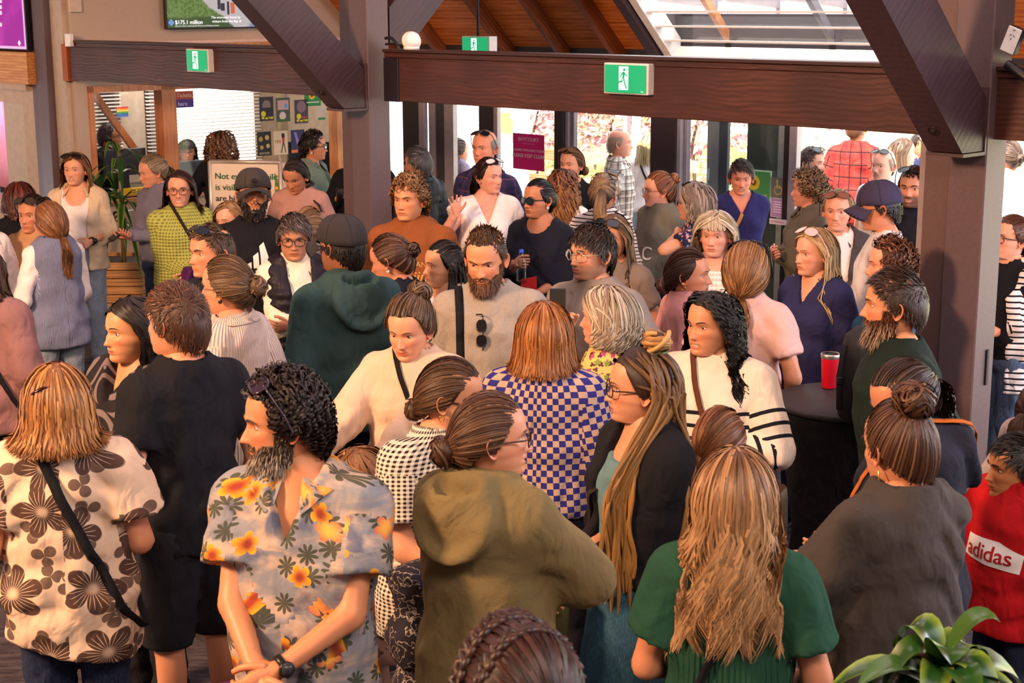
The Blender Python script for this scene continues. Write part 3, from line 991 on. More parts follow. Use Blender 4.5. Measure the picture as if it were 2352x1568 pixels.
# ------------------------------------------------------------------ implicit surfaces
def ss(a, b, x):
 t = np.clip((x - a) / (b - a), 0, 1)
 return t * t * (3 - 2 * t)
def smin(a, b, k):
 h = np.clip(.5 + .5 * (b - a) / k, 0, 1)
 return b + (a - b) * h - k * h * (1 - h)
def cone(P, a, b, ra, rb):
 a = np.asarray(a, np.float32)
 ab = np.asarray(b, np.float32) - a
 q = P - a
 t = np.clip(q @ ab / max(float(ab @ ab), 1e-9), 0, 1)
 return np.linalg.norm(q - t[:, None] * ab, axis=1) - (ra + (rb - ra) * t)
def ell(P, c, r):
 r = np.asarray(r, np.float32)
 q = np.linalg.norm((P - np.asarray(c, np.float32)) / r, axis=1)
 return (q - 1) * float(r.min())
def nets(f, lo, hi, h):
 lo, hi = np.asarray(lo, np.float32), np.asarray(hi, np.float32)
 B = 6
 nb = np.ceil((np.ceil((hi - lo) / h) + 1) / B).astype(int)
 n = nb * B
 g = np.stack(np.meshgrid(*[np.arange(q) for q in nb], indexing='ij'), -1).reshape(-1, 3)
 bc = lo + (g * B + (B - 1) / 2) * np.float32(h)
 dc = f(bc.astype(np.float32))
 act = np.abs(dc) < h * B * .87 * 1.7 + .015
 D = np.empty((nb[0], B, nb[1], B, nb[2], B), np.float32)
 D[:] = dc.reshape(nb[0], 1, nb[1], 1, nb[2], 1)
 off = np.stack(np.meshgrid(*[np.arange(B)] * 3, indexing='ij'), -1).reshape(-1, 3)
 ga = g[act]
 P = lo + (ga[:, None] * B + off[None]) * np.float32(h)
 dv = f(P.reshape(-1, 3).astype(np.float32)).reshape(len(ga), B, B, B)
 D[ga[:, 0], :, ga[:, 1], :, ga[:, 2], :] = dv
 D = D.reshape(n)
 s = D < 0
 c = np.zeros(np.array(n) - 1, np.int8)
 for i in (0, 1):
  for j in (0, 1):
   for k in (0, 1):
    c += s[i:n[0] - 1 + i, j:n[1] - 1 + j, k:n[2] - 1 + k]
 idx = np.argwhere((c > 0) & (c < 8))
 vid = np.full(np.array(n) - 1, -1, np.int64)
 vid[tuple(idx.T)] = np.arange(len(idx))
 acc = np.zeros((len(idx), 3))
 cnt = np.zeros(len(idx))
 for a in range(3):
  e = np.eye(3, dtype=int)[a]
  o1, o2 = [q for q in range(3) if q != a]
  for i in (0, 1):
   for j in (0, 1):
    st = idx.copy()
    st[:, o1] += i
    st[:, o2] += j
    d0 = D[tuple(st.T)]
    d1 = D[tuple((st + e).T)]
    m = (d0 < 0) != (d1 < 0)
    t = d0 / np.where(m, d0 - d1, 1)
    p = st.astype(float)
    p[:, a] += t
    acc[m] += p[m]
    cnt[m] += 1
 V = lo + acc / np.maximum(cnt, 1)[:, None] * h
 Q = []
 for a in range(3):
  e = np.eye(3, dtype=int)[a]
  b, cc = (a + 1) % 3, (a + 2) % 3
  sl0 = [slice(1, n[q] - 1) for q in range(3)]
  sl0[a] = slice(0, n[a] - 1)
  sl1 = list(sl0)
  sl1[a] = slice(1, n[a])
  m = s[tuple(sl0)] != s[tuple(sl1)]
  pos = np.argwhere(m) + np.array([q.start for q in sl0])
  fl = s[tuple(pos.T)]
  eb, ec = np.eye(3, dtype=int)[b], np.eye(3, dtype=int)[cc]
  q = np.stack([vid[tuple(x.T)] for x in (pos - eb - ec, pos - ec, pos, pos - eb)], 1)
  q = np.where(fl[:, None], q, q[:, ::-1])
  Q.append(q)
 return V, np.concatenate(Q)
# ------------------------------------------------------------------ head
_HT = np.array([  # zf, yf, zb, yb, w
 (.1255, .008, .1255, .012, .006), (.1225, -.030, .122, .048, .036), (.110, -.061, .109, .073, .058), (.090, -.083, .087, .090, .0705),
 (.068, -.0935, .062, .099, .0765), (.046, -.0975, .038, .101, .078), (.029, -.0985, .015, .098, .0765), (.013, -.0935, -.006, .092, .0745),
 (-.002, -.0945, -.022, .084, .0725), (-.016, -.0955, -.034, .078, .0705), (-.030, -.0955, -.045, .073, .0680), (-.044, -.0955, -.056, .069, .0650),
 (-.056, -.0950, -.066, .066, .0615), (-.069, -.0915, -.075, .064, .0570), (-.083, -.0920, -.083, .062, .0510), (-.094, -.0880, -.090, .061, .0460),
 (-.1005, -.0720, -.096, .060, .0450), (-.1005, -.0480, -.102, .060, .0485), (-.107, -.0300, -.112, .062, .0530), (-.130, -.0220, -.132, .066, .0560), (-.160, -.0210, -.155, .073, .0600), (-.185, -.024, -.175, .080, .0680)])
def catmull(T, t):
 i = np.clip(np.floor(t).astype(int), 0, len(T) - 2)
 f = (t - i)[:, None]
 p0, p1, p2, p3 = T[np.maximum(i - 1, 0)], T[i], T[i + 1], T[np.minimum(i + 2, len(T) - 1)]
 return .5 * (2 * p1 + (p2 - p0) * f + (2 * p0 - 5 * p1 + 4 * p2 - p3) * f * f + (3 * p1 - p0 - 3 * p2 + p3) * f ** 3)
def head_grid(nr, nc, fc):
 """skin of head and neck as a ring grid [nr, nc, 3]; face looks along -Y; fc = face options"""
 T = _HT.copy()
 jaw = fc.get('jaw', 1.0 if fc.get('male') else .93)
 T[10:17, 4] *= np.interp(np.arange(7), [0, 6], [1 + (jaw - 1) * .5, jaw])
 fat = fc.get('fat', 0.0)
 T[8:19, 4] += fat * .006
 T[17:, 4] += fat * .006 + (.004 if fc.get('male') else -.003)
 T[16:20, 1] -= fat * .012
 t = np.linspace(0, len(T) - 1, nr)
 R = catmull(T, t)
 s = np.arange(nc) / nc * 2 * PI
 ph = s - .5 * np.sin(s)
 cp, sp = np.cos(ph)[None], np.sin(ph)[None]
 zf, yf, zb, yb, w = [R[:, i:i + 1] for i in range(5)]
 x = w * np.sign(sp) * np.abs(sp) ** .93
 c = np.sign(cp) * np.abs(cp) ** .95
 y = (yf + yb) / 2 - (yb - yf) / 2 * c
 z = (zf + zb) / 2 + (zf - zb) / 2 * cp
 front = ss(.15, .7, cp)
 ax = np.abs(x)
 G = lambda x0, z0, sx, sz: np.exp(-((ax - x0) / sx) ** 2 - ((z - z0) / sz) ** 2)
 dy = np.zeros_like(x)
 nl = fc.get('nose', 1.0)
 tt = np.clip((.020 - z) / .048, 0, 1)
 dy -= nl * (.002 + .0215 * tt ** 1.25) * ss(-.0385, -.030, z) * ss(.030, .012, z) * np.exp(-(ax / (.0068 + .0042 * tt)) ** 2)
 dy -= .0075 * G(.0125, -.0275, .0062, .0065)
 dy += .0095 * G(.0315, .0125, .0175, .0115)
 dy -= .0045 * G(.028, .030, .022, .007) * (1.4 if fc.get('male') else .7)
 dy -= .0045 * G(.046, -.012, .02, .016)
 sm = fc.get('smile', .22)
 zs = z - sm * 9.0 * ax ** 2
 wd = .021 + .005 * sm
 op = fc.get('open', 0.0)
 dy -= .0052 * np.exp(-((zs + .0500) / .0042) ** 2) * np.exp(-(ax / wd) ** 4)
 dy -= .0065 * np.exp(-((zs + .0620 + op * .006) / .0050) ** 2) * np.exp(-(ax / (wd * .85)) ** 2)
 dy += (.0035 + op * .008) * np.exp(-((zs + .0560 + op * .002) / (.0018 + op * .004)) ** 2) * np.exp(-(ax / (wd * (1.05 - op * .2))) ** 4)
 dy += .0045 * G(0, -.0725, .02, .0055)
 dy -= .0045 * G(0, -.088, .016, .011) * (1.3 if fc.get('male') else .8)
 dy += .004 * np.exp(-((ax - (.024 + (z + .03) * -.5)) / .0045) ** 2 - ((z + .038) / .016) ** 2) * (.5 + sm)
 y = y + dy * front
 x = x * (1 - .035 * np.exp(-((z - .03) / .025) ** 2) * ss(.2, .6, -y / .09))
 P = np.stack([x, y, z], -1)
 # colour
 sk = np.array(lin(fc.get('skin', '#d9a184'))[:3])
 C = np.repeat(np.repeat(sk[None, None], nr, 0), nc, 1)
 def tint(m, c, a):
  nonlocal C
  m = (m * a * front)[..., None] if m.shape == x.shape else m
  C = C * (1 - m) + np.asarray(c) * m
 red = sk * np.array([1.0, .62, .58])
 tint(G(.045, -.018, .02, .016), red, .55)
 tint(G(0, -.026, .012, .008), red, .5)
 lip = sk * np.array([.86, .48, .46]) if not fc.get('lip') else np.array(lin(fc['lip'])[:3])
 tint(np.clip(1.15 * np.exp(-((zs + .0560 + op * .003) / (.0085 + op * .004)) ** 4) * np.exp(-(ax / (wd * 1.02)) ** 6), 0, 1), lip, .72 if not fc.get('male') else .5)
 tint(np.exp(-((zs + .0560 + op * .002) / (.0017)) ** 2) * np.exp(-(ax / (wd)) ** 6), sk * np.array([.28, .14, .13]), .85)
 if op > .2:
  tint(np.exp(-((zs + .0555 + op * .001) / (.0022 + .0018 * op)) ** 4) * np.exp(-(ax / (wd * .72)) ** 6), (.80, .75, .68), .95)
 tint(G(.0315, .0145, .016, .010), sk * np.array([.66, .52, .48]), .5)
 tint(G(.0075, -.0335, .004, .0028), sk * .25, .75)
 st = fc.get('stubble', 0)
 if st:
  hc = np.array(lin(fc.get('haircol', '#3a2a20'))[:3])
  m = ss(-.018, -.040, z) * ss(-.112, -.092, z) * (1 - np.exp(-((zs + .056) / .009) ** 4 - (ax / .022) ** 4))
  m = np.maximum(m, ss(.055, .068, ax) * ss(.01, -.01, z) * ss(-.11, -.09, z)) * ss(.05, .0, y)
  C = C * (1 - (m * st)[..., None]) + hc * (m * st)[..., None]
 return P, C
def grid_faces(nr, nc, cap=True):
 i = np.arange(nr - 1)[:, None] * nc
 j = np.arange(nc)[None]
 j2 = (j + 1) % nc
 return np.stack([i + j, i + nc + j, i + nc + j2, i + j2], -1).reshape(-1, 4)
def uvsphere_front(c, r, rings, nseg, ax=(0, -1, 0), up=(0, 0, 1)):
 """rings = polar angles (rad) from the front pole"""
 f = np.asarray(ax, float)
 f /= np.linalg.norm(f)
 x = np.cross(f, up)
 x /= np.linalg.norm(x)
 u = np.cross(x, f)
 th = np.arange(nseg) / nseg * 2 * PI
 ra = np.asarray(rings)[:, None, None]
 V = np.asarray(c) + r * (np.cos(ra) * f + np.sin(ra) * (np.cos(th)[None, :, None] * x + np.sin(th)[None, :, None] * u))
 return V.reshape(-1, 3), grid_faces(len(rings), nseg)[:, ::-1]
def euler(yaw, pitch, roll):
 """degrees; yaw about z, pitch>0 looks down, roll"""
 y, p, r = [math.radians(q) for q in (yaw, pitch, roll)]
 Rz = np.array([[math.cos(y), -math.sin(y), 0], [math.sin(y), math.cos(y), 0], [0, 0, 1]])
 Rx = np.array([[1, 0, 0], [0, math.cos(p), -math.sin(p)], [0, math.sin(p), math.cos(p)]])
 Ry = np.array([[math.cos(r), 0, math.sin(r)], [0, 1, 0], [-math.sin(r), 0, math.cos(r)]])
 return Rz @ Rx @ Ry
# ------------------------------------------------------------------ skeleton
TZ = np.array([.78, .84, .92, 1.0, 1.08, 1.18, 1.28, 1.36, 1.42, 1.47])
T_F = np.array([[.150, .166, .176, .160, .140, .143, .150, .143, .098, .054], [.098, .110, .118, .108, .097, .102, .112, .098, .074, .050]])
T_M = np.array([[.140, .155, .162, .156, .154, .163, .175, .168, .112, .060], [.095, .106, .114, .108, .106, .114, .122, .106, .080, .054]])
TCY = np.array([.01, .012, .012, .0, -.006, -.006, .0, .012, .022, .022])
class Sk:
 def __init__(s, h, male, girth, arms, hs, bust=1.0):
  s.h, s.male, s.g, s.hs, s.bust = h, male, girth, hs, bust
  s.k = k = (h - .255 * (hs - .98)) / 1.70
  T = T_M if male else T_F
  ex = np.interp(TZ, [.78, .92, 1.08, 1.28, 1.42, 1.47], [.8, 1, 1.15, .8, .35, 0])
  s.rx = (T[0] * (1 + (girth - 1) * ex)) * k
  s.ry = (T[1] * (1 + (girth - 1) * ex * 1.35)) * k
  s.z, s.cy = TZ * k, TCY * k
  sw = (.176 if male else .155) * (1 + (girth - 1) * .35)
  s.sh = {q: np.array([q * sw * k, .014 * k, 1.358 * k]) for q in (-1, 1)}
  s.hip = {q: np.array([q * .088 * k, .01, .86 * k]) for q in (-1, 1)}
  s.kn = {q: np.array([q * .10 * k, -.012, .475 * k]) for q in (-1, 1)}
  s.an = {q: np.array([q * .105 * k, .015, .075 * k]) for q in (-1, 1)}
  s.el, s.wr, s.hd = {}, {}, {}
  L1, L2 = .285 * k, .250 * k
  for q in (-1, 1):
   a = arms.get(q) or dict(w=(.26, -.02, .86))
   w = np.array(a['w'], float) * k
   w[0] *= q
   d = w - s.sh[q]
   D = min(np.linalg.norm(d), (L1 + L2) * .995)
   d = d / np.linalg.norm(d)
   s.wr[q] = s.sh[q] + d * D
   pole = np.array(a.get('p', (.45, .8, -.4)), float)
   pole[0] *= q
   pole -= d * (pole @ d)
   pole /= np.linalg.norm(pole) + 1e-9
   x = (L1 * L1 - L2 * L2 + D * D) / (2 * D)
   s.el[q] = s.sh[q] + d * x + pole * math.sqrt(max(L1 * L1 - x * x, 1e-6))
   fw = (s.wr[q] - s.el[q])
   fw = fw / np.linalg.norm(fw)
   hd = np.array(a.get('f', (0, 0, 0)), float)
   hd[0] *= q
   hd = fw if np.linalg.norm(hd) < .1 else hd / np.linalg.norm(hd)
   pn = np.array(a.get('n', (-1, .2, 0)), float)
   pn[0] *= q
   s.hd[q] = (hd, pn, a.get('c', .35), a.get('spread', .0))
 def lo(s):
  pts = np.array(list(s.wr.values()) + list(s.el.values()) + [(-.32 * s.k * s.g, -.24 * s.g, 0), (.32 * s.k * s.g, .27 * s.g, s.h * .9)])
  return pts.min(0) - .14, pts.max(0) + .14
def column(s, P, e, loose=0.0, ey=None, pw=2.0):
 z = P[:, 2]
 rx = np.interp(z, s.z, s.rx) + e
 ry = np.interp(z, s.z, s.ry) + (e if ey is None else ey)
 if loose:
  zc = 1.27 * s.k
  m = ss(zc, zc - .12, z) * loose
  rx = rx + m * np.maximum(0, np.interp(zc, s.z, s.rx) + e + .008 - rx)
  ry = ry + m * np.maximum(0, np.interp(zc, s.z, s.ry) + e + .012 - ry)
 if e > -.005:        # room for hips and thighs below the waist
  lowm = ss(.97 * s.k, .88 * s.k, z)
  rx = np.maximum(rx, lowm * (.178 * s.k * (.55 + .45 * s.g) + e))
  ry = np.maximum(ry, lowm * (.122 * s.k * (.4 + .6 * s.g) + e))
 cy = np.interp(z, s.z, s.cy)
 q = (np.abs(P[:, 0] / rx) ** pw + np.abs((P[:, 1] - cy) / ry) ** pw) ** (1 / pw)
 return (q - 1) * np.minimum(rx, ry)
def bust(s, P, d, e):
 if s.male or s.bust <= 0:
  if s.g > 1.1:
   d = smin(d, ell(P, (0, -.07 * s.k * s.g, 1.05 * s.k), (.13 * s.g + e, .085 * s.g + e, .13)), .06)
  return d
 b = s.bust * s.k
 for q in (-1, 1):
  d = smin(d, ell(P, (q * .072 * b, -.072 * s.k * (1 + (s.g - 1) * .9), 1.225 * s.k), (.066 * b + e, .060 * b + e, .068 * b + e)), .035)
 return d
def f_body(s, legs=True):
 k = s.k
 def f(P):
  d = column(s, P, -.012)
  d = np.maximum(d, P[:, 2] - 1.46 * k)
  d = np.maximum(d, .79 * k - P[:, 2])
  d = bust(s, P, d, -.014)
  d = smin(d, cone(P, (0, .028 * k, 1.36 * k), (0, .018 * k, s.h - .235 * s.hs), .056 * k, .050 * s.hs), .05)
  for q in (-1, 1):
   d = smin(d, cone(P, (q * .025, .03 * k, 1.432 * k), s.sh[q] * (.85, 1, 1) + (0, 0, .012), .038 * k, .037 * k), .05)
   t = (1 + (s.g - 1) * .7) * k
   a = smin(cone(P, s.sh[q], s.el[q], .051 * t, .040 * t), cone(P, s.el[q] + (s.wr[q] - s.el[q]) * .05, s.wr[q], .0415 * t, .026 * k), .02)
   d = smin(d, a, .04)
   if not legs:
    continue
   l = smin(cone(P, s.hip[q], s.kn[q], .083 * t, .054 * t), cone(P, s.kn[q], s.an[q], .052 * t, .037 * k), .03)
   l = smin(l, ell(P, s.kn[q] * .72 + s.an[q] * .28 + (0, .022 * k, 0), (.047 * t, .048 * t, .11 * k)), .03)
   d = smin(d, l, .03)
  return d
 return f
def folds(s, seed, amp):
 r = random.Random(seed)
 p = [r.uniform(0, 6.28) for _ in range(12)]
 k = s.k
 def f(P):
  x, y, z = P[:, 0] / k, P[:, 1] / k, P[:, 2] / k
  az = np.arctan2(x, -y)
  dr = np.sin(az * 6 + 2.2 * np.sin(z * 7 + p[0]) + p[1]) * .5 + np.sin(az * 11 + 3 * np.sin(z * 9 + p[2]) + p[3]) * .3
  dr *= ss(1.28, .98, z)
  cr = np.sin(z * 44 + np.abs(x) * 34 + 3.0 * np.sin(x * 12 + p[4]) + 2 * np.sin(y * 14 + p[5]))
  cr = (np.maximum(cr, -.2) + .1) * np.clip(np.sin(x * 9 + p[6]) + np.sin(y * 11 + z * 8 + p[7]) + .25, 0, 1)
  big = np.sin(x * 15 + z * 17 + p[8] + 2 * np.sin(z * 6 + y * 8)) * np.sin(y * 13 - z * 12 + p[9])
  return amp * (.7 * dr + .75 * cr + .6 * big)
 return f
def f_top(s, g, seed):
 """garment over the upper body; g: e ease, sl sleeve (0..1 of the arm), hem z, neck, open, loose, hood, fold"""
 k = s.k
 e = g.get('e', .010)
 sl = g.get('sl', 1.0)
 hem = g.get('hem', .86) * k
 se = g.get('se', e + .004)
 fo = folds(s, seed, g.get('fold', .008))
 neck = g.get('neck', ('crew',))
 loose = g.get('loose', .6)
 puff = g.get('puff', 0)
 def f(P):
  z = P[:, 2]
  d = column(s, P, e, loose, pw=2.15)
  d = np.maximum(d, z - 1.475 * k)
  d = bust(s, P, d, e - .004)
  if g.get('flare'):
   d = d - g['flare'] * ss(1.2 * k, hem, z)
  for q in (-1, 1):
   d = smin(d, cone(P, (q * .03 * k, .028 * k, 1.428 * k), s.sh[q] * (.88, 1, 1) + (0, 0, .012), .040 * k + e, .038 * k + e), .05)
  for q in (-1, 1):
   sh, el, wr = s.sh[q], s.el[q], s.wr[q]
   t = (1 + (s.g - 1) * .7) * k
   if sl <= 0:
    cut = (P - (sh + np.array([q * .012 * k, 0, 0]))) @ np.array([q * .93, 0, .2])
    d = np.maximum(d, np.where(z > 1.18 * k, cut, -1))
    continue
   a = cone(P, sh, el, .054 * t + se * .8, .046 * t + se)
   if sl > .56:
    a = smin(a, cone(P, el, wr, .046 * t + se, .030 * k + se * g.get('cuffw', .8)), .025)
    # bunched creases round the elbow and along the forearm
    ab = (wr - el)
    tt = ((P - el) @ ab) / (ab @ ab)
    a = a - .0035 * np.sin(tt * 26 + 4 * np.sin((P[:, 0] + P[:, 1]) * 30)) * np.exp(-((tt - .25) / .45) ** 2)
    end = el + ab * (sl - .5) / .5
    a = np.maximum(a, (P - end) @ (ab / np.linalg.norm(ab)))
   else:
    ab = el - sh
    end = sh + ab * (sl / .5)
    a = a - g.get('slflare', .006) * np.clip(((P - sh) @ ab) / (ab @ ab), 0, 1)
    a = np.maximum(a, (P - end) @ (ab / np.linalg.norm(ab)))
   d = smin(d, a, .035)
  d = d + fo(P)
  if puff:
   d = d - puff * np.abs(np.sin(z / k * PI / .062 + .25 * np.sin(P[:, 0] * 16)))
  d = np.maximum(d, hem - z + g.get('hemtilt', 0) * P[:, 0])
  x, y = P[:, 0] / k, P[:, 1] / k
  zz = z / k
  nw = neck[1] if len(neck) > 1 else .072
  if neck[0] in ('crew', 'v', 'scoop', 'shirt'):
   nc = np.sqrt((x / nw) ** 2 + ((y - .022) / (nw * .92)) ** 2) - 1
   nc = np.maximum(nc * .07, 1.395 - .25 * (y + .05) - zz)
   if neck[0] in ('v', 'shirt'):
    dep = neck[2]
    v = np.maximum(np.abs(x) - np.clip((zz - dep) * (nw / (1.46 - dep)), 0, .2), y - .02)
    v = np.maximum(v, dep - zz)
    nc = np.minimum(nc, v)
   if neck[0] == 'scoop':
    dep = neck[2]
    v = np.maximum(np.sqrt((x / nw) ** 2 + ((zz - 1.46) / (1.46 - dep)) ** 2) - 1, 0) * .08 - .0005
    nc = np.minimum(nc, np.maximum(v, y + .0))
   d = np.maximum(d, -nc * k)
  if neck[0] == 'turtle':
   d = smin(d, np.maximum(cone(P, (0, .026 * k, 1.42 * k), (0, .014 * k, 1.50 * k), .064 * k, .060 * k), z - 1.497 * k), .02)
  if g.get('open') is not None:
   o = g['open']
   wv = o * (1 - g.get('opv', .0) * ss(1.45, .9, zz))
   v = np.maximum(np.abs(x - g.get('ox', 0)) - wv - .5 * g.get('lapel', .05) * ss(1.1, 1.45, zz), y - .0)
   d = np.maximum(d, -v * k)
  if g.get('ring', neck[0] in ('crew', 'hood')):
   # rolled collar band: torus round the neck, dipping at the front
   zc = 1.428 + .24 * (y - .02)
   if g.get('hood'):
    R, tb, lift = .092, .026, .014
   else:
    R, tb, lift = nw + .001, .0095, .006
   q = np.sqrt(x ** 2 + ((y - .022) / .95) ** 2) - R
   tor = (np.sqrt(q ** 2 + ((zz - zc - lift) * .8) ** 2) - tb) * k
   d = smin(d, tor, .012)
  if g.get('hood'):
   hb = ell(P, (0, .135 * k, 1.375 * k), (.125 * k, .062 * k, .12 * k))
   q = np.sqrt((x / 1.15) ** 2 + ((zz - 1.37) / 1.0) ** 2 + 0) - .105
   lip = (np.sqrt(q ** 2 + (y - .155 + .35 * (zz - 1.37)) ** 2) - .022) * k
   hollow = ell(P, (0, .13 * k, 1.475 * k), (.085 * k, .055 * k, .07 * k))
   hb = np.maximum(smin(hb, lip, .03), -hollow)
   d = smin(d, hb + .5 * fo(P), .03)
  return d
 return f
def f_trouser(s, g, seed):
 k = s.k
 e = g.get('e', .012)
 end = g.get('end', .07) * k
 top = min(g.get('top', 1.02), g.get('_hem', 2) + .05) * k
 fo = folds(s, seed, .006)
 fl = g.get('flare', .015)
 def f(P):
  z = P[:, 2]
  d = np.maximum(column(s, P, min(e, .014)), np.maximum(z - top, .80 * k - z))
  t = (1 + (s.g - 1) * .7) * k
  for q in (-1, 1):
   l = smin(cone(P, s.hip[q], s.kn[q], .086 * t + e, .058 * t + e), cone(P, s.kn[q], s.an[q] - (0, 0, .02), .057 * t + e, .045 * k + e + fl), .03)
   tt = z / k
   l = l - .004 * np.sin(tt * 55 + 3 * np.sin(P[:, 0] * 25 + q)) * (np.exp(-((tt - .47) / .1) ** 2) + 1.3 * np.exp(-((tt - .14) / .09) ** 2))
   d = smin(d, l, .025)
  return np.maximum(d + fo(P), end - z)
 return f
def f_skirt(s, g, seed):
 k = s.k
 end, top = g.get('end', .35) * k, g.get('top', 1.04) * k
 r0, r1 = g.get('r0', .15) * k, g.get('r1', .30) * k
 n = g.get('n', 12)
 def f(P):
  z = P[:, 2]
  u = np.clip((top - z) / (top - end), 0, 1.1)
  r = r0 + (r1 - r0) * u ** .85
  r = np.maximum(r, np.interp(z, s.z, s.rx) * ss(.8 * k, .86 * k, z) + .01)
  az = np.arctan2(P[:, 0], -P[:, 1])
  q = np.sqrt(P[:, 0] ** 2 + (P[:, 1] / .82) ** 2) - r + .016 * u * np.sin(az * n + np.sin(z * 5) * 1.5) + .008 * u * np.sin(az * (n * 2 + 1) + z * 4)
  return np.maximum(q * .8, np.maximum(z - top, end - z))
 return f
def garment_uv(s, V, Q):
 """pattern coordinates per face corner: round the body or along the sleeve, so nothing smears at the seams"""
 k = s.k
 V = V.astype(np.float32)
 Fc = V[Q].mean(1)
 dt = column(s, Fc, 0)
 cls = np.zeros(len(Q), int)
 best = dt.copy()
 segs = {}
 for q in (-1, 1):
  sh, el, wr = s.sh[q], s.el[q], s.wr[q]
  d1, d2 = cone(Fc, sh, el, .05 * k, .045 * k), cone(Fc, el, wr, .045 * k, .03 * k)
  t1 = (Fc - sh) @ (el - sh) / np.linalg.norm(el - sh)
  for c, d, ok in ((q * 2, d1, t1 > .03 * k), (q * 2 + (1 if q > 0 else -1), d2, True)):
   m = (d < best) & ok
   cls[m] = c
   best[m] = d[m]
  segs[q * 2] = (sh, el, 0.0, q)
  segs[q * 2 + (1 if q > 0 else -1)] = (el, wr, np.linalg.norm(el - sh), q)
 out = np.zeros((len(Q), 4, 3))
 P = V[Q]
 def wrap(a, c):
  return c[:, None] + (a - c[:, None] + PI) % (2 * PI) - PI
 m = cls == 0
 az = np.arctan2(P[m][..., 0], -P[m][..., 1])
 azc = np.arctan2(Fc[m][:, 0], -Fc[m][:, 1])
 out[m, :, 0] = wrap(az, azc) * .17
 out[m, :, 1] = P[m][..., 2] / k
 for c, (a, b, l0, q) in segs.items():
  m = cls == c
  if not m.any():
   continue
  ax = (b - a) / np.linalg.norm(b - a)
  e1 = np.cross(ax, (0.0, 0, 1.0) if abs(ax[2]) < .9 else (0, -1.0, 0))
  e1 /= np.linalg.norm(e1) + 1e-6
  e2 = np.cross(ax, e1)
  d, dc = P[m] - a, Fc[m] - a
  out[m, :, 0] = wrap(np.arctan2(d @ e1, d @ e2), np.arctan2(dc @ e1, dc @ e2)) * .075 + q * 1.3
  out[m, :, 1] = 1.40 - (l0 + np.clip(d @ ax, 0 if l0 else -1, 1 if l0 else np.linalg.norm(b - a))) / k
 out[..., 2] = (out[..., 1] >= 1.27)
 return out
def hand(mb, s, q, col, nseg=7):
 wr = s.wr[q]
 X, pn, curl, spread = s.hd[q]
 pn = pn - X * (pn @ X)
 Y = pn / (np.linalg.norm(pn) + 1e-9)
 Z = np.cross(X, Y) * q * -1.0      # thumb side
 sc = s.k * (.95 if s.male else .86)
 L = lambda x, y, z: wr + (X * x + Y * y + Z * z) * sc
 prof = [(-.02, .026, .022), (.0, .027, .020), (.02, .034, .019), (.045, .041, .017), (.07, .043, .0145), (.086, .041, .012), (.093, .034, .008)]
 th = np.arange(10) / 10 * 2 * PI
 V = []
 for x, wz, wy in prof:
  for t in th:
   c, n = math.cos(t), math.sin(t)
   V.append(L(x, .004 * (x / .09) + wy * math.copysign(abs(n) ** .8, n), wz * math.copysign(abs(c) ** .8, c)))
 fa = grid_faces(len(prof), 10)
 mb.add(V, fa if q > 0 else fa[:, ::-1], None, col)
 red = np.asarray(col) * (1.0, .82, .78)
 for i, (z0, ln, r) in enumerate(((-.031, .060, .0078), (-.010, .074, .0088), (.011, .080, .0092), (.031, .072, .0088))):
  p = np.array([.080, .003, z0])
  a = 0.12 + curl * .25
  pts = [p - (.02, 0, 0), p]
  sp = spread * (z0 / .03) * .35
  for j, f in enumerate((.42, .32, .26)):
   a += curl * (.75, .95, .7)[j] * (1.0 + (.12 * (1.5 - i)))
   p = p + ln * f * np.array([math.cos(a) * math.cos(sp), math.sin(a), math.sin(sp) * math.cos(a)])
   pts.append(p)
  fine = catmull(np.array(pts), np.linspace(0, len(pts) - 1, 7))
  mb.tube([L(*x) for x in fine], np.linspace(r, r * .74, 7) * sc, nseg, col if i % 2 else (np.asarray(col) * .7 + red * .3))
 p = np.array([.018, .004, .026])
 pts = [p]
 for dx, dy, dz in ((.020, .010, .018), (.028, .012 + curl * .012, .012 + spread * .015), (.026, .010 + curl * .018, -.002 + spread * .012)):
  p = p + (dx, dy, dz)
  pts.append(p)
 fine = catmull(np.array(pts), np.linspace(0, 3, 8))
 mb.tube([L(*x) for x in fine], np.linspace(.0135, .0085, 8) * sc, nseg, col)
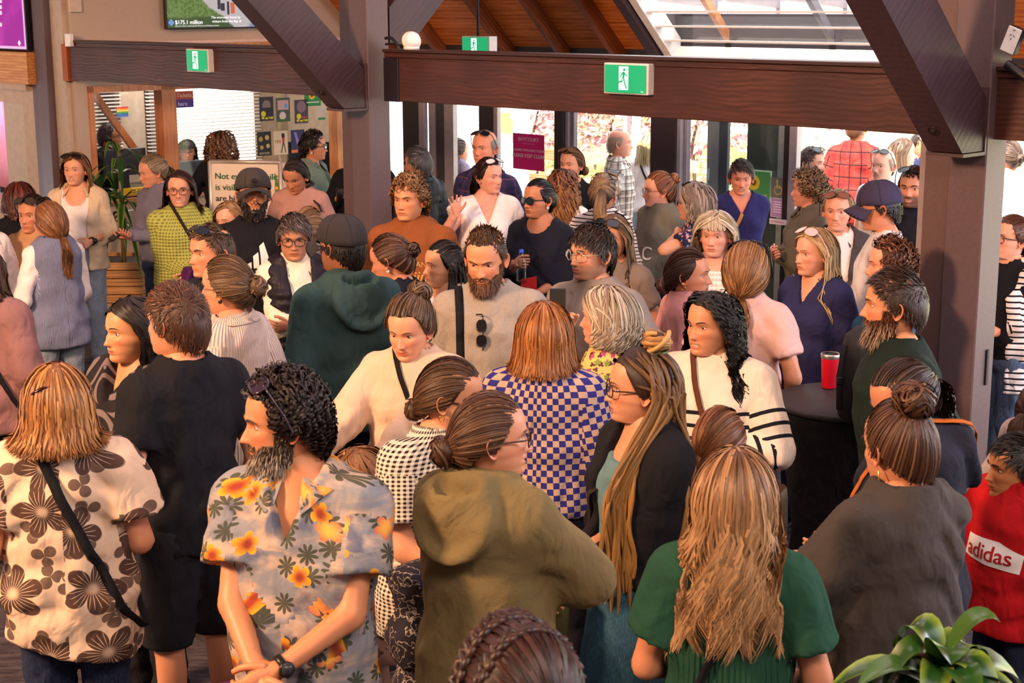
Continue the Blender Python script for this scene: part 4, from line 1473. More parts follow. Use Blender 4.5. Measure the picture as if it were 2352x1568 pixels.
# ------------------------------------------------------------------ hair
HA, HB, HC = .0845, .1075, .1315       # half axes of the scalp
def scalp(phi, z, off=0.0):
 """phi 0 = front, pi/2 = +x; z height; -> point"""
 b = np.arcsin(np.clip(z / HC, -1, 1))
 n = np.stack([np.sin(phi) * np.cos(b), -np.cos(phi) * np.cos(b), np.sin(b)], -1)
 return n * (np.array([HA, HB, HC]) + off) + np.array([0, .003, 0])
def hairline(phi, st=0.0, recede=0.0):
 a = np.abs(((phi + PI) % (2 * PI)) - PI)
 xs = np.radians([0, 25, 48, 64, 76, 86, 98, 112, 130, 150, 180])
 zs = [.085 + recede, .087 + recede * 1.3, .076 + recede, .044, .010, -.014 + st, -.010 + st * .5, -.030, -.058, -.078, -.084]
 return np.interp(a, xs, zs)
def locks(mb, paths, w, t, cols, nseg=4, out=None, rs=None):
 """paths [N,M,3]; w width profile [M] or [N,M]; t thickness ratio; out reference normals"""
 N, M, _ = paths.shape
 w = np.broadcast_to(w, (N, M))
 tg = np.gradient(paths, axis=1)
 tg /= np.linalg.norm(tg, axis=2)[..., None] + 1e-9
 if out is None:
  out = paths * np.array([1, 1, .6])
 b = np.cross(tg, out)
 b /= np.linalg.norm(b, axis=2)[..., None] + 1e-6
 n = np.cross(b, tg)
 r = rs if rs is not None else np.random.RandomState(3)
 if nseg == 2:                      # flat strands, each rolled a little differently
  roll = (r.rand(N) - .5)[:, None, None] * .7
  bb = b * np.cos(roll) + n * np.sin(roll)
  V = np.stack([paths - bb * w[..., None], paths + bb * w[..., None]], 2).reshape(-1, 3)
  i = (np.arange(N)[:, None] * M + np.arange(M - 1)[None]) * 2
  Q = np.stack([i, i + 1, i + 3, i + 2], -1).reshape(-1, 4)
  C = np.repeat((np.repeat(cols[:, None], M, 1) if cols.ndim == 2 else cols)[:, :, None], 2, 2).reshape(-1, 3)
  u0 = r.rand(N)[:, None, None] * 7
  uu = u0 + np.array([-1, 1])[None, None] * w[:, :, None]
  ds = np.concatenate([np.zeros((N, 1)), np.cumsum(np.linalg.norm(np.diff(paths, axis=1), axis=2), 1)], 1)
  vv = np.repeat((ds + u0[:, :, 0] * 2)[:, :, None], 2, 2)
  mb.add(V, Q, None, C, np.stack([uu, vv, 0 * uu], -1).reshape(-1, 3))
  return
 th = np.arange(nseg) / nseg * 2 * PI
 V = paths[:, :, None] + w[:, :, None, None] * (np.cos(th)[:, None] * b[:, :, None] + t * np.sin(th)[:, None] * n[:, :, None])
 V = V.reshape(-1, 3)
 i = (np.arange(N)[:, None, None] * M + np.arange(M - 1)[None, :, None]) * nseg
 j = np.arange(nseg)[None, None]
 j2 = (j + 1) % nseg
 Q = np.stack([i + j, i + nseg + j, i + nseg + j2, i + j2], -1).reshape(-1, 4)
 C = np.repeat(cols[:, None] if cols.ndim == 2 else cols, M if cols.ndim == 2 else 1, 1)
 C = np.repeat(C[:, :, None], nseg, 2).reshape(-1, 3)
 u0 = r.rand(N)[:, None, None] * 7
 uu = u0 + np.cos(th)[None, None] * w[:, :, None] + np.zeros((N, M, nseg))
 ds = np.concatenate([np.zeros((N, 1)), np.cumsum(np.linalg.norm(np.diff(paths, axis=1), axis=2), 1)], 1)
 vv = np.repeat((ds + u0[:, :, 0] * 2)[:, :, None], nseg, 2)
 U = np.stack([uu, vv, np.zeros_like(uu)], -1).reshape(-1, 3)
 mb.add(V, Q, None, C, U)
def hair_cols(r, n, col, var=.16, hi=None, hip=.25):
 c = np.array(lin(col)[:3])
 C = c[None] * (1 + var * r.randn(n, 1)) * (1 + .04 * r.randn(n, 3))
 if hi:
  m = r.rand(n) < hip
  f = r.uniform(.35, 1, (m.sum(), 1))
  C[m] = C[m] * (1 - f) + f * np.array(lin(hi)[:3]) * (1 + .08 * r.randn(m.sum(), 1))
 return np.clip(C, .002, 1)
def roots(r, n, h):
 out = []
 while len(out) < n:
  phi = r.uniform(-PI, PI, n * 3)
  z = r.uniform(-.09, HC, n * 3)
  ok = z > hairline(phi, h.get('side', 0), h.get('recede', 0)) + .003
  if h.get('capped'):
   ok &= z < .022 + .01 * np.cos(phi)
  if h.get('bald') is not None:
   ok &= z < h['bald']
  out += list(zip(phi[ok], z[ok]))
 a = np.array(out[:n])
 return a[:, 0], a[:, 1]
def build_hair(h, xf, push, lod, seed, hs):
 """returns MB of the hair in person space. xf: head space -> person space; push keeps strands outside the clothes"""
 r = np.random.RandomState(seed)
 mb = MB()
 sty = h['s']
 col = h['c']
 hi, hip = h.get('hi'), h.get('hip', .25)
 vol = h.get('vol', .010)
 base = np.array(lin(col)[:3])
 # under-cap
 nph, nz = (40, 12) if lod < 2 else (64, 18)
 if sty != 'none':
  phi = np.arange(nph) / nph * 2 * PI
  hl = hairline(phi, h.get('side', 0), h.get('recede', 0))
  t = np.linspace(0, 1, nz)[:, None]
  capz = np.sin(np.arcsin(hl / HC)[None] * t + PI / 2 * .995 * (1 - t)) * HC
  off = ((.0035 if not h.get('capped') else -.002) + vol * .62 * (not h.get('capped'))) * np.clip((1 - t) * 7, 0, 1) ** .6 - .006 * (t > .97)
  V = scalp(phi[None] + 0 * t, capz, 0)
  nrm = V / np.linalg.norm(V, axis=2)[..., None]
  V = V + nrm * (off + 0 * phi[None])[..., None] + nrm * (r.randn(nz, nph) * (.0012 if sty in ('short', 'curlshort', 'spike') else .0004))[..., None]
  U = np.stack([phi[None] * .09 + 0 * t, t * .2 + 0 * phi[None], 0 * t + 0 * phi[None]], -1)
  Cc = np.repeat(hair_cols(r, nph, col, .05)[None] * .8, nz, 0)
  mb.add(xf(V.reshape(-1, 3)), grid_faces(nz, nph), None, Cc.reshape(-1, 3), U.reshape(-1, 3))
 N = {0: 95, 1: 210, 2: 470}[lod]
 N = int(N * h.get('n', 1.0))
 wl = {0: .0102, 1: .0070, 2: .0050}[lod] * h.get('w', 1.0)
 def emit(paths, w, t=.45, c=None, nseg=2):
  N_, M = paths.shape[:2]
  if c is None:
   c = hair_cols(r, N_, col, .10, hi, hip)
   if h.get('tip'):
    f = np.linspace(0, 1, M)[None, :, None] ** 1.3
    c = c[:, None] * (1 - f) + np.array(lin(h['tip'])[:3]) * (1 + .15 * r.randn(N_, 1, 1)) * f
    c = np.clip(c, .002, 1)
  locks(mb, paths, w, t, c, nseg, paths - xf(np.array([[0, .01, .02]]))[0], r)
 def X(p):
  return xf(p.reshape(-1, 3)).reshape(p.shape)
 M = {0: 6, 1: 8, 2: 11}[lod]
 if h.get('wave', 0) > .012:
  M = int(M * 1.7)
 if sty in ('short', 'spike', 'crop'):
  M = {0: 4, 1: 4, 2: 5}[lod]
 tprof = np.sin(np.clip(np.linspace(0.12, 1, M), 0, 1) * PI) ** .5 * .75 + .25
 tprof[-1] = .12
 s01 = np.linspace(0, 1, M)
 if sty in ('short', 'spike', 'curlshort', 'crop'):
  phi, z = roots(r, int(N * (3.0 if sty != 'curlshort' else 1.7)), h)
  ln = h.get('len', .04)
  n_ = len(phi)
  top = ss(.02, .10, z)
  L = ln * (.45 + .75 * top) * r.uniform(.7, 1.25, n_)
  p0 = scalp(phi, z, vol * .6)
  nr = p0 / np.linalg.norm(p0, axis=1)[:, None]
  # flow: away from a crown whorl at the back, combed by 'comb' (head space vector) on top
  whorl = np.array([.01, .06, .115])
  fl = p0 - whorl
  fl /= np.linalg.norm(fl, axis=1)[:, None] + 1e-6
  fl = fl * (1 - top[:, None] * .75) + np.array(h.get('comb', (.35, -.7, .1))) * top[:, None] + np.array([0, .15, -.55]) * (1 - top[:, None])
  fl = fl - nr * (fl * nr).sum(1)[:, None]
  fl += r.randn(n_, 3) * h.get('mess', .22)
  fl /= np.linalg.norm(fl, axis=1)[:, None] + 1e-6
  lift = h.get('lift', .25) * top + .05
  p = p0[:, None] + L[:, None, None] * s01[None, :, None] * (fl[:, None] + nr[:, None] * (lift[:, None, None] * (1 if sty == 'spike' else 1 - .75 * s01[None, :, None]) + .03))
  if sty != 'spike':
   ax = np.array([HA, HB, HC])
   q = (p - (0, .003, 0)) / ax
   ln_ = np.linalg.norm(q, axis=2)[..., None]
   offs = (vol * .55 + L[:, None] * s01[None] * (lift[:, None] * .55 + .10) + .0015 * r.randn(n_, 1))[..., None]
   p = q / ln_ * (ax + offs) + np.array([0, .003, 0])
  if sty == 'curlshort':
   ph = r.uniform(0, 6.28, n_)[:, None]
   b = np.cross(nr, fl)
   rr = h.get('curl', .007)
   tu = s01[None] * h.get('turns', 1.6) * 2 * PI + ph
   p = p + rr * (np.cos(tu) - np.cos(ph))[..., None] * b[:, None] + rr * (np.sin(tu) - np.sin(ph))[..., None] * nr[:, None] + nr[:, None] * .004
  emit(X(p), wl * (.46 if sty != 'curlshort' else .75) * tprof, .5)
 elif sty in ('bun', 'pony', 'braid', 'halfup', 'sleek'):
  T = np.array(h.get('tie', (0, .118, .02)), float)
  phi, z = roots(r, int(N * 1.6), h)
  p0 = scalp(phi, z, vol * .5)
  ax = np.array([HA, HB, HC])
  a = (p0 - (0, .003, 0)) / ax
  a /= np.linalg.norm(a, axis=1)[:, None]
  b = (T - (0, .003, 0)) / ax
  b /= np.linalg.norm(b)
  dot = np.clip(a @ b, -.999, .999)
  om = np.arccos(dot)
  s = s01[None, :, None]
  sl = (np.sin((1 - s) * om[:, None, None]) * a[:, None] + np.sin(s * om[:, None, None]) * b) / np.sin(om)[:, None, None]
  sl /= np.linalg.norm(sl, axis=2)[..., None]
  puff = vol * (1 + .7 * np.sin(s * PI)) + r.randn(len(phi), 1, 1) * .0018
  p = sl * (ax + puff) + np.array([0, .003, 0])
  pull = (T - p) * (s ** 8)
  p = p + pull
  if h.get('mess'):
   p += np.cumsum(r.randn(*p.shape) * h['mess'] * .0015, axis=1)
  emit(X(p), wl * .8 * (1.0 - .35 * s01), .4)
  if sty == 'bun':
   R = h.get('bunr', .038)
   c = T + b / np.linalg.norm(b) * R * .75
   nb = int(N * .45) + 14
   e1 = np.cross(b, (1, .2, .3))
   e1 /= np.linalg.norm(e1)
   e2 = np.cross(b, e1)
   u0 = r.uniform(0, 6.28, nb)[:, None]
   v0 = np.arccos(r.uniform(-.75, .9, nb))[:, None]
   mm = h.get('bunmess', .3)
   tu = u0 + s01[None] * r.uniform(1.2, 3.2, nb)[:, None]
   tv = v0 + mm * np.sin(s01[None] * 5 + u0 * 3)
   rr = R * (1 + (.16 + mm * .2) * r.randn(nb)[:, None] * .6)
   p = c + rr[..., None] * (np.sin(tv)[..., None] * (np.cos(tu)[..., None] * e1 + np.sin(tu)[..., None] * e2) + .85 * np.cos(tv)[..., None] * b)
   V, F = uvsphere_front(c, R * .9, np.linspace(.05, PI - .05, 8), 12, b, e1)
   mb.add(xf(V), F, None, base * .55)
   pc = X(p)
   C_ = xf(c[None])[0]
   locks(mb, pc, wl * 1.25 * tprof, .5, hair_cols(r, nb, h.get('bunc', col), .15, hi, hip), 2, pc - C_, r)
  if sty in ('pony', 'braid', 'halfup'):
   Lh = h.get('len', .3)
   nt = int(N * (.5 if sty != 'halfup' else .6))
   Tp = xf(T[None])[0]
   Bd = xf((T + b * .05)[None])[0] - Tp
   Bd /= np.linalg.norm(Bd)
   if sty == 'braid':
    side = h.get('tailto', (0, .02, -1))
    ms = 26
    sb = np.linspace(0, 1, ms)
    dirv = np.asarray(side, float)
    dirv /= np.linalg.norm(dirv)
    ctr = Tp + Bd * .025 * np.sin(np.clip(sb * 3, 0, 1.57))[:, None] + dirv * Lh * sb[:, None]
    ctr = push(ctr, .022)
    e1 = np.cross(dirv, Bd)
    e1 /= np.linalg.norm(e1)
    e2 = np.cross(dirv, e1)
    P3 = []
    for q in range(3):
     a_ = sb * Lh / .075 * 2 * PI + q * 2 * PI / 3
     rad = .011 * (1 - .55 * sb)
     P3.append(ctr + (np.cos(a_) * rad)[:, None] * e1 * 1.4 + (np.sin(2 * a_) * rad * .6)[:, None] * e2)
    P3 = np.array(P3)
    locks(mb, P3, (.0125 * (1 - .5 * sb)), .8, hair_cols(r, 3, col, .1), 6, None, r)
   else:
    wav = h.get('wave', .006)
    g = np.asarray(h.get('tailto', (0, .0, -1)), float)
    g = g / np.linalg.norm(g)
    spread = h.get('spread', .028)
    a_ = r.uniform(0, 6.28, nt)
    rad = np.sqrt(r.rand(nt))
    e1 = np.cross(g, Bd)
    e1 /= np.linalg.norm(e1) + 1e-6
    e2 = np.cross(g, e1)
    sp = s01[None]
    LL = Lh * r.uniform(.75, 1.05, nt)[:, None]
    cen = Tp + Bd * (.05 * np.sin(np.clip(sp * 2.2, 0, 1.57)))[..., None] + g * (LL * sp ** 1.15)[..., None]
    prof = .008 + spread * np.sin(np.clip(sp * 1.1, 0, 1) * PI * .75)
    ph = r.uniform(0, 6.28, nt)[:, None] * .5
    p = cen + (prof * (rad * np.cos(a_))[:, None] + wav * np.sin(sp * h.get('wn', 9) + ph))[..., None] * e1 * 1.2 + (prof * (rad * np.sin(a_))[:, None] * .7)[..., None] * e2
    p = push(p.reshape(-1, 3), .006).reshape(p.shape)
    emit(p, wl * 1.1 * tprof, .5)
  if h.get('tiec'):
   V = []
   m2 = MB()
   m2.tube([xf((T - b * .006)[None])[0], xf((T + b * .010)[None])[0]], .013, 10, lin(h['tiec'])[:3])
   mb.add(m2.V[0], m2.Q[0], m2.T[0], m2.C[0])
 if sty in ('down', 'halfup', 'dread'):
  part = h.get('part', .012)
  Lh = h.get('len', .3)
  if sty == 'halfup':
   Lh = h.get('len2', Lh)
  n_ = N if sty != 'dread' else h.get('nd', 58)
  if sty == 'halfup':
   phi = np.concatenate([r.uniform(1.5, PI, n_ // 2), r.uniform(-PI, -1.5, n_ // 2)])
   z = r.uniform(-.08, .03, len(phi))
   z = np.maximum(z, hairline(phi) + .004)
  else:
   phi, z = roots(r, n_, h)
  n_ = len(phi)
  p0 = scalp(phi, z, vol)
  side = np.sign(p0[:, 0] - part + 1e-5)
  a0 = np.abs(((phi + PI) % (2 * PI)) - PI)
  # azimuth where the strand leaves the head
  amin = math.radians(h.get('face', 78))
  ar = np.where(a0 < amin, amin + (a0 / amin) * .45 + np.abs(p0[:, 0]) * 1.2, a0)
  ar = np.clip(ar + r.randn(n_) * .06, amin - .06, PI)
  sgn = np.where(a0 > 2.6, np.sign(np.sin(phi)), side)
  zr = -.015 + .02 * r.randn(n_)
  nh = M // 2 + 1
  f = np.linspace(0, 1, nh)[None]
  az0 = np.abs(phi) * np.sign(np.sin(phi) + 1e-9)
  az1 = ar * sgn
  top_blend = ss(.118, .05, z)[:, None]
  azp = az0[:, None] + (az1 - az0)[:, None] * (1 - (1 - f) ** (1.6))
  cross = (np.abs(az1 - az0) > PI)
  azp = np.where(cross[:, None], az1[:, None] + 0 * f, azp)
  zp = z[:, None] + (np.minimum(zr, z - .004) - z)[:, None] * f ** 1.35
  pa = scalp(azp, zp, vol * (1 + .6 * f[..., None] * 0) + 0)
  pa = pa + (pa / np.linalg.norm(pa, axis=2)[..., None]) * (h.get('body', .012) * np.sin(f * PI * .6) + r.randn(n_, 1) * .003)[..., None]
  pa_z = pa[:, -1, 2].copy()
  pa = X(pa)
  nb_ = M - nh + (0 if sty != 'dread' else 10)
  g = np.linspace(0, 1, nb_ + 1)[None, 1:]
  ll = np.maximum(Lh + (pa_z + .015), .025)[:, None] * r.uniform(h.get('lmin', .82), 1.04, n_)[:, None]
  end = pa[:, -1]
  hc = xf(np.zeros((1, 3)))[0]
  outv = end - hc
  outv[:, 2] = 0
  outv /= np.linalg.norm(outv, axis=1)[:, None] + 1e-6
  fl = h.get('flare', .01)
  pb = end[:, None] + np.array([0, 0, -1.0]) * (ll * g)[..., None] + outv[:, None] * (fl * np.sin(g * PI * .5) + (h.get('flip', 0) * g ** 4))[..., None]
  tgt = h.get('sweep')
  if tgt is not None:
   pb = pb + (np.asarray(tgt, float)[None, None] * (g ** 1.5)[..., None])
  ph = r.uniform(0, 6.28, n_)[:, None]
  wv = h.get('wave', .004)
  tan = np.cross(outv, (0, 0, 1.0))
  wn = h.get('wn', 8)
  if h.get('coh'):
   ph = ph * .15 + np.round(ar * 4)[:, None] * 1.7
  pb = pb + (wv * np.sin(g * wn + ph) * np.clip(g * 3, 0, 1))[..., None] * tan[:, None] + (wv * .8 * np.cos(g * wn + ph) * np.clip(g * 3, 0, 1))[..., None] * outv[:, None]
  if h.get('front'):
   fm = ((az1 > 0) & (r.rand(n_) < h['front']))[:, None, None]
   pb = pb + fm * np.array([.02, -.19, 0]) * (np.clip(g * 2.4, 0, 1) ** 1.2)[..., None]
  pb = push(pb.reshape(-1, 3), .004 + .010 * r.rand()).reshape(pb.shape)
  p = np.concatenate([pa, pb], 1)
  if sty == 'dread' or h.get('front'):
   for _ in range(3):
    p[:, 1:-1] = .25 * p[:, :-2] + .5 * p[:, 1:-1] + .25 * p[:, 2:]
  if sty == 'dread':
   Md = p.shape[1]
   wd = .0074 * np.ones(Md) * (1 + .12 * np.sin(np.arange(Md) * 2.1))
   wd[-1] = .002
   locks(mb, p, wd, .95, np.clip(hair_cols(r, n_, col, .12)[:, None] * (1 - np.linspace(0, 1, Md)[None, :, None] ** .7) + np.array(lin(h.get('tip', col))[:3]) * (1 + .12 * r.randn(n_, 1, 1)) * np.linspace(0, 1, Md)[None, :, None] ** .7, .002, 1), 6, None, r)
  else:
   tp = np.ones(M)
   tp[-3:] = [.85, .6, .15]
   emit(p, wl * 1.15 * tp, .4)
  if h.get('fringe'):
   nf = N // 5
   phf = r.uniform(-.75, .75, nf)
   zf = r.uniform(.076, .11, nf)
   p0 = scalp(phf, zf, vol)
   g = np.linspace(0, 1, M)[None]
   zt = h['fringe'] + r.randn(nf) * .006
   zz = zf[:, None] + (zt - zf)[:, None] * g
   pf = scalp(phf[:, None] * (1 + .15 * g), zz, vol * 1.2)
   emit(X(pf), wl * tprof, .4)
 if sty == 'curly':
  phi, z = roots(r, int(N * .8), h)
  n_ = len(phi)
  Mc = {0: 12, 1: 18, 2: 30}[lod]
  s = np.linspace(0, 1, Mc)[None]
  Lh = h.get('len', .25)
  part = h.get('part', .0)
  p0 = scalp(phi, z, vol * .6)
  a0 = np.abs(((phi + PI) % (2 * PI)) - PI)
  amin = math.radians(h.get('face', 80))
  ar = np.where(a0 < amin, amin + (a0 / amin) * .5, a0)
  sgn = np.where(a0 > 2.6, np.sign(np.sin(phi)), np.sign(p0[:, 0] - part + 1e-5))
  zr = np.minimum(-.02 + .03 * r.randn(n_), z - .004)
  rim = scalp(ar * sgn, zr, vol + h.get('body', .018))
  mid = scalp((np.abs(phi) * .5 + ar * .5) * sgn, (z * .75 + zr * .25), vol + h.get('body', .018))
  p0, mid, rim = X(p0), X(mid), X(rim)
  hc = xf(np.zeros((1, 3)))[0]
  outv = rim - hc
  outv[:, 2] = 0
  outv /= np.linalg.norm(outv, axis=1)[:, None]
  endp = rim + np.array([0, 0, -1.0]) * (Lh * r.uniform(.55, 1.05, n_))[:, None] + outv * (h.get('flare', .02))
  K = np.stack([p0, mid, rim, rim * .5 + endp * .5, endp], 1)
  fine = np.stack([catmull(K[i], s[0] * 4) for i in range(n_)])
  ph = r.uniform(0, 6.28, n_)[:, None]
  tu = s * h.get('turns', 7) * 2 * PI + ph
  rr = h.get('curl', .008) * np.clip(s * 4, 0, 1)
  e2 = np.cross(outv, (0, 0, 1.0))
  fine = fine + (rr * np.cos(tu))[..., None] * e2[:, None] + (rr * np.sin(tu))[..., None] * outv[:, None]
  fine = push(fine.reshape(-1, 3), .004).reshape(fine.shape)
  tp = np.ones(Mc)
  tp[-2:] = [.7, .2]
  emit(fine, wl * .85 * tp, .6)
 # loose flyaways
 return mb
def build_beard(b, P, xf, seed, lod):
 r = np.random.RandomState(seed)
 mb = MB()
 pts = P.reshape(-1, 3)
 ax = np.abs(pts[:, 0])
 x, y, z = pts.T
 m = (z < -.030 - .0) & (z > -.108) & (y < .012)
 cheek = z < -.030 - np.clip((.055 - ax), 0, .03) * .9
 mouth = (np.abs(z + .057) < .0105) & (ax < .024)
 tash = (z < -.036) & (z > -.050) & (ax < .03) & (y < -.05)
 ok = (m & (cheek | tash) & ~mouth) | ((ax > .055) & (z < .005) & (z > -.1) & (y > -.045) & (y < .004))
 if b.get('goatee'):
  ok &= (ax < .034)
 src = pts[ok]
 nr_, nc_ = P.shape[:2]
 fq = grid_faces(nr_, nc_)
 fq = fq[ok[fq].all(1)]
 ctr = pts - np.array([0, .0, -.02])
 ctr /= np.linalg.norm(ctr, axis=1)[:, None]
 puff = (.0015 + b.get('len', .02) * .22 * ss(-.045, -.09, z))[:, None]
 mb.add(xf(pts + ctr * puff + np.array([0, 0, -1.0]) * puff * .6), fq, None, np.array(lin(b['c'])[:3]) * .75)
 n = {0: 110, 1: 420, 2: 1700}[lod]
 p0 = src[r.randint(0, len(src), n)] + r.randn(n, 3) * .002
 nr = p0 - np.array([0, .0, -.02])
 nr /= np.linalg.norm(nr, axis=1)[:, None]
 L = b.get('len', .02) * r.uniform(.5, 1.1, n) * (.35 + .65 * ss(-.035, -.09, p0[:, 2])) * (.5 + .5 * ss(.02, -.05, p0[:, 1]))
 s = np.linspace(0, 1, 6)[None, :, None]
 d = nr * .45 + np.array([0, -.12, -.75]) + r.randn(n, 3) * .14
 p = p0[:, None] + L[:, None, None] * s * d[:, None] + nr[:, None] * .002
 c = hair_cols(r, n, b['c'], .2)
 if b.get('c2'):
  f = ss(-.05, -.1, p0[:, 2] - L)[:, None] * .9
  c = c * (1 - f) + np.array(lin(b['c2'])[:3]) * f
 w = np.array([.7, 1, 1, .9, .6, .2]) * {0: .006, 1: .0030, 2: .0014}[lod]
 locks(mb, xf(p.reshape(-1, 3)).reshape(p.shape), w, .6, c, 2, None, r)
 return mb
# ------------------------------------------------------------------ people
_cl = {}
def cloth(base, pattern=None, **kw):
 key = (base, pattern, tuple(sorted(kw.items())))
 if key not in _cl:
  _cl[key] = mat_cloth('cloth', base, pattern, **kw)
 return _cl[key]
def text_geo(body, size, align='CENTER', extrude=0.0, shear=0.0, space=1.0):
 c = bpy.data.curves.new('txt', 'FONT')
 c.body = body
 c.size = size
 c.align_x = align
 c.align_y = 'CENTER'
 c.extrude = extrude
 c.shear = shear
 c.space_character = space
 c.resolution_u = 3
 o = bpy.data.objects.new('txt', c)
 me = o.to_mesh()
 V = np.empty(len(me.vertices) * 3)
 me.vertices.foreach_get('co', V)
 V = V.reshape(-1, 3)
 me.calc_loop_triangles()
 T = np.empty(len(me.loop_triangles) * 3, int)
 me.loop_triangles.foreach_get('vertices', T)
 o.to_mesh_clear()
 bpy.data.objects.remove(o)
 bpy.data.curves.remove(c)
 return V, T.reshape(-1, 3)
def text_on(mb, body, size, o, ax, ay, col=(1, 1, 1), align='CENTER', bold=0.0, **kw):
 """flat lettering in the plane o + x*ax + y*ay"""
 V, T = text_geo(body, size, align, **kw)
 o, ax, ay = [np.asarray(q, float) for q in (o, ax, ay)]
 n = np.cross(ax, ay)
 for dx in ((0, ) if not bold else (-bold, 0, bold)):
  mb.add(o + (V[:, :1] + dx) * ax + V[:, 1:2] * ay + n * abs(dx) * .02, None, T, col)
def bvh_of(V, Q):
 return BVHTree.FromPolygons([tuple(v) for v in V], [tuple(q) for q in Q])
def push_out(f, P, d):
 Q_ = np.asarray(P, np.float32).copy()
 for _ in range(3):
  v0 = f(Q_)
  m = v0 < d
  if not m.any():
   break
  e_ = .006
  q = Q_[m]
  g = np.stack([f(q + np.eye(3, dtype=np.float32)[i] * e_) - f(q - np.eye(3, dtype=np.float32)[i] * e_) for i in range(3)], 1)
  g /= np.linalg.norm(g, axis=1)[:, None] + 1e-6
  Q_[m] = q + g * np.clip(d - v0[m], 0, .05)[:, None]
 return Q_.astype(float)
def collar(s, g, f, parent, warp):
 """turned-down shirt collar: a folded strip round the neck with two points at the front"""
 k = s.k
 gap = g.get('gap', .34 + 7 * max(0, (g.get('open') or 0) - .03) if g.get('neck', ('crew',))[0] in ('shirt', 'v') else .12)
 n = 29
 th = np.linspace(gap, 2 * PI - gap, n)
 fr = np.clip(1 - np.minimum(th - gap, 2 * PI - gap - th) / .75, 0, 1)      # 1 at the points
 cw = g.get('collarw', .042)
 V = []
 for r, dz, ex in ((.062, -.010, 0), (.065, .020, 0), (.070, .026, .0), (.078, .016, .2), (.070 + cw * .8, -.012, .7), (.072 + cw, -.022, 1.0)):
  rr = r + fr ** 2 * .030 * ex
  y = .022 - rr * .95 * np.cos(th)
  z = 1.436 + .22 * (y - .02) + dz - fr ** 2 * .022 * ex
  V.append(np.stack([rr * np.sin(th), y, z], 1) * k)
 V = np.array(V)
 for j, d in ((3, .008), (4, .006), (5, .004)):
  V[j] = push_out(f, V[j], d)
 W = np.concatenate([V, V[::-1] - np.array([0, 0, .004])])
 Q = np.array([[i * n + j, i * n + j + 1, (i + 1) * n + j + 1, (i + 1) * n + j] for i in range(11) for j in range(n - 1)])
 P = W.reshape(-1, 3)
 U = np.stack([np.arctan2(P[:, 0], -P[:, 1]) * .17, P[:, 2] / k + .3, 0 * P[:, 0]], 1)
 MB().add(P, Q, None, (1, 1, 1), U).build('collar', g['m'], parent, xf=warp)
def subdivide(V2, T, n):
 V2, T = np.asarray(V2, float), np.asarray(T, int)
 for _ in range(n):
  a, b, c = V2[T[:, 0]], V2[T[:, 1]], V2[T[:, 2]]
  m = len(T)
  base = len(V2)
  V2 = np.concatenate([V2, (a + b) / 2, (b + c) / 2, (c + a) / 2])
  ab, bc, ca = [base + i * m + np.arange(m) for i in range(3)]
  T = np.concatenate([np.stack([T[:, 0], ab, ca], 1), np.stack([ab, T[:, 1], bc], 1), np.stack([ca, bc, T[:, 2]], 1), np.stack([ab, bc, ca], 1)])
 return V2, T
def project_print(bv, V2, T, back=False, lift=.004):
 """V2: (x, z) points in front of the chest, dropped on the garment"""
 out = []
 d = Vector((0, 1, 0)) if not back else Vector((0, -1, 0))
 last = -.1
 for x, z in V2:
  hit = bv.ray_cast(Vector((x, -1.0 if not back else 1.0, z)), d)
  if hit[0] is not None:
   last = hit[0].y
  out.append((x, last - lift if not back else last + lift, z))
 return np.array(out), T
def glasses(mb, kind, F=None, col=(.02, .02, .02), lens=(.02, .02, .025)):
 """returns head-space geometry: rim tubes, bridge, temples; F maps points"""
 F = F or (lambda p: p)
 wx, wz, pw = (.0265, .021, 2.6) if kind != 'round' else (.024, .0225, 2.0)
 t = np.linspace(0, 2 * PI, 25)
 rr = .0022 if kind != 'thin' else .0012
 if kind == 'sun':
  rr = .003
 for q in (-1, 1):
  c, s_ = np.cos(t), np.sin(t)
  x = np.sign(c) * np.abs(c) ** (2 / pw) * wx
  z = np.sign(s_) * np.abs(s_) ** (2 / pw) * wz
  P = np.stack([q * .0335 + x, -.1035 + .35 * np.clip(q * x + .0, -.03, .03) ** 1 * .25 + .02 * (q * x / .03) * .3, .009 + z], 1)
  mb.tube(F(P), rr, 5, col, False)
  fan = np.vstack([P[:-1], P[:-1].mean(0)[None]])
  T = [[24, i, (i + 1) % 24] for i in range(24)]
  if kind == 'sun':
   mb.add(F(fan), None, T, lens)
  P = np.array([(q * .0605, -.0975, .016), (q * .072, -.085, .016), (q * .079, -.03, .014), (q * .080, .008, .010), (q * .078, .022, -.012)])
  mb.tube(F(P), rr * 1.1, 5, col)
 mb.tube(F(np.array([(-.009, -.1035, .013), (0, -.107, .016), (.009, -.1035, .013)])), rr, 5, col)
def ears(mb, col, male):
 for q in (-1, 1):
  t = np.arange(14) / 14 * 2 * PI
  rings = [(.12, .001), (.45, .0), (.72, .004), (.9, .0115), (1.0, .012), (1.02, .008), (.8, -.004)]
  V = []
  for s_, ox in rings:
   r_y = .0165 * (1 + .12 * np.sin(t)) * s_
   r_z = (.031 - .004 * np.cos(t)) * s_
   y = r_y * np.cos(t) + .004 * np.sin(t)
   z = r_z * np.sin(t)
   V.append(np.stack([q * (ox + .45 * (y + .016)), y, z], 1))
  V = np.concatenate(V) + np.array([q * .0725, .008, .0])
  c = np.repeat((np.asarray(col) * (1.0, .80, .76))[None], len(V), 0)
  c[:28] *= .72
  f = grid_faces(len(rings), 14)
  mb.add(V, f if q < 0 else f[:, ::-1], None, c)
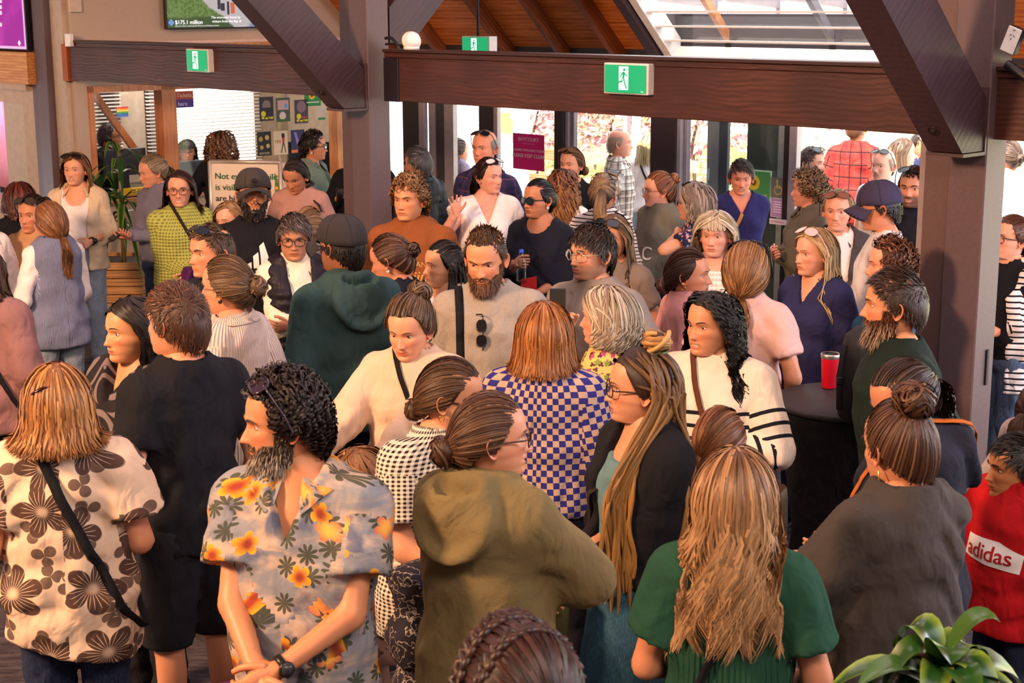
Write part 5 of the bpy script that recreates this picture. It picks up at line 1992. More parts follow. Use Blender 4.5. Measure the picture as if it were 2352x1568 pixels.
def cap_geo(mb, col, bcol, hs, back=False, tall=0.0):
 n, m = 36, 10
 phi = np.arange(n) / n * 2 * PI
 V = []
 for i in range(m):
  f = i / (m - 1)
  el = (PI / 2) * (1 - f) * .999
  z = .030 + .008 * np.cos(phi)
  b = np.arcsin(np.clip((z + (HC - z) * 0) / HC, -1, 1)) * f + PI / 2 * .999 * (1 - f)
  nrm = np.stack([np.sin(phi) * np.cos(b), -np.cos(phi) * np.cos(b), np.sin(b)], -1)
  V.append(nrm * (np.array([HA, HB, HC]) + .016 + .012 * np.sin(f * PI)[None] * (1 + tall)) + np.array([0, .003, 0]))
 V.append(V[-1] * .97)
 mb.add(np.concatenate(V), grid_faces(m + 1, n), None, col)
 mb.lathe([(.0, .006), (.006, .004), (.008, 0)], (0, .003, HC + .016), 8, col)
 sg = -1 if not back else 1
 for q in range(6):           # seam ridges
  a = q * PI / 3 + .52
  pts = []
  for f in np.linspace(.05, .95, 9):
   b = math.asin(.03 / HC) * f + PI / 2 * (1 - f)
   pts.append(np.array([math.sin(a) * math.cos(b), -math.cos(a) * math.cos(b), math.sin(b)]) * (np.array([HA, HB, HC]) + .0172 + .012 * math.sin(f * PI) * (1 + tall)) + (0, .003, 0))
  mb.tube(pts, .0011, 4, np.asarray(col) * .7, False)
 # brim
 a = np.linspace(-1.15, 1.15, 17)
 V = []
 for top in (1, 0):
  for f in np.linspace(0, 1, 6):
   b0 = math.asin(.034 / HC)
   x = np.sin(a) * math.cos(b0) * (HA + .014) * (1 + .08 * f)
   y0 = -np.cos(a) * math.cos(b0) * (HB + .014)
   y = y0 - .066 * f * np.cos(a * .95) ** .5
   z = .036 - .020 * f - .30 * x ** 2 / .09 * (1 + f) + (.003 if top else 0)
   V.append(np.stack([x, y, z], 1))
 V = np.concatenate(V)
 V[:, 1] *= 1 if not back else -1
 f = np.array([[i * 17 + j, i * 17 + j + 1, (i + 1) * 17 + j + 1, (i + 1) * 17 + j] for i in range(11) for j in range(16)])
 mb.add(V, f, None, bcol)
GROUP = 'people in the foyer crowd'
REPORT = []
PEOPLE = {}
def person(label, u, v, hp, yaw, by=None, sex='f', hair=None, face=None, skin='#d79c7e', tops=(), bottom=None, arms=None, hands=True,
  h=None, lod=None, pitch=0, roll=0, girth=1.0, lean=(0, 0), hs=None, kid=False, beard=None, specs=None, cap=None, straps=(), shoes='#2a2a2c',
  prints=(), watch=None, earring=None, necklace=None, extra=None, bustk=1.0, group=GROUP, seed=None, z0=0.0, headphone=False, bodyh=None):
 male = sex == 'm'
 seed = seed if seed is not None else int(u * 7 + v)
 face = dict(face or {})
 face.setdefault('male', male)
 face.setdefault('skin', skin)
 face.setdefault('haircol', (hair or {}).get('c', '#3a2a20'))
 hs = hs or (1.06 if male else 1.01)
 if h is None:
  p = at_d(u, v, FPX * .247 * hs / hp)
  hh = p[2] - z0
  h = float(np.clip(hh, 1.68, 1.88) if male else np.clip(hh, 1.58, 1.76))
  REPORT.append((label[:34], round(hh, 2), h))
 if lod is None:
  lod = 2 if hp > 150 else 1 if hp > 92 else 0
 by = yaw if by is None else by
 arms = arms or {}
 arms = {-1: arms.get('R'), 1: arms.get('L')}
 s = Sk(h if not kid else h, male, girth, arms, hs, bustk if not kid else 0)
 if kid:
  s.k *= 1.0
 k = s.k
 vol = (hair or {}).get('vol', .010) if hair else .002
 hz = h - (.1255 + vol) * hs
 az = None
 # head transform
 Rm = euler(yaw - by, pitch, roll)
 piv = np.array([0, .035, -.125])
 def xf_head(P, w=None):
  q = (P - piv) @ Rm.T + piv
  if w is not None:
   q = P * (1 - w[:, None]) + q * w[:, None]
  return q * hs + np.array([0, .0 * k, hz])
 crown = xf_head(np.array([[0, .012, .1255 + vol]]))[0]
 l0 = np.array([lean[0], lean[1]])
 def warp(P):
  P = P.copy()
  w = ss(.75 * k, 1.6 * k, P[:, 2])[:, None]
  P[:, :2] += w * l0
  return P
 cw = warp(crown[None])[0]
 p = at_z(u, v, cw[2] + z0)
 beta = -math.atan2(p[0], p[1])
 rz = math.radians(by) + beta
 crz, srz = math.cos(rz), math.sin(rz)
 loc = np.array([p[0] - (crz * cw[0] - srz * cw[1]), p[1] - (srz * cw[0] + crz * cw[1]), z0])
 root = thing('person', label, 'person', loc, rz, group)
 root['px'] = [float(u), float(v)]
 # ---- skin
 mb = MB()
 nr, nc = {0: (32, 32), 1: (44, 44), 2: (64, 66)}[lod]
 G, C = head_grid(nr, nc, face)
 Pn = G.reshape(-1, 3)
 wt = ss(-.178, -.108, Pn[:, 2])
 mb.add(xf_head(Pn, wt), grid_faces(nr, nc), None, C.reshape(-1, 3))
 sk = np.array(lin(skin)[:3])
 e = MB()
 ears(e, sk, male)
 hc = np.array(lin(face['haircol'])[:3])
 gz = math.radians(face.get('gaze', 0))
 for q in (-1, 1):
  ec = np.array([q * .0315, -.0690, .0125])
  ax = np.array([math.sin(gz), -math.cos(gz), -.08 - face.get('down', 0)])
  seg = 12 if lod < 2 else 18
  V, F = uvsphere_front(ec, .0128, [.02, .20, .24, .46, .52, .8, 1.2, 1.8], seg, ax)
  ic = np.array(lin(face.get('iris', '#4a3524'))[:3])
  cc = np.concatenate([np.repeat(np.array([x]), seg, 0) for x in ((.004,) * 3, (.006,) * 3, ic * .8, ic, (.66, .60, .57), (.70, .65, .62), (.5, .42, .4), (.4, .3, .3))])
  e.add(V, F, None, cc)
  # lids
  for lo, hi, rr, shade in ((face.get('lid', .26), 1.45, .0140, .80), (-1.35, -.27 if not face.get('shut') else lo, .0137, .9)):
   a = np.linspace(-1.25, 1.25, 11)
   el = np.linspace(lo, hi, 6) if lo > 0 or hi > 0 else np.linspace(hi, lo, 6)
   V = []
   for x in el:
    xx = x * (1 - .28 * (a / 1.25) ** 2) if abs(x) < 1 else x + 0 * a
    V.append(np.stack([np.sin(a) * np.cos(xx), -np.cos(a) * np.cos(xx), np.sin(xx)], 1) * rr + ec)
   V = np.concatenate(V)
   cc = np.repeat((sk * shade * np.array([1, .9, .88]))[None], len(V), 0)
   if lo > 0:
    cc[:11] = hc * .35 if not face.get('male') else sk * .35
   f = np.array([[i * 11 + j, i * 11 + j + 1, (i + 1) * 11 + j + 1, (i + 1) * 11 + j] for i in range(5) for j in range(10)])
   e.add(V, f, None, cc)
  # brow
  t = np.linspace(0, 1, 8)
  bz = face.get('brow', 0)
  P = np.stack([q * (.013 + .038 * t), -.0990 + .011 * t ** 2 + .003 * t, (.0285 if male else .0305) + bz * .002 + .0065 * np.sin(t * 2.4) * (1 - .3 * t) + face.get('frown', 0) * -.004 * (1 - t)], 1)
  e.tube(P, np.array([.0030, .0038, .0040, .0038, .0034, .0028, .002, .001]) * (1.15 if male else .72), 6, hc * .6 + sk * (.10 if not male else .03), True, .9)
 V = xf_head(np.concatenate(e.V))
 e.V = [V]
 mb.add(V, np.concatenate(e.Q), np.concatenate(e.T) if e.T else None, np.concatenate(e.C))
 res = {0: .036, 1: .028, 2: .020}[lod] * max(.7, min(1, k))
 lo, hi = s.lo()
 legs = not bottom or bottom.get('kind') == 'skirt' or bottom.get('end', 0) > .2
 lo[2] = .0 if legs else .76 * k
 V, Q = nets(f_body(s, legs), lo, hi, res)
 mb.add(V, Q, None, sk)
 if hands:
  for q in (-1, 1):
   if hands is True or q in hands:
    hand(mb, s, q, sk, 6 if lod < 2 else 8)
 body = mb.build('body', M_SKIN, root, xf=warp)
 # ---- clothes
 fs = []
 shell = None
 for i, g in enumerate(tops):
  f = f_top(s, g, seed + i)
  r = {0: .025, 1: .0185, 2: .0130}[lod] * max(.65, min(1, k))
  lo, hi = s.lo()
  lo[2] = g.get('hem', .86) * k - .04
  hi[2] = max(hi[2] if (s.wr[1][2] > 1.3 * k or s.wr[-1][2] > 1.3 * k) else 0, 1.56 * k)
  V, Q = nets(f, lo, hi, r)
  m = MB().add(V, Q, None, (1, 1, 1))
  m.cuv = garment_uv(s, V, Q)
  o = m.build(g.get('name', 'shirt'), g['m'], root, xf=warp)
  if g.get('label'):
   o['label'] = g['label']
  fs.append(f)
  if g.get('collar'):
   collar(s, g, f, o, warp)
  shell = (V, Q)
  g2 = dict(g)
  g2['sl'] = 0
  fs_t = f_top(s, g2, seed + i)
 if prints and shell is not None:
  bv = bvh_of(*shell)
  for pr in prints:
   pm = MB()
   if 'text' in pr:
    V2, T = text_geo(pr['text'], pr['size'] * k, shear=pr.get('shear', 0))
    V2 = V2[:, :2].copy()
    if pr.get('arc'):
     V2[:, 1] -= pr['arc'] * V2[:, 0] ** 2
    if pr.get('rot'):
     a = pr['rot']
     V2 = V2 @ np.array([[math.cos(a), math.sin(a)], [-math.sin(a), math.cos(a)]])
    sets = [(V2 + d, T) for d in ((0, 0), (.0012, .0), (-.0012, 0))] if pr.get('bold') else [(V2, T)]
   else:
    sets = []
    from mathutils.geometry import tessellate_polygon
    for poly in pr['polys']:
     pl = np.array(poly, float) * k
     sets.append((pl, np.array([list(t) for t in tessellate_polygon([[Vector((a, b, 0)) for a, b in pl]])])))
   for V2, T in sets:
    V2, T = subdivide(V2, T, 1 if 'text' in pr else 4)
    W = V2 + np.array([pr['x'] * k, pr['z'] * k])
    V3, T3 = project_print(bv, W, T, pr.get('back'), pr.get('lift', .004))
    pm.add(V3, None, T3)
   pm.build('print', pr['m'], root, xf=warp, smooth=False)
 if bottom:
  if bottom.get('kind') == 'skirt':
   f = f_skirt(s, bottom, seed)
  else:
   f = f_trouser(s, dict(bottom, _hem=max([g.get('hem', .86) for g in tops] or [2])), seed)
  lo, hi = s.lo()
  lo = np.array([-.42 * max(1, girth) * k, -.40 * k, -.02])
  hi = np.array([.42 * max(1, girth) * k, .40 * k, 1.1 * k])
  V, Q = nets(f, lo, hi, {0: .032, 1: .028, 2: .019}[lod] * max(.65, min(1, k)))
  U = np.stack([np.arctan2(V[:, 0], -V[:, 1]) * .16, V[:, 2] / k, 0 * V[:, 0]], 1)
  MB().add(V, Q, None, (1, 1, 1), U).build(bottom.get('name', 'trousers'), bottom['m'], root, xf=warp)
 if shoes:
  ms = mat('shoe_leather', shoes, .5)
  msole = mat('shoe_sole', '#e6e0da' if shoes.lower() in ('#e8e2de', '#efeaea') else '#1c1a1a', .7)
  for q in (-1, 1):
   m = MB()
   a = s.an[q]
   ln = .255 * k * (1 if male else .93)
   st = np.linspace(0, 1, 9)
   wv = np.array([.026, .034, .036, .035, .038, .045, .047, .038, .016]) * k
   tv = np.array([.045, .085, .095, .085, .068, .055, .045, .036, .022]) * k
   t = np.arange(12) / 12 * 2 * PI
   V = []
   for f, w_, h_ in zip(st, wv, tv):
    cz = np.cos(t)
    V.append(np.stack([a[0] + q * .25 * .06 * f + w_ * np.sin(t), a[1] + .07 * k - ln * f + 0 * t, np.where(cz > 0, .022 + (h_ - .022) * np.abs(cz) ** .7, .022 - .004 * np.abs(cz))], 1))
   m.add(np.concatenate(V), grid_faces(9, 12)[:, ::-1])
   sh = m.build('shoe', ms, root)
   m = MB()
   V = []
   for zz in (.001, .024):
    for f, w_ in zip(st, wv):
     V.append(np.stack([a[0] + q * .25 * .06 * f + np.array([-1, 1]) * (w_ + .004), np.repeat(a[1] + .072 * k - ln * 1.02 * f, 2), np.repeat(zz, 2)], 1))
   V = np.concatenate(V)
   Qs = []
   for b in (0, 18):
    Qs += [[b + i * 2, b + i * 2 + 1, b + i * 2 + 3, b + i * 2 + 2] for i in range(8)]
   for i in range(8):
    Qs += [[i * 2, i * 2 + 2, 18 + i * 2 + 2, 18 + i * 2], [i * 2 + 1, i * 2 + 3, 18 + i * 2 + 3, 18 + i * 2 + 1]]
   Qs += [[0, 1, 19, 18], [16, 17, 35, 34]]
   m.add(V, Qs).build('sole', msole, sh)
 def push(P, d):
  Q_ = P.astype(np.float32)
  for _ in range(2):
   for f in fs[-1:] or []:
    v0 = f(Q_)
    m = v0 < d
    if not m.any():
     continue
    e_ = .006
    q = Q_[m]
    g = np.stack([f(q + np.eye(3, dtype=np.float32)[i] * e_) - f(q - np.eye(3, dtype=np.float32)[i] * e_) for i in range(3)], 1)
    g /= np.linalg.norm(g, axis=1)[:, None] + 1e-6
    Q_[m] = q + g * np.clip(d - v0[m], 0, .05)[:, None]
  return Q_.astype(float)
 if hair and hair['s'] != 'none':
  m = build_hair(dict(hair, capped=bool(cap)), xf_head, push, lod, seed, hs)
  m.build('hair', M_HAIR, root, xf=warp)
 if beard:
  build_beard(beard, G, xf_head, seed, lod).build('beard', M_HAIR, root, xf=warp)
 def sub(name, fn, m, sm=True):
  x = MB()
  fn(x)
  return x.build(name, m, root, smooth=sm, xf=lambda P: warp(xf_head(P)))
 if specs:
  for sp in (specs if isinstance(specs, list) else [specs]):
   kind = sp.get('k', 'frame')
   F = None
   if sp.get('up') is not None:
    a = math.radians(sp['up'])
    ca, sa = math.cos(a), math.sin(a)
    R = np.array([[1, 0, 0], [0, ca, -sa], [0, sa, ca]])
    vo = vol + .016
    def F(P, R=R, vo=vo):
     q = (P - (0, .0, .01)) @ R.T + (0, 0, .014)
     nn = q / np.linalg.norm(q, axis=-1)[..., None]
     return q * np.array([1.06, 1.0, 1.0]) + nn * vo
   c = lin(sp.get('c', '#15110f'))[:3]
   l = lin(sp.get('l', '#121216'))[:3]
   sub('sunglasses' if kind == 'sun' else 'eyeglasses', lambda x: glasses(x, kind, F, c, l), M_SPEC)
   if kind != 'sun' and sp.get('up') is None:
    def lens(x):
     t = np.arange(16) / 16 * 2 * PI
     for q in (-1, 1):
      P = np.stack([q * .0335 + .0255 * np.cos(t), -.1037 + 0 * t, .009 + .0195 * np.sin(t)], 1)
      x.add(np.vstack([P, P.mean(0)[None]]), None, [[16, i, (i + 1) % 16] for i in range(16)])
    sub('lens', lens, M_LENS)
 if cap:
  cm = mat('cap_fabric', cap['c'], .9, bump=.3, bscale=300)
  sub('cap', lambda x: cap_geo(x, (1, 1, 1), (1, 1, 1), hs, cap.get('back', False), cap.get('tall', 0)), cm)
  if cap.get('print'):
   def lg(x):
    for dz, wz in ((.052, .004), (.060, .004)):
     x.box((-.018, -.136 + (dz - .05) * .3, dz), (.018, -.131 + (dz - .05) * .3, dz + wz))
    for a_ in (-.012, -.004, .004, .012):
     x.box((a_ - .003, -.134, .068), (a_ + .003, -.118, .082 + .006 * (abs(a_) < .01)))
   sub('cap_emblem', lg, mat('emblem', cap['print'], .8), False)
 if headphone:
  def hp_(x):
   t = np.linspace(-1.5, 1.5, 15)
   x.tube(np.stack([np.sin(t) * .09, .01 + 0 * t, np.cos(t) * .135 + .005], 1), .007, 8)
   for q in (-1, 1):
    x.lathe([(.0, -.012), (.03, -.012), (.034, 0), (.03, .012), (0, .012)], (q * .088, .010, .0), 14, axis=(1, 0, 0))
   x.tube([(.09, .0, -.01), (.085, -.07, -.05), (.04, -.115, -.062)], .003, 6)
  sub('headset', hp_, mat('headset_plastic', '#1b1a20', .5))
 if earring:
  for q in (-1, 1):
   def er(x):
    kd = earring.get('k', 'hoop')
    c0 = np.array([q * .082, .006, -.036])
    if kd == 'hoop':
     t = np.linspace(0, 2 * PI, 17)
     x.tube(c0 + np.stack([0 * t, np.sin(t) * .009, -.009 + np.cos(t) * .009], 1), .0016, 6)
    elif kd == 'drop':
     x.lathe([(0, 0), (.004, -.006), (.008, -.018), (.006, -.026), (0, -.030)], c0, 10)
    elif kd == 'long':
     x.tube([c0, c0 + (0, .002, -.03), c0 + (0, .003, -.07)], [.0012, .003, .0045], 6)
    else:
     x.lathe([(0, -.004), (.0085, -.003), (.0085, .003), (0, .004)], c0, 12, axis=(1, 0, 0))
   sub('earring', er, mat('earring', earring.get('c', '#d9a95a'), .25, earring.get('metal', 1.0)))
 if necklace:
  x = MB()
  t = np.linspace(0, 2 * PI, 33)
  y = .022 * k - .066 * k * np.cos(t)
  P = np.stack([.066 * k * np.sin(t), y, 1.447 * k + .22 * (y - .02) - .006 * (1 + np.cos(t))], 1)
  for _ in range(1):
   P = push(P, .004)
  x.tube(P, .0022, 6)
  x.build('necklace', mat('gold', necklace, .3, 1.0), root, xf=warp)
 for st in straps:
  q = st.get('side', 1)          # shoulder carrying the strap
  w_ = st.get('w', .022) * k
  if st.get('kind') == 'pack':   # one backpack strap over a shoulder
   t = np.linspace(-.9, 3.6, 40)
   cen = np.array([q * st.get('sx', .125) * k, .02 * k, 1.26 * k])
   e1, e2 = np.array([0, 0, 1.0]), np.array([0, -1.0, 0])
  else:
   t = np.linspace(0, 2 * PI, 61)
   a_ = np.array([q * st.get('sx', .075), .015, 1.475]) * k
   b_ = np.array([-q * st.get('hx', .20), -.0, st.get('hz', .90)]) * k
   cen = (a_ + b_) / 2
   e1 = (a_ - b_) / np.linalg.norm(a_ - b_)
   e2 = np.array([0, -1.0, 0])
  D = np.cos(t)[:, None] * e1 + np.sin(t)[:, None] * e2
  lo_, hi_ = np.zeros(len(t)), np.full(len(t), .62 * k)
  for _ in range(14):
   md = (lo_ + hi_) / 2
   ins = fs_t((cen + D * md[:, None]).astype(np.float32)) < .003
   lo_, hi_ = np.where(ins, md, lo_), np.where(ins, hi_, md)
  P = cen + D * (hi_[:, None] + .003)
  tg = np.gradient(P, axis=0)
  b = np.cross(tg, D)
  b /= np.linalg.norm(b, axis=1)[:, None]
  n_ = np.cross(b, tg)
  n_ /= np.linalg.norm(n_, axis=1)[:, None]
  n_ *= np.sign((n_ * D).sum(1))[:, None]
  V = np.stack([P - b * w_ / 2, P - b * w_ / 2 + n_ * .004, P + b * w_ / 2 + n_ * .004, P + b * w_ / 2], 1).reshape(-1, 3)
  x = MB().add(V, grid_faces(len(P), 4))
  x.build(st.get('name', 'bag_strap'), st['m'], root, xf=warp)
  if st.get('bag'):
   bw, bh, bd = [z_ * k for z_ in st['bag']]
   bp = P[30] if st.get('kind') != 'pack' else P[0]
   out = np.array([-q * 1.0, st.get('bagy', -.2), 0])
   out /= np.linalg.norm(out)
   tan = np.array([-out[1], out[0], 0])
   V, F = [], None
   n1 = 20
   th = np.arange(n1) / n1 * 2 * PI
   for zz, sc in ((-.5, .86), (-.46, .97), (-.1, 1.02), (.3, .98), (.46, .9), (.5, .8)):
    cx = np.sign(np.cos(th)) * np.abs(np.cos(th)) ** .45
    cy = np.sign(np.sin(th)) * np.abs(np.sin(th)) ** .6
    V.append(bp + out * (bd * .55) + (cx * bw / 2 * sc)[:, None] * tan + (cy * bd / 2 * sc)[:, None] * out + np.array([0, 0, zz * bh]))
   V.append(np.repeat((bp + out * bd * .55 + (0, 0, .5 * bh))[None], n1, 0))
   x = MB().add(np.concatenate(V), grid_faces(7, n1)[:, ::-1])
   x.build('shoulder_bag', st.get('bm', st['m']), root, xf=warp)
 if watch:
  q = watch.get('side', 1)
  fw = (s.wr[q] - s.el[q]) / np.linalg.norm(s.wr[q] - s.el[q])
  c0 = s.wr[q] - fw * .022
  x = MB()
  e1 = np.cross(fw, s.hd[q][1])
  e1 /= np.linalg.norm(e1)
  e2 = -np.cross(e1, fw)
  rw = (.031 if male else .028) * k
  x.lathe([(rw, -.010), (rw + .004, -.010), (rw + .004, .010), (rw, .010)], c0, 20, axis=fw)
  e2 = -(s.hd[q][1] - fw * (s.hd[q][1] @ fw))
  e2 /= np.linalg.norm(e2)
  x.lathe([(0, -.004), (.021, -.004), (.022, .004), (.018, .008), (.0, .008)], c0 + e2 * (rw + .004), 18, axis=e2)
  wo = x.build('wristwatch', mat('watch', watch.get('c', '#101012'), .35), root, xf=warp)
  y = MB()
  y.lathe([(0, .0085), (.0165, .0085), (.0165, .008)], c0 + e2 * (rw + .004), 18, axis=e2)
  y.build('dial', mat('watch_dial', watch.get('d', '#2b2b30'), .25), wo, xf=warp)
 if extra:
  extra(root, s, warp, xf_head)
 root['_loc'] = [float(q) for q in loc]
 def to_world(P):
  P = warp(np.atleast_2d(P))
  return np.stack([crz * P[:, 0] - srz * P[:, 1] + loc[0], srz * P[:, 0] + crz * P[:, 1] + loc[1], P[:, 2] + loc[2]], 1)
 PEOPLE[seed] = dict(root=root, s=s, w=to_world, loc=loc, rz=rz, label=label)
 return dict(root=root, s=s, w=to_world, loc=loc, rz=rz, push=push, fs=fs)
M_SPEC = None
def _spec():
 t = NT('spectacle_frame')
 return t.fin(t.attr('Col', 0), .22, 0, .6)
M_SPEC = _spec()
M_LENS = mat_glass('spectacle_lens', (.93, .93, .95, 1), 1.2)
# ------------------------------------------------------------------ the crowd
JN = cloth('#3a465e', 'denim', c2='#55637e', c3='#6f7f98')
JN_L = cloth('#7d8ba0', 'denim', c2='#98a5b5', c3='#b3bcc8')
JN_D = cloth('#1e2740', 'denim', c2='#2c3858', c3='#36446a')
BK = cloth('#16161c')
NV = cloth('#1c2136')
KH = cloth('#7c7258')
DK = cloth('#201f26')
WH = cloth('#ece3e2')
TR = dict(m=JN)
TRK = dict(m=DK)
def tee(m, **k):
 return dict(dict(m=m, sl=.29, hem=.86, e=.012, se=.018, slflare=.012, name='shirt'), **k)
def swt(m, **k):
 return dict(dict(m=m, sl=.97, hem=.86, e=.020, se=.020, loose=.75, cuffw=.6, fold=.010, name='sweater'), **k)
def top(m, **k):
 return dict(dict(m=m, sl=.97, hem=.86, e=.012, se=.011, name='top'), **k)
def jkt(m, **k):
 return dict(dict(m=m, sl=.97, hem=.84, e=.030, se=.024, loose=.7, open=.05, collar=1, fold=.011, neck=('v', .075, 1.30), ring=False, name='jacket'), **k)
CLASP = dict(L=dict(w=(-.02, -.21, 1.0), c=.6, n=(-.5, 1, 0)), R=dict(w=(-.01, -.22, 1.01), c=.6, n=(-.5, 1, 0)))
CROSS = dict(L=dict(w=(-.09, -.185, 1.10), p=(.7, .2, -.6), c=.5, n=(0, 1, .3)), R=dict(w=(-.10, -.215, 1.13), p=(.7, .2, -.6), c=.5, n=(0, 1, .3)))
LOWC = dict(L=dict(w=(-.01, -.18, .88), c=.5, n=(-.5, 1, 0)), R=dict(w=(-.01, -.19, .89), c=.5, n=(-.5, 1, 0)))
DOWN = {}
S1, S2, S3, S4, S5 = '#cf9070', '#c48463', '#b07452', '#a46a4b', '#d9a388'
def hair_clips(root, s, warp, xh):
 for q, (x, y, z, a) in enumerate(((.052, .078, .075, .45), (-.088, .035, .050, .3))):
  m = MB()
  p = np.array([x, y, z])
  n = p / np.linalg.norm(p)
  d = np.array([math.cos(a) * (1 if q == 0 else .3), -.35 if q == 0 else .9, -math.sin(a)])
  d -= n * (d @ n)
  d /= np.linalg.norm(d)
  P = p + n * .016 + d * np.linspace(-.035, .035, 9)[:, None] - n * (np.linspace(-1, 1, 9)[:, None] ** 2 * .008)
  m.tube(xh(P), np.array([.004, .0065, .0075, .0075, .0075, .0075, .0075, .0065, .004]), 8, flat=.6)
  m.build('hair_clip', mat('tortoise', '#2c1416', .2), root, xf=warp)
def crown_braid(root, s, warp, xh):
 m = MB()
 for j, (y0, r) in enumerate(((-.035, .013), (.03, .011))):
  t = np.linspace(-1.35, 1.35, 40)
  c = np.stack([np.sin(t) * (HA + .020), y0 + .0 * t, np.cos(t) * (HC + .020)], 1)
  for q in range(3):
   a = t * 13 + q * 2 * PI / 3
   n = c / np.linalg.norm(c, axis=1)[:, None]
   P = c + n * (np.cos(2 * a) * r * .4)[:, None] + np.array([0, 1.0, 0]) * (np.cos(a) * r)[:, None]
   m.tube(xh(P), r * .75, 6, np.array(lin(['#2a1613', '#3c221c', '#331b17'][q])[:3]))
 m.build('braid', M_HAIR, root, xf=warp)
# --- front row
person('woman seen from behind in cream blouse printed with dark hibiscus, brown clip in blond hair', 125, 838, 205, 190, 172, 'f', h=1.63, girth=1.2,
 hair=dict(s='down', c='#8a5a34', hi='#c79258', hip=.4, len=.115, flip=.04, vol=.014, part=.0, n=2.6, w=.62), skin=S1,
 tops=[tee(cloth('#d9bda6', 'hibiscus', c2='#4f3a34'), e=.03, se=.045, sl=.34, slflare=.03, hem=.72, loose=1, fold=.012, hemtilt=.22, neck=('crew', .085), name='blouse')],
 bottom=dict(m=JN_D), arms=dict(L=dict(w=(.20, -.16, 1.0)), R=dict(w=(.16, -.2, 1.02))), straps=[dict(side=1, m=BK, w=.034, hz=.80, hx=.22)], seed=11, extra=hair_clips)
person('young man in plain black t-shirt and black shorts with short brown hair, turned away', 408, 652, 172, -128, -150, 'm', h=1.80, girth=.93, lod=2,
 hair=dict(s='short', c='#4a2f22', hi='#7a5238', len=.05, comb=(-.5, -.6, .0), vol=.014, mess=.35, n=2.2, w=.75), skin=S1,
 tops=[tee(cloth('#17171d'), sl=.30, hem=.80, e=.022, se=.03, fold=.010)], bottom=dict(m=DK, end=.46, e=.035, flare=.03, name='shorts'),
 arms=dict(L=dict(w=(.16, -.16, .96)), R=dict(w=(.24, -.05, .86))), shoes='#17171a', seed=12)
person('woman with long dark hair in black wrap with pale koru spirals', 305, 684, 150, -62, -50, 'f', h=1.66, lod=2, girth=1.2,
 hair=dict(s='down', c='#1d1412', len=.42, vol=.010, wave=.002, part=.0, face=86), skin='#c78d68', face=dict(lip='#a8604f', brow=1, fat=.6),
 tops=[swt(cloth('#211d21', 'koru', c2='#6f6366'), e=.05, se=.05, hem=.78, neck=('v', .08, 1.30), ring=False, name='wrap')], bottom=TRK, arms=DOWN, seed=13)
person('bearded man in pale blue hawaiian shirt with orange hibiscus, sunglasses on dark curls', 652, 858, 200, -82, -22, 'm', h=1.76, girth=.95, roll=0, pitch=4,
 hair=dict(s='curlshort', c='#241a17', hi='#4a3a34', hip=.15, len=.045, vol=.011, comb=(0, .5, .3), curl=.009, turns=1.8, n=1.7), skin='#c68560', face=dict(nose=1.15, jaw=1.05),
 beard=dict(c='#4a3a30', c2='#a49a92', len=.036), specs=dict(k='sun', up=-62, c='#2a2030', l='#2b2438'),
 tops=[tee(cloth('#9aa0b0', 'hawaii'), sl=.33, hem=.74, e=.03, se=.045, slflare=.02, loose=.9, neck=('shirt', .07, 1.28), collar=1, fold=.010)], bottom=dict(m=JN_D),
 arms=dict(L=dict(w=(.02, -.25, .98), p=(1, .5, -.2), c=.7, n=(-.4, 1, 0)), R=dict(w=(.02, -.27, .96), p=(1, .5, -.2), c=.6, n=(-.4, 1, 0))), watch=dict(side=1, c='#121214', d='#33333a'), seed=14)
person('smiling woman in fuzzy olive hooded cardigan with tortoiseshell glasses and low bun', 1118, 906, 212, 97, 140, 'f', h=1.68, girth=1.12,
 hair=dict(s='bun', c='#4a3022', hi='#7a5a42', tie=(.0, .108, -.02), bunr=.037, bunmess=.35, vol=.008, n=2.4, w=.62), skin=S1, face=dict(smile=1, open=.5, fat=.3),
 specs=dict(k='frame', c='#3a1c12'),
 tops=[swt(cloth('#6f6142', None, fuzz=.6, wscale=160, weave=.9), hood=1, neck=('hood',), e=.035, se=.04, hem=.62, loose=.9, fold=.008, name='cardigan')], bottom=TRK,
 arms=dict(R=dict(w=(.02, -.30, 1.08), p=(1, .2, -.1), c=.5), L=dict(w=(.05, -.24, 1.0))), seed=15)
def dread_bun(root, s, warp, xh):
 r = np.random.RandomState(4)
 m = MB()
 c = np.array([0, .05, .150])
 for q in range(22):
  a0 = r.uniform(0, 6.28)
  tt = np.linspace(0, 1, 22)
  R = .036 + .005 * r.randn()
  ti, td = r.uniform(-.85, .85), r.uniform(0, 6.28)
  e1 = np.array([math.cos(td), math.sin(td), 0])
  e2 = np.array([-math.sin(td) * math.cos(ti), math.cos(td) * math.cos(ti), math.sin(ti)])
  P = c + (np.cos(a0 + tt * 5)[:, None] * e1 + np.sin(a0 + tt * 5)[:, None] * e2) * R + np.array([0, 0, .014 + .004 * r.randn()])
  m.tube(xh(P), .0078, 6, np.array(lin(['#a87c48', '#c09a60', '#8a6236'][q % 3])[:3]))
 V, F = uvsphere_front(c + (0, 0, .008), .036, np.linspace(.05, PI - .05, 8), 12, (0, 0, 1), (0, 1, 0))
 m.add(xh(V), F, None, lin('#4a3220')[:3])
 m.tube(xh(np.stack([.03 * np.cos(np.linspace(0, 6.28, 14)), .05 + .03 * np.sin(np.linspace(0, 6.28, 14)), .128 + 0 * np.linspace(0, 1, 14)], 1)), .005, 6, lin('#4f6a2a')[:3])
 m.build('hair_knot', M_HAIR, root, xf=warp)
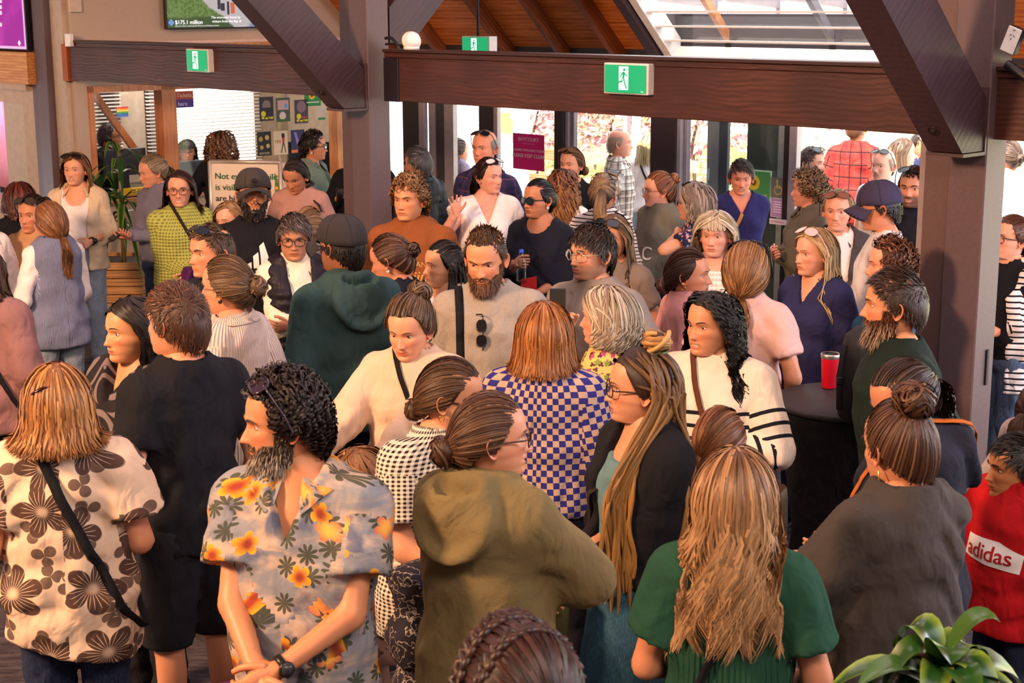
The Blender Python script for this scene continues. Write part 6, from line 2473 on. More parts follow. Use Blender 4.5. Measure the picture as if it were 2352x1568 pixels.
person('woman with waist-long blond dreadlocks and topknot, glasses, black cardigan, blue denim dress', 1482, 800, 175, -84, -58, 'f', h=1.66, girth=1.12,
 hair=dict(s='dread', c='#3a281e', tip='#a87a42', len=.66, vol=.014, nd=64, wave=.014, wn=7, face=98, flare=.015, front=.75), skin='#c98f70', specs=dict(k='frame', c='#101010'),
 tops=[top(cloth('#5d7c84'), hem=.95, sl=0, neck=('scoop', .10, 1.33), ring=False, name='bodice'), jkt(cloth('#15141a', None, wscale=200, weave=.5), collar=0, open=.035, e=.026, hem=.92, name='cardigan')],
 bottom=dict(kind='skirt', m=cloth('#2c4f66', 'denim', c2='#3d6680', c3='#4a7690'), end=.12, top=1.12, r1=.28, n=11, name='skirt'),
 arms=dict(L=dict(w=(.0, -.25, .98), c=.8, n=(-.6, 1, 0)), R=dict(w=(-.02, -.25, 1.0), c=.8, n=(-.6, 1, 0))), straps=[dict(side=1, m=cloth('#2a2320'), w=.016)], extra=dread_bun, seed=16)
person('woman from behind in green pleated blouse with long wavy blond-brown hair and small side braid', 1690, 1034, 225, 172, 176, 'f', h=1.64, girth=1.0,
 hair=dict(s='down', c='#6a472e', hi='#b98d62', hip=.45, tip='#c29a70', len=.36, vol=.012, wave=.020, wn=11, coh=1, part=.01, n=2.8, w=.66, lmin=.7), skin=S2,
 tops=[tee(cloth('#1e4434', 'pleat', scale=.019), sl=.34, e=.018, se=.030, hem=.66, flare=.03, neck=('crew', .085), name='blouse')], bottom=TRK,
 arms=dict(L=dict(w=(.16, -.20, .98)), R=dict(w=(.18, -.2, .98))), straps=[dict(side=-1, m=BK, w=.024, hz=.74)], seed=17)
person('woman in charcoal sweatshirt seen from behind, brown hair twisted in a high knot, gold earring', 2066, 926, 210, -134, -130, 'f', h=1.67, girth=1.2, pitch=6,
 hair=dict(s='bun', c='#4a2e20', hi='#76543a', tie=(0, .055, .118), bunr=.043, bunmess=.8, vol=.009, n=2.6, w=.6), skin=S1,
 tops=[swt(cloth('#3f3836', None, fuzz=.15), e=.035, se=.042, hem=.70, loose=1, fold=.015, neck=('crew', .078))], bottom=TRK,
 arms=dict(L=dict(w=(.14, -.34, 1.15), p=(.7, .4, -.6), c=.35, n=(-.3, .3, -1)), R=dict(w=(-.02, -.38, 1.14), p=(.7, .4, -.6), c=.3, n=(-.3, .3, -1))), earring=dict(k='long'), necklace='#c79a52', seed=18)
person('woman in navy hoodie looking down, dark hair in a curly ponytail, behind the charcoal sweatshirt', 2056, 834, 165, -62, -70, 'f', h=1.66, girth=1.2, pitch=22,
 hair=dict(s='pony', c='#2e1e18', hi='#4c342a', tie=(0, .11, .04), len=.20, wave=.02, wn=16, spread=.04, vol=.009, n=2.0, w=.65), skin=S2,
 tops=[swt(cloth('#1d1f2c'), hood=1, neck=('hood',), e=.03, se=.035, hem=.78, name='hoodie')], bottom=TRK, arms=dict(L=dict(w=(.04, -.26, 1.05)), R=dict(w=(.02, -.26, 1.06))),
 straps=[dict(side=1, m=cloth('#b5622a'), w=.018)], seed=19)
person('person whose dark braided crown of hair rises at the bottom edge beside the olive cardigan', 1198, 1450, 240, -150, -160, 'f', h=1.70, lod=2,
 hair=dict(s='pony', c='#2a1613', hi='#4a2a24', tie=(0, .11, .0), len=.3, vol=.016, w=1.5, mess=.4), skin=S2, tops=[swt(cloth('#2a2430'))], bottom=TRK, extra=crown_braid, seed=20)
person('bearded man in dark green t-shirt at the tall black table, short brown hair', 2066, 620, 168, -86, -70, 'm', h=1.78, lean=(0, -.09),
 hair=dict(s='short', c='#38261d', hi='#5a4234', hip=.15, len=.03, comb=(0, -.6, .5), vol=.010, lift=.5, n=1.8, mess=.15), skin='#cf8f6c', face=dict(nose=1.1),
 beard=dict(c='#5a3018', c2='#b09a86', len=.05), tops=[tee(cloth('#17231f'), sl=.36, e=.022, se=.03, hem=.82)], bottom=TRK, arms=DOWN, seed=21, girth=1.1)
person('woman with black ringlets in cream sweater with navy stripes and brown bag strap', 1640, 670, 172, -42, -18, 'f', h=1.66, girth=1.3,
 hair=dict(s='curly', c='#14100f', len=.30, curl=.0085, turns=8, vol=.012, n=1.25, part=.0), skin='#c58a66', face=dict(open=.8, lip='#a85f52', frown=1, brow=1, fat=.5),
 tops=[swt(cloth('#dccabb', 'stripe', c2='#16171f', scale=.052, c3='#eeeeee'), e=.024, se=.028, hem=.80, neck=('crew', .076))], bottom=dict(m=KH, e=.03),
 arms=dict(L=dict(w=(.07, -.21, 1.07), p=(1, .4, -.2), c=.3, n=(-.3, 1, -.2), f=(-.9, -.15, -.25)), R=dict(w=(.26, -.04, .86))), watch=dict(side=1, c='#b98a5a', d='#16161a'), earring=dict(k='hoop'),
 straps=[dict(side=-1, m=cloth('#5a3222'), w=.022, hz=.82, bag=(.24, .26, .09), bm=mat('bag_leather', '#5a3a24', .5), bagy=.0)], seed=22)
person('child with light brown hair in plaits and colourful smock, in front of the striped sweater', 1655, 940, 132, 168, 168, 'f', h=1.38, lod=2, kid=True, hs=.98,
 hair=dict(s='braid', c='#6a4228', hi='#9a6a44', tie=(.045, .08, -.04), len=.16, vol=.009, tailto=(.4, .1, -1)), skin=S1, tops=[tee(cloth('#8f9ac0', 'blotch', c2='#d9c2b0', c3='#5a6aa8', c4='#c8743a'), sl=.4, hem=.5, e=.03, flare=.06, name='smock')],
 bottom=dict(m=JN), seed=23)
person('woman from behind with copper bob in blue and beige checkerboard knit with ribbed collar', 1250, 695, 150, 176, 168, 'f', h=1.66, lod=2, girth=1.15,
 hair=dict(s='down', c='#8f5528', hi='#c98a48', hip=.35, len=.11, vol=.012, wave=.002, flip=.02, n=2.4, w=.6, part=.0), skin=S1,
 tops=[swt(cloth('#b59a86', 'check', c2='#2a2a78', scale=.0235, weave=.5), e=.028, se=.034, hem=.88, loose=1, collar=1, neck=('crew', .08), name='cardigan')], bottom=TRK,
 arms=dict(L=dict(w=(.14, -.18, 1.0)), R=dict(w=(.14, -.2, 1.02))), seed=24)
person('older woman with wavy silver hair, red drop earring and yellow floral collar', 1400, 657, 145, -108, -110, 'f', h=1.60, lod=2,
 hair=dict(s='down', c='#9a8874', hi='#d9cdb8', hip=.5, len=.10, vol=.020, wave=.014, wn=9, body=.02, flare=.0, n=2.2, w=.62, face=84), skin='#d99a7e', face=dict(fat=.4, smile=.4),
 tops=[swt(cloth('#d9b565', 'smallfloral', c2='#a8486a', c3='#7a8a3a', c4='#5a2a3a', scale=1), neck=('crew', .085), collar=1, name='blouse')], bottom=TRK, earring=dict(k='drop', c='#c01828', metal=0), seed=25)
person('short-haired bearded man in light grey t-shirt with sunglasses hung at the neck', 1112, 527, 148, -14, 4, 'm', h=1.80, lod=2, pitch=14,
 hair=dict(s='spike', c='#4a3426', hi='#7a5c42', len=.013, vol=.009, comb=(.05, .1, 1), lift=1.0, side=.02, recede=.0, n=1.2, mess=.1), skin='#d2906c', face=dict(frown=1, stubble=.25, haircol='#5a3a22', jaw=1.1),
 beard=dict(c='#5f3a20', len=.034), tops=[tee(cloth('#a09488', 'melange', c2='#8a8078'), e=.018, se=.026, sl=.31)], bottom=TRK, arms=DOWN, straps=[dict(side=-1, kind='pack', m=BK, w=.035, sx=.135)], seed=26)
person('smiling woman in cream sweatshirt with messy bun reaching out over the small child', 935, 684, 160, -24, -16, 'f', h=1.60, lod=2, pitch=12, girth=1.15,
 hair=dict(s='bun', c='#55402f', hi='#7d6550', tie=(.02, .070, .120), bunr=.038, bunmess=.8, vol=.016, mess=.7, n=2.0, w=.65), skin='#d99a7a', face=dict(smile=.8, fat=.5, down=.15),
 tops=[swt(cloth('#d3b49c', None, fuzz=.2), e=.026, se=.03, hem=.84, neck=('crew', .08))], bottom=dict(m=BK), straps=[dict(side=-1, m=BK, w=.022)],
 arms=dict(R=dict(w=(.36, -.36, 1.02), p=(.6, .3, -.8), c=.3, n=(0, .3, -1)), L=dict(w=(-.09, -.40, 1.04), p=(.7, .1, -.7), c=.55, n=(0, .4, -1))), seed=27)
person('woman in black and white gingham blouse and tortoiseshell glasses holding a dark jacket', 1040, 826, 175, 76, 40, 'f', h=1.62, girth=1.2, pitch=8,
 hair=dict(s='bun', c='#47301f', hi='#6a4c36', tie=(0, .10, -.05), bunr=.03, vol=.008, n=2.2, w=.62), skin='#d39574', specs=dict(k='frame', c='#2a1410'), face=dict(fat=.7), earring=dict(k='hoop'),
 tops=[tee(cloth('#ded0c0', 'gingham', c2='#1c1a1e', scale=.0145), sl=.34, e=.028, se=.04, slflare=.025, hem=.74, flare=.03, neck=('crew', .082), name='blouse')], bottom=TRK,
 arms=dict(R=dict(w=(.12, -.26, 1.02), c=.6, n=(-.5, 1, .0)), L=dict(w=(.05, -.26, 1.0), c=.6)), seed=28)
person('toddler girl in pale tulle skirt walking left between the adults', 812, 1030, 118, -62, -75, 'f', h=1.17, lod=1, kid=True, hs=.93, pitch=18,
 hair=dict(s='down', c='#7a5232', hi='#b08055', len=.05, wave=.008, vol=.014, face=70), skin=S5,
 tops=[tee(cloth('#cfae92'), hem=.88, e=.02, name='shirt')], bottom=dict(kind='skirt', m=cloth('#dcb9a8', 'smallfloral', c2='#8a6a60', c3='#c89a90', c4='#7a6a58', scale=.5), end=.50, top=1.0, r1=.27, n=9, name='skirt'), shoes='#8a9aa8', seed=29)
person('man in teal hoodie and dark cap seen from behind', 787, 500, 140, -132, -150, 'm', h=1.80, lod=2, girth=1.12,
 hair=dict(s='short', c='#171314', len=.03, comb=(0, 0, 0)), skin=S3, cap=dict(c='#2b272b'), specs=dict(k='frame', c='#101010'), face=dict(stubble=.4, haircol='#1a1414'),
 tops=[swt(cloth('#2d4446', None, fuzz=.15), hood=1, neck=('hood',), e=.03, se=.035, hem=.78, name='hoodie')], bottom=TRK, arms=dict(L=dict(w=(.14, -.2, 1.0)), R=dict(w=(.16, -.18, .98))), seed=30)
# --- middle rows
person('grey-haired woman with glasses in navy quilted vest over cream jumper, arms crossed', 674, 492, 110, -2, 10, 'f', h=1.64, lod=2, pitch=4,
 hair=dict(s='short', c='#4a403e', hi='#8a8080', hip=.3, len=.06, comb=(.5, -.6, 0), vol=.014, n=1.4), skin='#b98264', specs=dict(k='frame', c='#15100e'), face=dict(frown=1, jaw=1.1),
 tops=[top(cloth('#e8dccb'), neck=('turtle',), ring=False, e=.020, se=.026, name='jumper'), dict(m=cloth('#1f1a26', rough=.5), sl=0, e=.034, hem=.90, puff=.012, open=.045, collar=1, neck=('v', .078, 1.3), ring=False, fold=.004, name='vest')],
 bottom=dict(m=cloth('#cdbfae')), arms=CROSS, seed=31)
person('man in navy t-shirt with sunglasses pushed up on short greying hair', 488, 516, 125, -58, -60, 'm', h=1.71, lod=1,
 hair=dict(s='short', c='#54402f', hi='#8a7260', len=.032, comb=(-.2, -.7, .3), lift=.5, vol=.010, n=1.4), skin='#d08e6c', face=dict(frown=.5, nose=1.1), specs=dict(k='sun', up=-58, l='#1d2436'),
 tops=[tee(cloth('#1b1d28'), e=.02, se=.03)], bottom=TRK, seed=32)
person('woman with messy bun and big dark earring in white crinkled shirt, seen from behind', 522, 592, 145, -112, -128, 'f', h=1.70, lod=2,
 hair=dict(s='bun', c='#5a4430', hi='#8a6a4c', tie=(0, .115, .015), bunr=.036, bunmess=.8, mess=.5, vol=.012, n=2.2, w=.62), skin=S1, earring=dict(k='disc', c='#2a2a22', metal=.3), specs=dict(k='thin', c='#202024'),
 tops=[swt(cloth('#d9c8c0', 'rib', scale=.012, c2='#c4aea6'), e=.03, se=.036, hem=.80, neck=('crew', .088), collar=1, fold=.012, name='shirt')], bottom=TRK, arms=DOWN, seed=33)
person('girl with low ponytail in lavender-blue knit vest over white sleeves, from behind', 113, 464, 108, -138, -155, 'f', h=1.58, lod=1,
 hair=dict(s='pony', c='#7a5236', hi='#a87a52', tie=(0, .095, -.075), len=.22, spread=.018, vol=.010, tiec='#e0d0c0'), skin=S1,
 tops=[top(WH, name='blouse'), dict(m=cloth('#8f96b8', 'rib', scale=.008, c2='#7d84a6'), sl=0, e=.035, hem=.74, neck=('crew', .078), loose=1, name='vest')], bottom=dict(m=JN_L), arms=dict(L=dict(w=(.2, -.16, .98)), R=dict(w=(.1, -.24, 1.05))), seed=34)
person('person in white printed hoodie cut off by the left edge, with long dark lettering', -62, 440, 100, 20, 15, 'f', h=1.62, hair=dict(s='down', c='#4a3222', len=.2), skin=S1,
 tops=[swt(cloth('#e9dedc'), hood=1, neck=('hood',), name='hoodie')], bottom=TRK, prints=[dict(text='M', size=.13, x=.07, z=1.20, m=mat('print_black', '#1a1a1c', .8), bold=1), dict(text='CREAT', size=.026, x=.07, z=1.11, m=mat('print_black', '#1a1a1c', .8))], seed=35)
person('person in dusty mauve sweatshirt with black strap cut off by the left edge', -46, 568, 130, 160, 150, 'f', h=1.62, lod=1, hair=dict(s='down', c='#4a3222', len=.2), skin=S1, girth=1.1,
 tops=[swt(cloth('#8a6464'), e=.03, se=.034, hem=.76)], bottom=TRK, straps=[dict(side=1, m=BK, w=.03)], seed=36)
person('woman with short auburn hair and black top at the left edge, seen from behind', 42, 418, 92, 170, 170, 'f', h=1.57, lod=1, hair=dict(s='down', c='#4a1f18', hi='#7a3a2c', len=.05, vol=.018, n=1.2), skin=S2,
 tops=[tee(cloth('#16161c'))], bottom=TRK, seed=37)
person('young woman with sunglasses on dark hair and tan hooded top behind the lavender vest', 74, 448, 95, -32, -30, 'f', h=1.56, lod=1, hair=dict(s='bun', c='#2a1a14', tie=(.03, .09, .07), bunr=.03, vol=.01), skin=S2, specs=dict(k='sun', up=-48, l='#3a3230'),
 tops=[swt(cloth('#b98d66'), hood=1, neck=('hood',), name='hoodie')], bottom=TRK, seed=38)
person('tall woman with long light brown hair, open cream shirt, white top and pale jeans', 172, 350, 88, -22, -14, 'f', h=1.67, lod=1,
 hair=dict(s='down', c='#7a5034', hi='#9a6e48', tip='#8a5c38', len=.36, wave=.014, wn=8, coh=1, vol=.012, n=1.3), skin='#dc9e7c', specs=dict(k='sun', up=-55), face=dict(smile=.4, open=.4, brow=1, lip='#b5685c'),
 tops=[top(cloth('#f1e6e2'), sl=0, neck=('scoop', .105, 1.30), ring=False, hem=.98), jkt(cloth('#d9c0a0'), sl=.72, open=.085, collar=1, hem=.80, name='overshirt')], bottom=dict(m=JN_L, e=.016), shoes='#e8e2de',
 arms=dict(L=dict(w=(.12, -.18, 1.04), c=.5, n=(-.5, .6, 0)), R=dict(w=(.14, -.16, 1.0))), watch=dict(side=1), seed=39)
person('bearded man wearing a headset in dark jacket behind the office window', 247, 283, 62, 78, 70, 'm', h=1.63, lod=0, hair=dict(s='short', c='#2a2022', hi='#8a7058', len=.03), skin=S3, specs=dict(k='frame'), beard=dict(c='#1d1614', len=.02), headphone=True,
 tops=[jkt(cloth('#1b1c26'), open=.04)], bottom=TRK, arms=CLASP, seed=40)
person('woman with ash blond ponytail in blue-grey sweatshirt looking at her phone', 346, 356, 86, -72, -55, 'f', h=1.65, lod=1, pitch=10, hair=dict(s='pony', c='#8a7660', hi='#b8a488', tie=(0, .115, .03), len=.17, vol=.010, tiec='#1c1c20'), skin=S1,
 tops=[swt(cloth('#6f6c7e'), e=.026)], bottom=dict(m=JN_D), arms=dict(L=dict(w=(.0, -.29, 1.08), c=.5, n=(-.3, 0, 1)), R=dict(w=(-.02, -.30, 1.10), c=.6, n=(-.3, 0, 1))), seed=41)
person('smiling woman with glasses in lime green openwork jumper', 411, 392, 90, -6, 8, 'f', h=1.66, lod=1, girth=1.12, hair=dict(s='down', c='#33201c', hi='#55382e', len=.16, flip=.03, vol=.010, part=-.02), skin='#d49878', specs=dict(k='frame', c='#5a3a22'), face=dict(smile=1.2, open=.8, lip='#b05a58'),
 tops=[swt(cloth('#a9ad58', 'knit', scale=.022, c2='#6f7238'), e=.026, se=.032, hem=.90)], bottom=dict(m=JN_D), arms=CLASP, straps=[dict(side=-1, m=cloth('#2a1c1c'), w=.02)], seed=42)
person('ticket clerk with black fringe and glasses behind the office counter', 427, 320, 56, 6, 5, 'f', h=1.42, lod=0, hair=dict(s='down', c='#17131a', len=.12, fringe=.04, vol=.010, face=80), skin=S1, specs=dict(k='frame', c='#5a4a58'), tops=[tee(BK)], bottom=TRK, seed=43)
person('person with curly brown hair and dark top standing at the ticket counter', 506, 299, 66, 172, 165, 'f', h=1.66, lod=1, hair=dict(s='curly', c='#5a3c2c', hi='#9a7450', hip=.4, len=.09, curl=.010, turns=3, vol=.02, body=.03), skin=S2, tops=[swt(cloth('#1a1a20'))], bottom=TRK, arms=dict(L=dict(w=(.2, -.22, 1.22))), seed=44)
person('bearded man in dark grey cap and black t-shirt with white sports print, arms folded', 579, 392, 104, 4, 12, 'm', h=1.82, pitch=-9, lod=1, girth=1.15, hair=dict(s='short', c='#1d1614', len=.02), skin='#b97c5c', cap=dict(c='#37322f', print='#141214'), beard=dict(c='#1f1512', len=.036), face=dict(frown=1),
 tops=[tee(cloth('#17161c'), e=.022, se=.032, sl=.33)], bottom=TRK, arms=CROSS,
 prints=[dict(polys=[[(-.085, .0), (-.055, .0), (-.055, .035), (-.085, .02)], [(-.045, .0), (-.015, .0), (-.015, .085), (-.045, .065)], [(-.005, .0), (.045, .0), (.045, .03), (.02, .135), (-.005, .115)]], x=-.01, z=1.22, m=mat('print_white', '#e8e2e0', .8)),
   dict(text='adidas', size=.075, x=-.01, z=1.18, bold=1, m=mat('print_white', '#e8e2e0', .8))], seed=45)
person('woman with dark side plait in dusty pink jumper looking down by the sign', 672, 369, 76, -24, -10, 'f', h=1.66, lod=1, pitch=24, hair=dict(s='braid', c='#2b1d1c', tie=(.07, .05, -.06), len=.22, vol=.008, tailto=(.1, -.2, -1)), skin=S2, tops=[swt(cloth('#b98a80'))], bottom=TRK, seed=46)
person('woman in sage green jacket with short dark curls and glasses facing right', 716, 302, 82, 82, 70, 'f', h=1.70, lod=1, hair=dict(s='curlshort', c='#1d1514', hi='#4a3a34', len=.04, comb=(0, .3, .8), vol=.012, side=.01), skin='#cb9070', specs=dict(k='frame'), earring=dict(k='disc', c='#efe8e0', metal=0),
 tops=[jkt(cloth('#7d9184'), open=.02)], bottom=TRK, arms=dict(R=dict(w=(.1, -.26, 1.05))), seed=47)
person('blond head glimpsed between the pink jumper and the teal hoodie', 708, 478, 95, 150, 150, 'f', h=1.52, lod=1, hair=dict(s='pony', c='#8a6a48', hi='#b8946a', tie=(.03, .10, .02), len=.2), skin=S1, tops=[swt(cloth('#8a8078'))], bottom=TRK, seed=48)
person('blond girl half hidden behind the man in the dark grey cap', 530, 462, 80, -40, -30, 'f', h=1.54, lod=1, hair=dict(s='down', c='#8f6d48', hi='#c09a6c', len=.25), skin=S5, tops=[swt(cloth('#c9a890'))], bottom=TRK, seed=49)
person('person in black behind the middle post holding a small drink', 832, 304, 72, -20, -10, 'm', h=1.74, lod=0, hair=dict(s='short', c='#2a1e1a', len=.03), skin=S2, girth=1.1, tops=[swt(cloth('#15151b'))], bottom=TRK, arms=dict(R=dict(w=(.17, -.22, 1.22), c=.8, n=(-1, 0, 0))), seed=50)
person('fair curly-haired man in rust brown hoodie with tan lettering', 942, 402, 104, -28, -12, 'm', h=1.80, lod=2, hair=dict(s='curlshort', c='#7a5636', hi='#b08a5e', hip=.35, len=.045, comb=(-.1, -.3, .8), vol=.014, curl=.009, n=1.5), skin='#d6946e', face=dict(frown=.6),
 tops=[swt(cloth('#8a4f2a', None, fuzz=.15), hood=1, neck=('hood',), e=.03, se=.034, hem=.80, name='hoodie')], bottom=TRK, arms=DOWN,
 prints=[dict(text='JORDAN', size=.042, x=.03, z=1.255, m=mat('print_tan', '#d9a866', .8), arc=1.2), dict(text='Cruijmel', size=.088, x=.04, z=1.18, shear=.35, rot=.12, m=mat('print_tan', '#d9a866', .8), bold=1)], seed=51)
person('grey-haired man in dark padded jacket by the glass, head turned away', 962, 337, 78, -112, -140, 'm', h=1.64, lod=1, lean=(-.05, -.02), hair=dict(s='short', c='#4d4a4c', hi='#8f8c8e', len=.045, vol=.014), skin=S3, tops=[dict(jkt(cloth('#20232c', rough=.5)), puff=.006, open=None, neck=('crew', .08))], bottom=TRK, arms=DOWN, seed=52)
person('bald man with sunglasses on his head in navy shirt beside the red door frame', 1115, 301, 76, -32, -30, 'm', h=1.84, lod=1, hair=dict(s='short', c='#8a8280', len=.006, vol=.001, bald=.05, recede=.05), skin='#d2896a', specs=dict(k='sun', up=-60), tops=[swt(cloth('#23284a', 'plaid', c2='#3a2f5a', c3='#5a3a58', scale=.09), collar=1, name='shirt')], bottom=TRK, arms=DOWN, seed=53)
person('dark-haired woman in white v-neck top raising an open hand', 1120, 364, 88, 42, 6, 'f', h=1.70, lod=1, girth=1.18, hair=dict(s='pony', c='#2a1714', hi='#4a2a24', tie=(0, .10, .03), len=.30, wave=.008, vol=.010), skin='#dda08a', specs=dict(k='sun', up=-60, l='#d8d4d8'), face=dict(frown=.8),
 tops=[tee(cloth('#f0e6e6'), sl=.14, se=.03, slflare=.03, neck=('v', .085, 1.26), ring=False, hem=.84, e=.02, name='top')], bottom=TRK,
 arms=dict(R=dict(w=(.23, -.26, 1.36), p=(.6, .3, -1), f=(.15, -.1, 1), n=(0, -1, .1), c=.12, spread=1.0), L=dict(w=(.25, -.02, .88))), seed=54)
person('black-haired woman in sunglasses and navy top holding a water bottle', 1240, 413, 98, -48, -26, 'f', h=1.66, lod=2, girth=1.15, hair=dict(s='bun', c='#15131a', hi='#8a6a48', hip=.04, tie=(0, .112, .0), bunr=.03, bunc='#8a6a4a', vol=.006, n=1.3), skin='#b87a5a', specs=dict(k='sun', c='#0c0c0e', l='#08080a'), face=dict(fat=.5), earring=dict(k='disc', c='#f0e8e0', metal=0), necklace='#c8a860',
 tops=[top(cloth('#191a26'), sl=.80, neck=('scoop', .095, 1.36), ring=False, e=.022, se=.022, hem=.80)], bottom=TRK,
 arms=dict(R=dict(w=(.04, -.29, 1.20), c=.85, n=(-.8, .5, 0), f=(-.9, -.4, .1)), L=dict(w=(.08, -.2, 1.0))), seed=55)
person('woman with long curly auburn hair and pale top seen from behind', 1292, 388, 86, 160, 160, 'f', h=1.60, lod=1, hair=dict(s='curly', c='#4f281f', hi='#8f5a38', hip=.4, tip='#a87444', len=.30, curl=.012, turns=4, vol=.014), skin=S1, tops=[tee(cloth('#ecdfdf'))], bottom=TRK, seed=56)
person('woman with hair in a low bun and black top by the glass, glancing left', 1314, 340, 76, -30, -20, 'f', h=1.66, lod=1, hair=dict(s='bun', c='#5a3622', hi='#8a5a3a', tie=(.05, .09, -.04), bunr=.028, vol=.010), skin=S1, specs=dict(k='sun', up=-62, c='#5a3a20', l='#6a4a30'), tops=[tee(cloth('#141318'))], bottom=TRK, seed=57)
person('woman from behind with high blond-streaked ponytail in white striped top', 1384, 401, 92, 158, 165, 'f', h=1.64, lod=1, hair=dict(s='pony', c='#3a3034', hi='#9a7a58', hip=.25, tip='#b8946a', tie=(-.02, .09, .07), len=.36, spread=.022, vol=.007, n=1.3), skin=S1, specs=dict(k='sun', up=-66, c='#8a5a1e', l='#3a2a20'), earring=dict(k='disc', c='#d83020', metal=0),
 tops=[swt(cloth('#ece2e2', 'stripe', c2='#22222a', scale=.026))], bottom=TRK, seed=58)
person('woman with black sunglasses on fair hair peering past the man with the phone', 1410, 492, 108, -24, -20, 'f', h=1.66, lod=1, hair=dict(s='down', c='#6a5440', hi='#a88a64', len=.30, part=.0, vol=.008), skin='#c98c68', specs=dict(k='sun', up=-44, c='#0e0e10'), earring=dict(k='long', c='#6aa83a', metal=0), tops=[tee(cloth('#7a6a60'))], bottom=TRK, seed=59)
person('man with round glasses and greying beard in grey t-shirt holding up a phone', 1366, 516, 130, -52, -30, 'm', h=1.75, lod=2, hair=dict(s='short', c='#332824', hi='#5a4c46', hip=.2, len=.06, comb=(.4, -.8, 0), vol=.010, n=1.5), skin='#d59a7c', specs=dict(k='round', c='#b8a890'), face=dict(stubble=.5, haircol='#4a3f3a', open=.2),
 tops=[tee(cloth('#8c7f78'), sl=.42, e=.024, se=.03)], bottom=TRK, arms=dict(R=dict(w=(-.02, -.29, 1.26), p=(.6, .4, -.8), f=(.1, -.25, 1), n=(-1, -.3, 0), c=.75), L=dict(w=(.24, -.05, .9))), seed=60)
person('laughing woman with glasses and auburn topknot in sage lettered sweatshirt', 1517, 396, 92, -72, -50, 'f', h=1.60, lod=1, hair=dict(s='bun', c='#7a4628', hi='#b07a48', hip=.35, tie=(0, .095, .075), bunr=.034, bunmess=.6, mess=.4, vol=.010), skin='#dc9c80', specs=dict(k='thin', c='#202024'), face=dict(smile=1, open=.8),
 tops=[swt(cloth('#6a665a'), e=.03, se=.034)], bottom=TRK, arms=CLASP, prints=[dict(text='E C', size=.14, x=.0, z=1.12, bold=1, m=mat('print_white', '#e8e2e0', .8))], seed=61)
person('woman with layered grey bob and glasses in navy floral dress, hand at her neck', 1600, 418, 90, -104, -85, 'f', h=1.62, lod=1, hair=dict(s='down', c='#7a6c62', hi='#b0a298', hip=.45, len=.09, vol=.020, wave=.006, body=.02, flare=-.005, n=1.3, face=80), skin='#d09474', specs=dict(k='frame'),
 tops=[tee(cloth('#23284a', 'smallfloral', c2='#d9b8a8', c3='#8a9ac8', c4='#c87868', scale=1.2), hem=.6, name='dress')], bottom=dict(kind='skirt', m=cloth('#23284a', 'smallfloral', c2='#d9b8a8', c3='#8a9ac8', c4='#c87868', scale=1.2), end=.4, name='skirt'), arms=dict(L=dict(w=(.08, -.12, 1.36), p=(.5, -1, -.3), c=.6)), seed=62)
person('older woman with frizzy white-blond hair and fringe in lacy white blouse', 1646, 484, 104, -14, -5, 'f', h=1.62, lod=2, hair=dict(s='down', c='#a8977e', hi='#e6dac4', hip=.55, len=.20, wave=.016, wn=12, vol=.020, body=.02, fringe=.052, n=2.0, w=.65, face=74), skin='#dda088', face=dict(fat=.4), tops=[swt(cloth('#eee4e0', 'knit', scale=.03, c2='#d0c2ba'), neck=('scoop', .1, 1.36), ring=False, name='blouse')], bottom=TRK, seed=63)
person('woman with low dark bun in pink sweatshirt turned to the right', 1578, 573, 125, 78, 110, 'f', h=1.56, lod=2, hair=dict(s='bun', c='#331f1a', hi='#55382c', tie=(-.01, .108, -.045), bunr=.032, vol=.008, n=2.2, w=.62), skin=S1, earring=dict(k='hoop'), tops=[swt(cloth('#c98d8e', None, fuzz=.2), e=.026, se=.032)], bottom=TRK, seed=64)
person('woman from behind with tied honey blond hair in pale pink t-shirt', 1716, 560, 130, 172, 168, 'f', h=1.67, lod=2, hair=dict(s='pony', c='#7a5234', hi='#b88a58', hip=.4, tie=(.01, .10, -.085), len=.20, wave=.010, spread=.03, vol=.016, n=2.2, w=.62, tiec='#1c1a1c'), skin=S1, specs=dict(k='sun', up=-70, c='#101014'), tops=[tee(cloth('#cfa6a0'), e=.02, se=.03, sl=.33)], bottom=TRK, arms=dict(L=dict(w=(.2, -.12, .95)), R=dict(w=(.2, -.12, .95))), seed=65)
person('woman with long straight blond hair and pale sunglasses on head in sheer navy blouse', 1878, 524, 118, -52, -40, 'f', h=1.63, lod=2, hair=dict(s='down', c='#a8865c', hi='#dcc092', hip=.5, len=.33, part=.01, vol=.010, n=2.2, w=.62, face=84), skin='#dc9d80', specs=dict(k='sun', up=-62, c='#d9b0a8', l='#e0b8b8'), earring=dict(k='drop'), tops=[swt(cloth('#2a2a50'), e=.022, se=.03, neck=('v', .08, 1.30), ring=False, name='blouse')], bottom=dict(m=JN_D), arms=DOWN, seed=66)
person('woman with short dark hair in navy v-neck jumper by the door sign', 1703, 367, 86, 4, 8, 'f', h=1.66, lod=1, pitch=8, hair=dict(s='short', c='#2a1d1a', hi='#4a3630', len=.06, comb=(.6, -.5, 0), vol=.012), skin='#d58e72', face=dict(open=.5, lip='#a84a44'), tops=[top(cloth('#26265a'), neck=('v', .085, 1.30), ring=False, e=.020, se=.018)], bottom=dict(m=cloth('#20243a', 'smallfloral', c2='#d0d0d8', c3='#a8b0c8', c4='#d0d0d8')), arms=LOWC, straps=[dict(side=1, m=cloth('#b5804a'), w=.026)], seed=67)
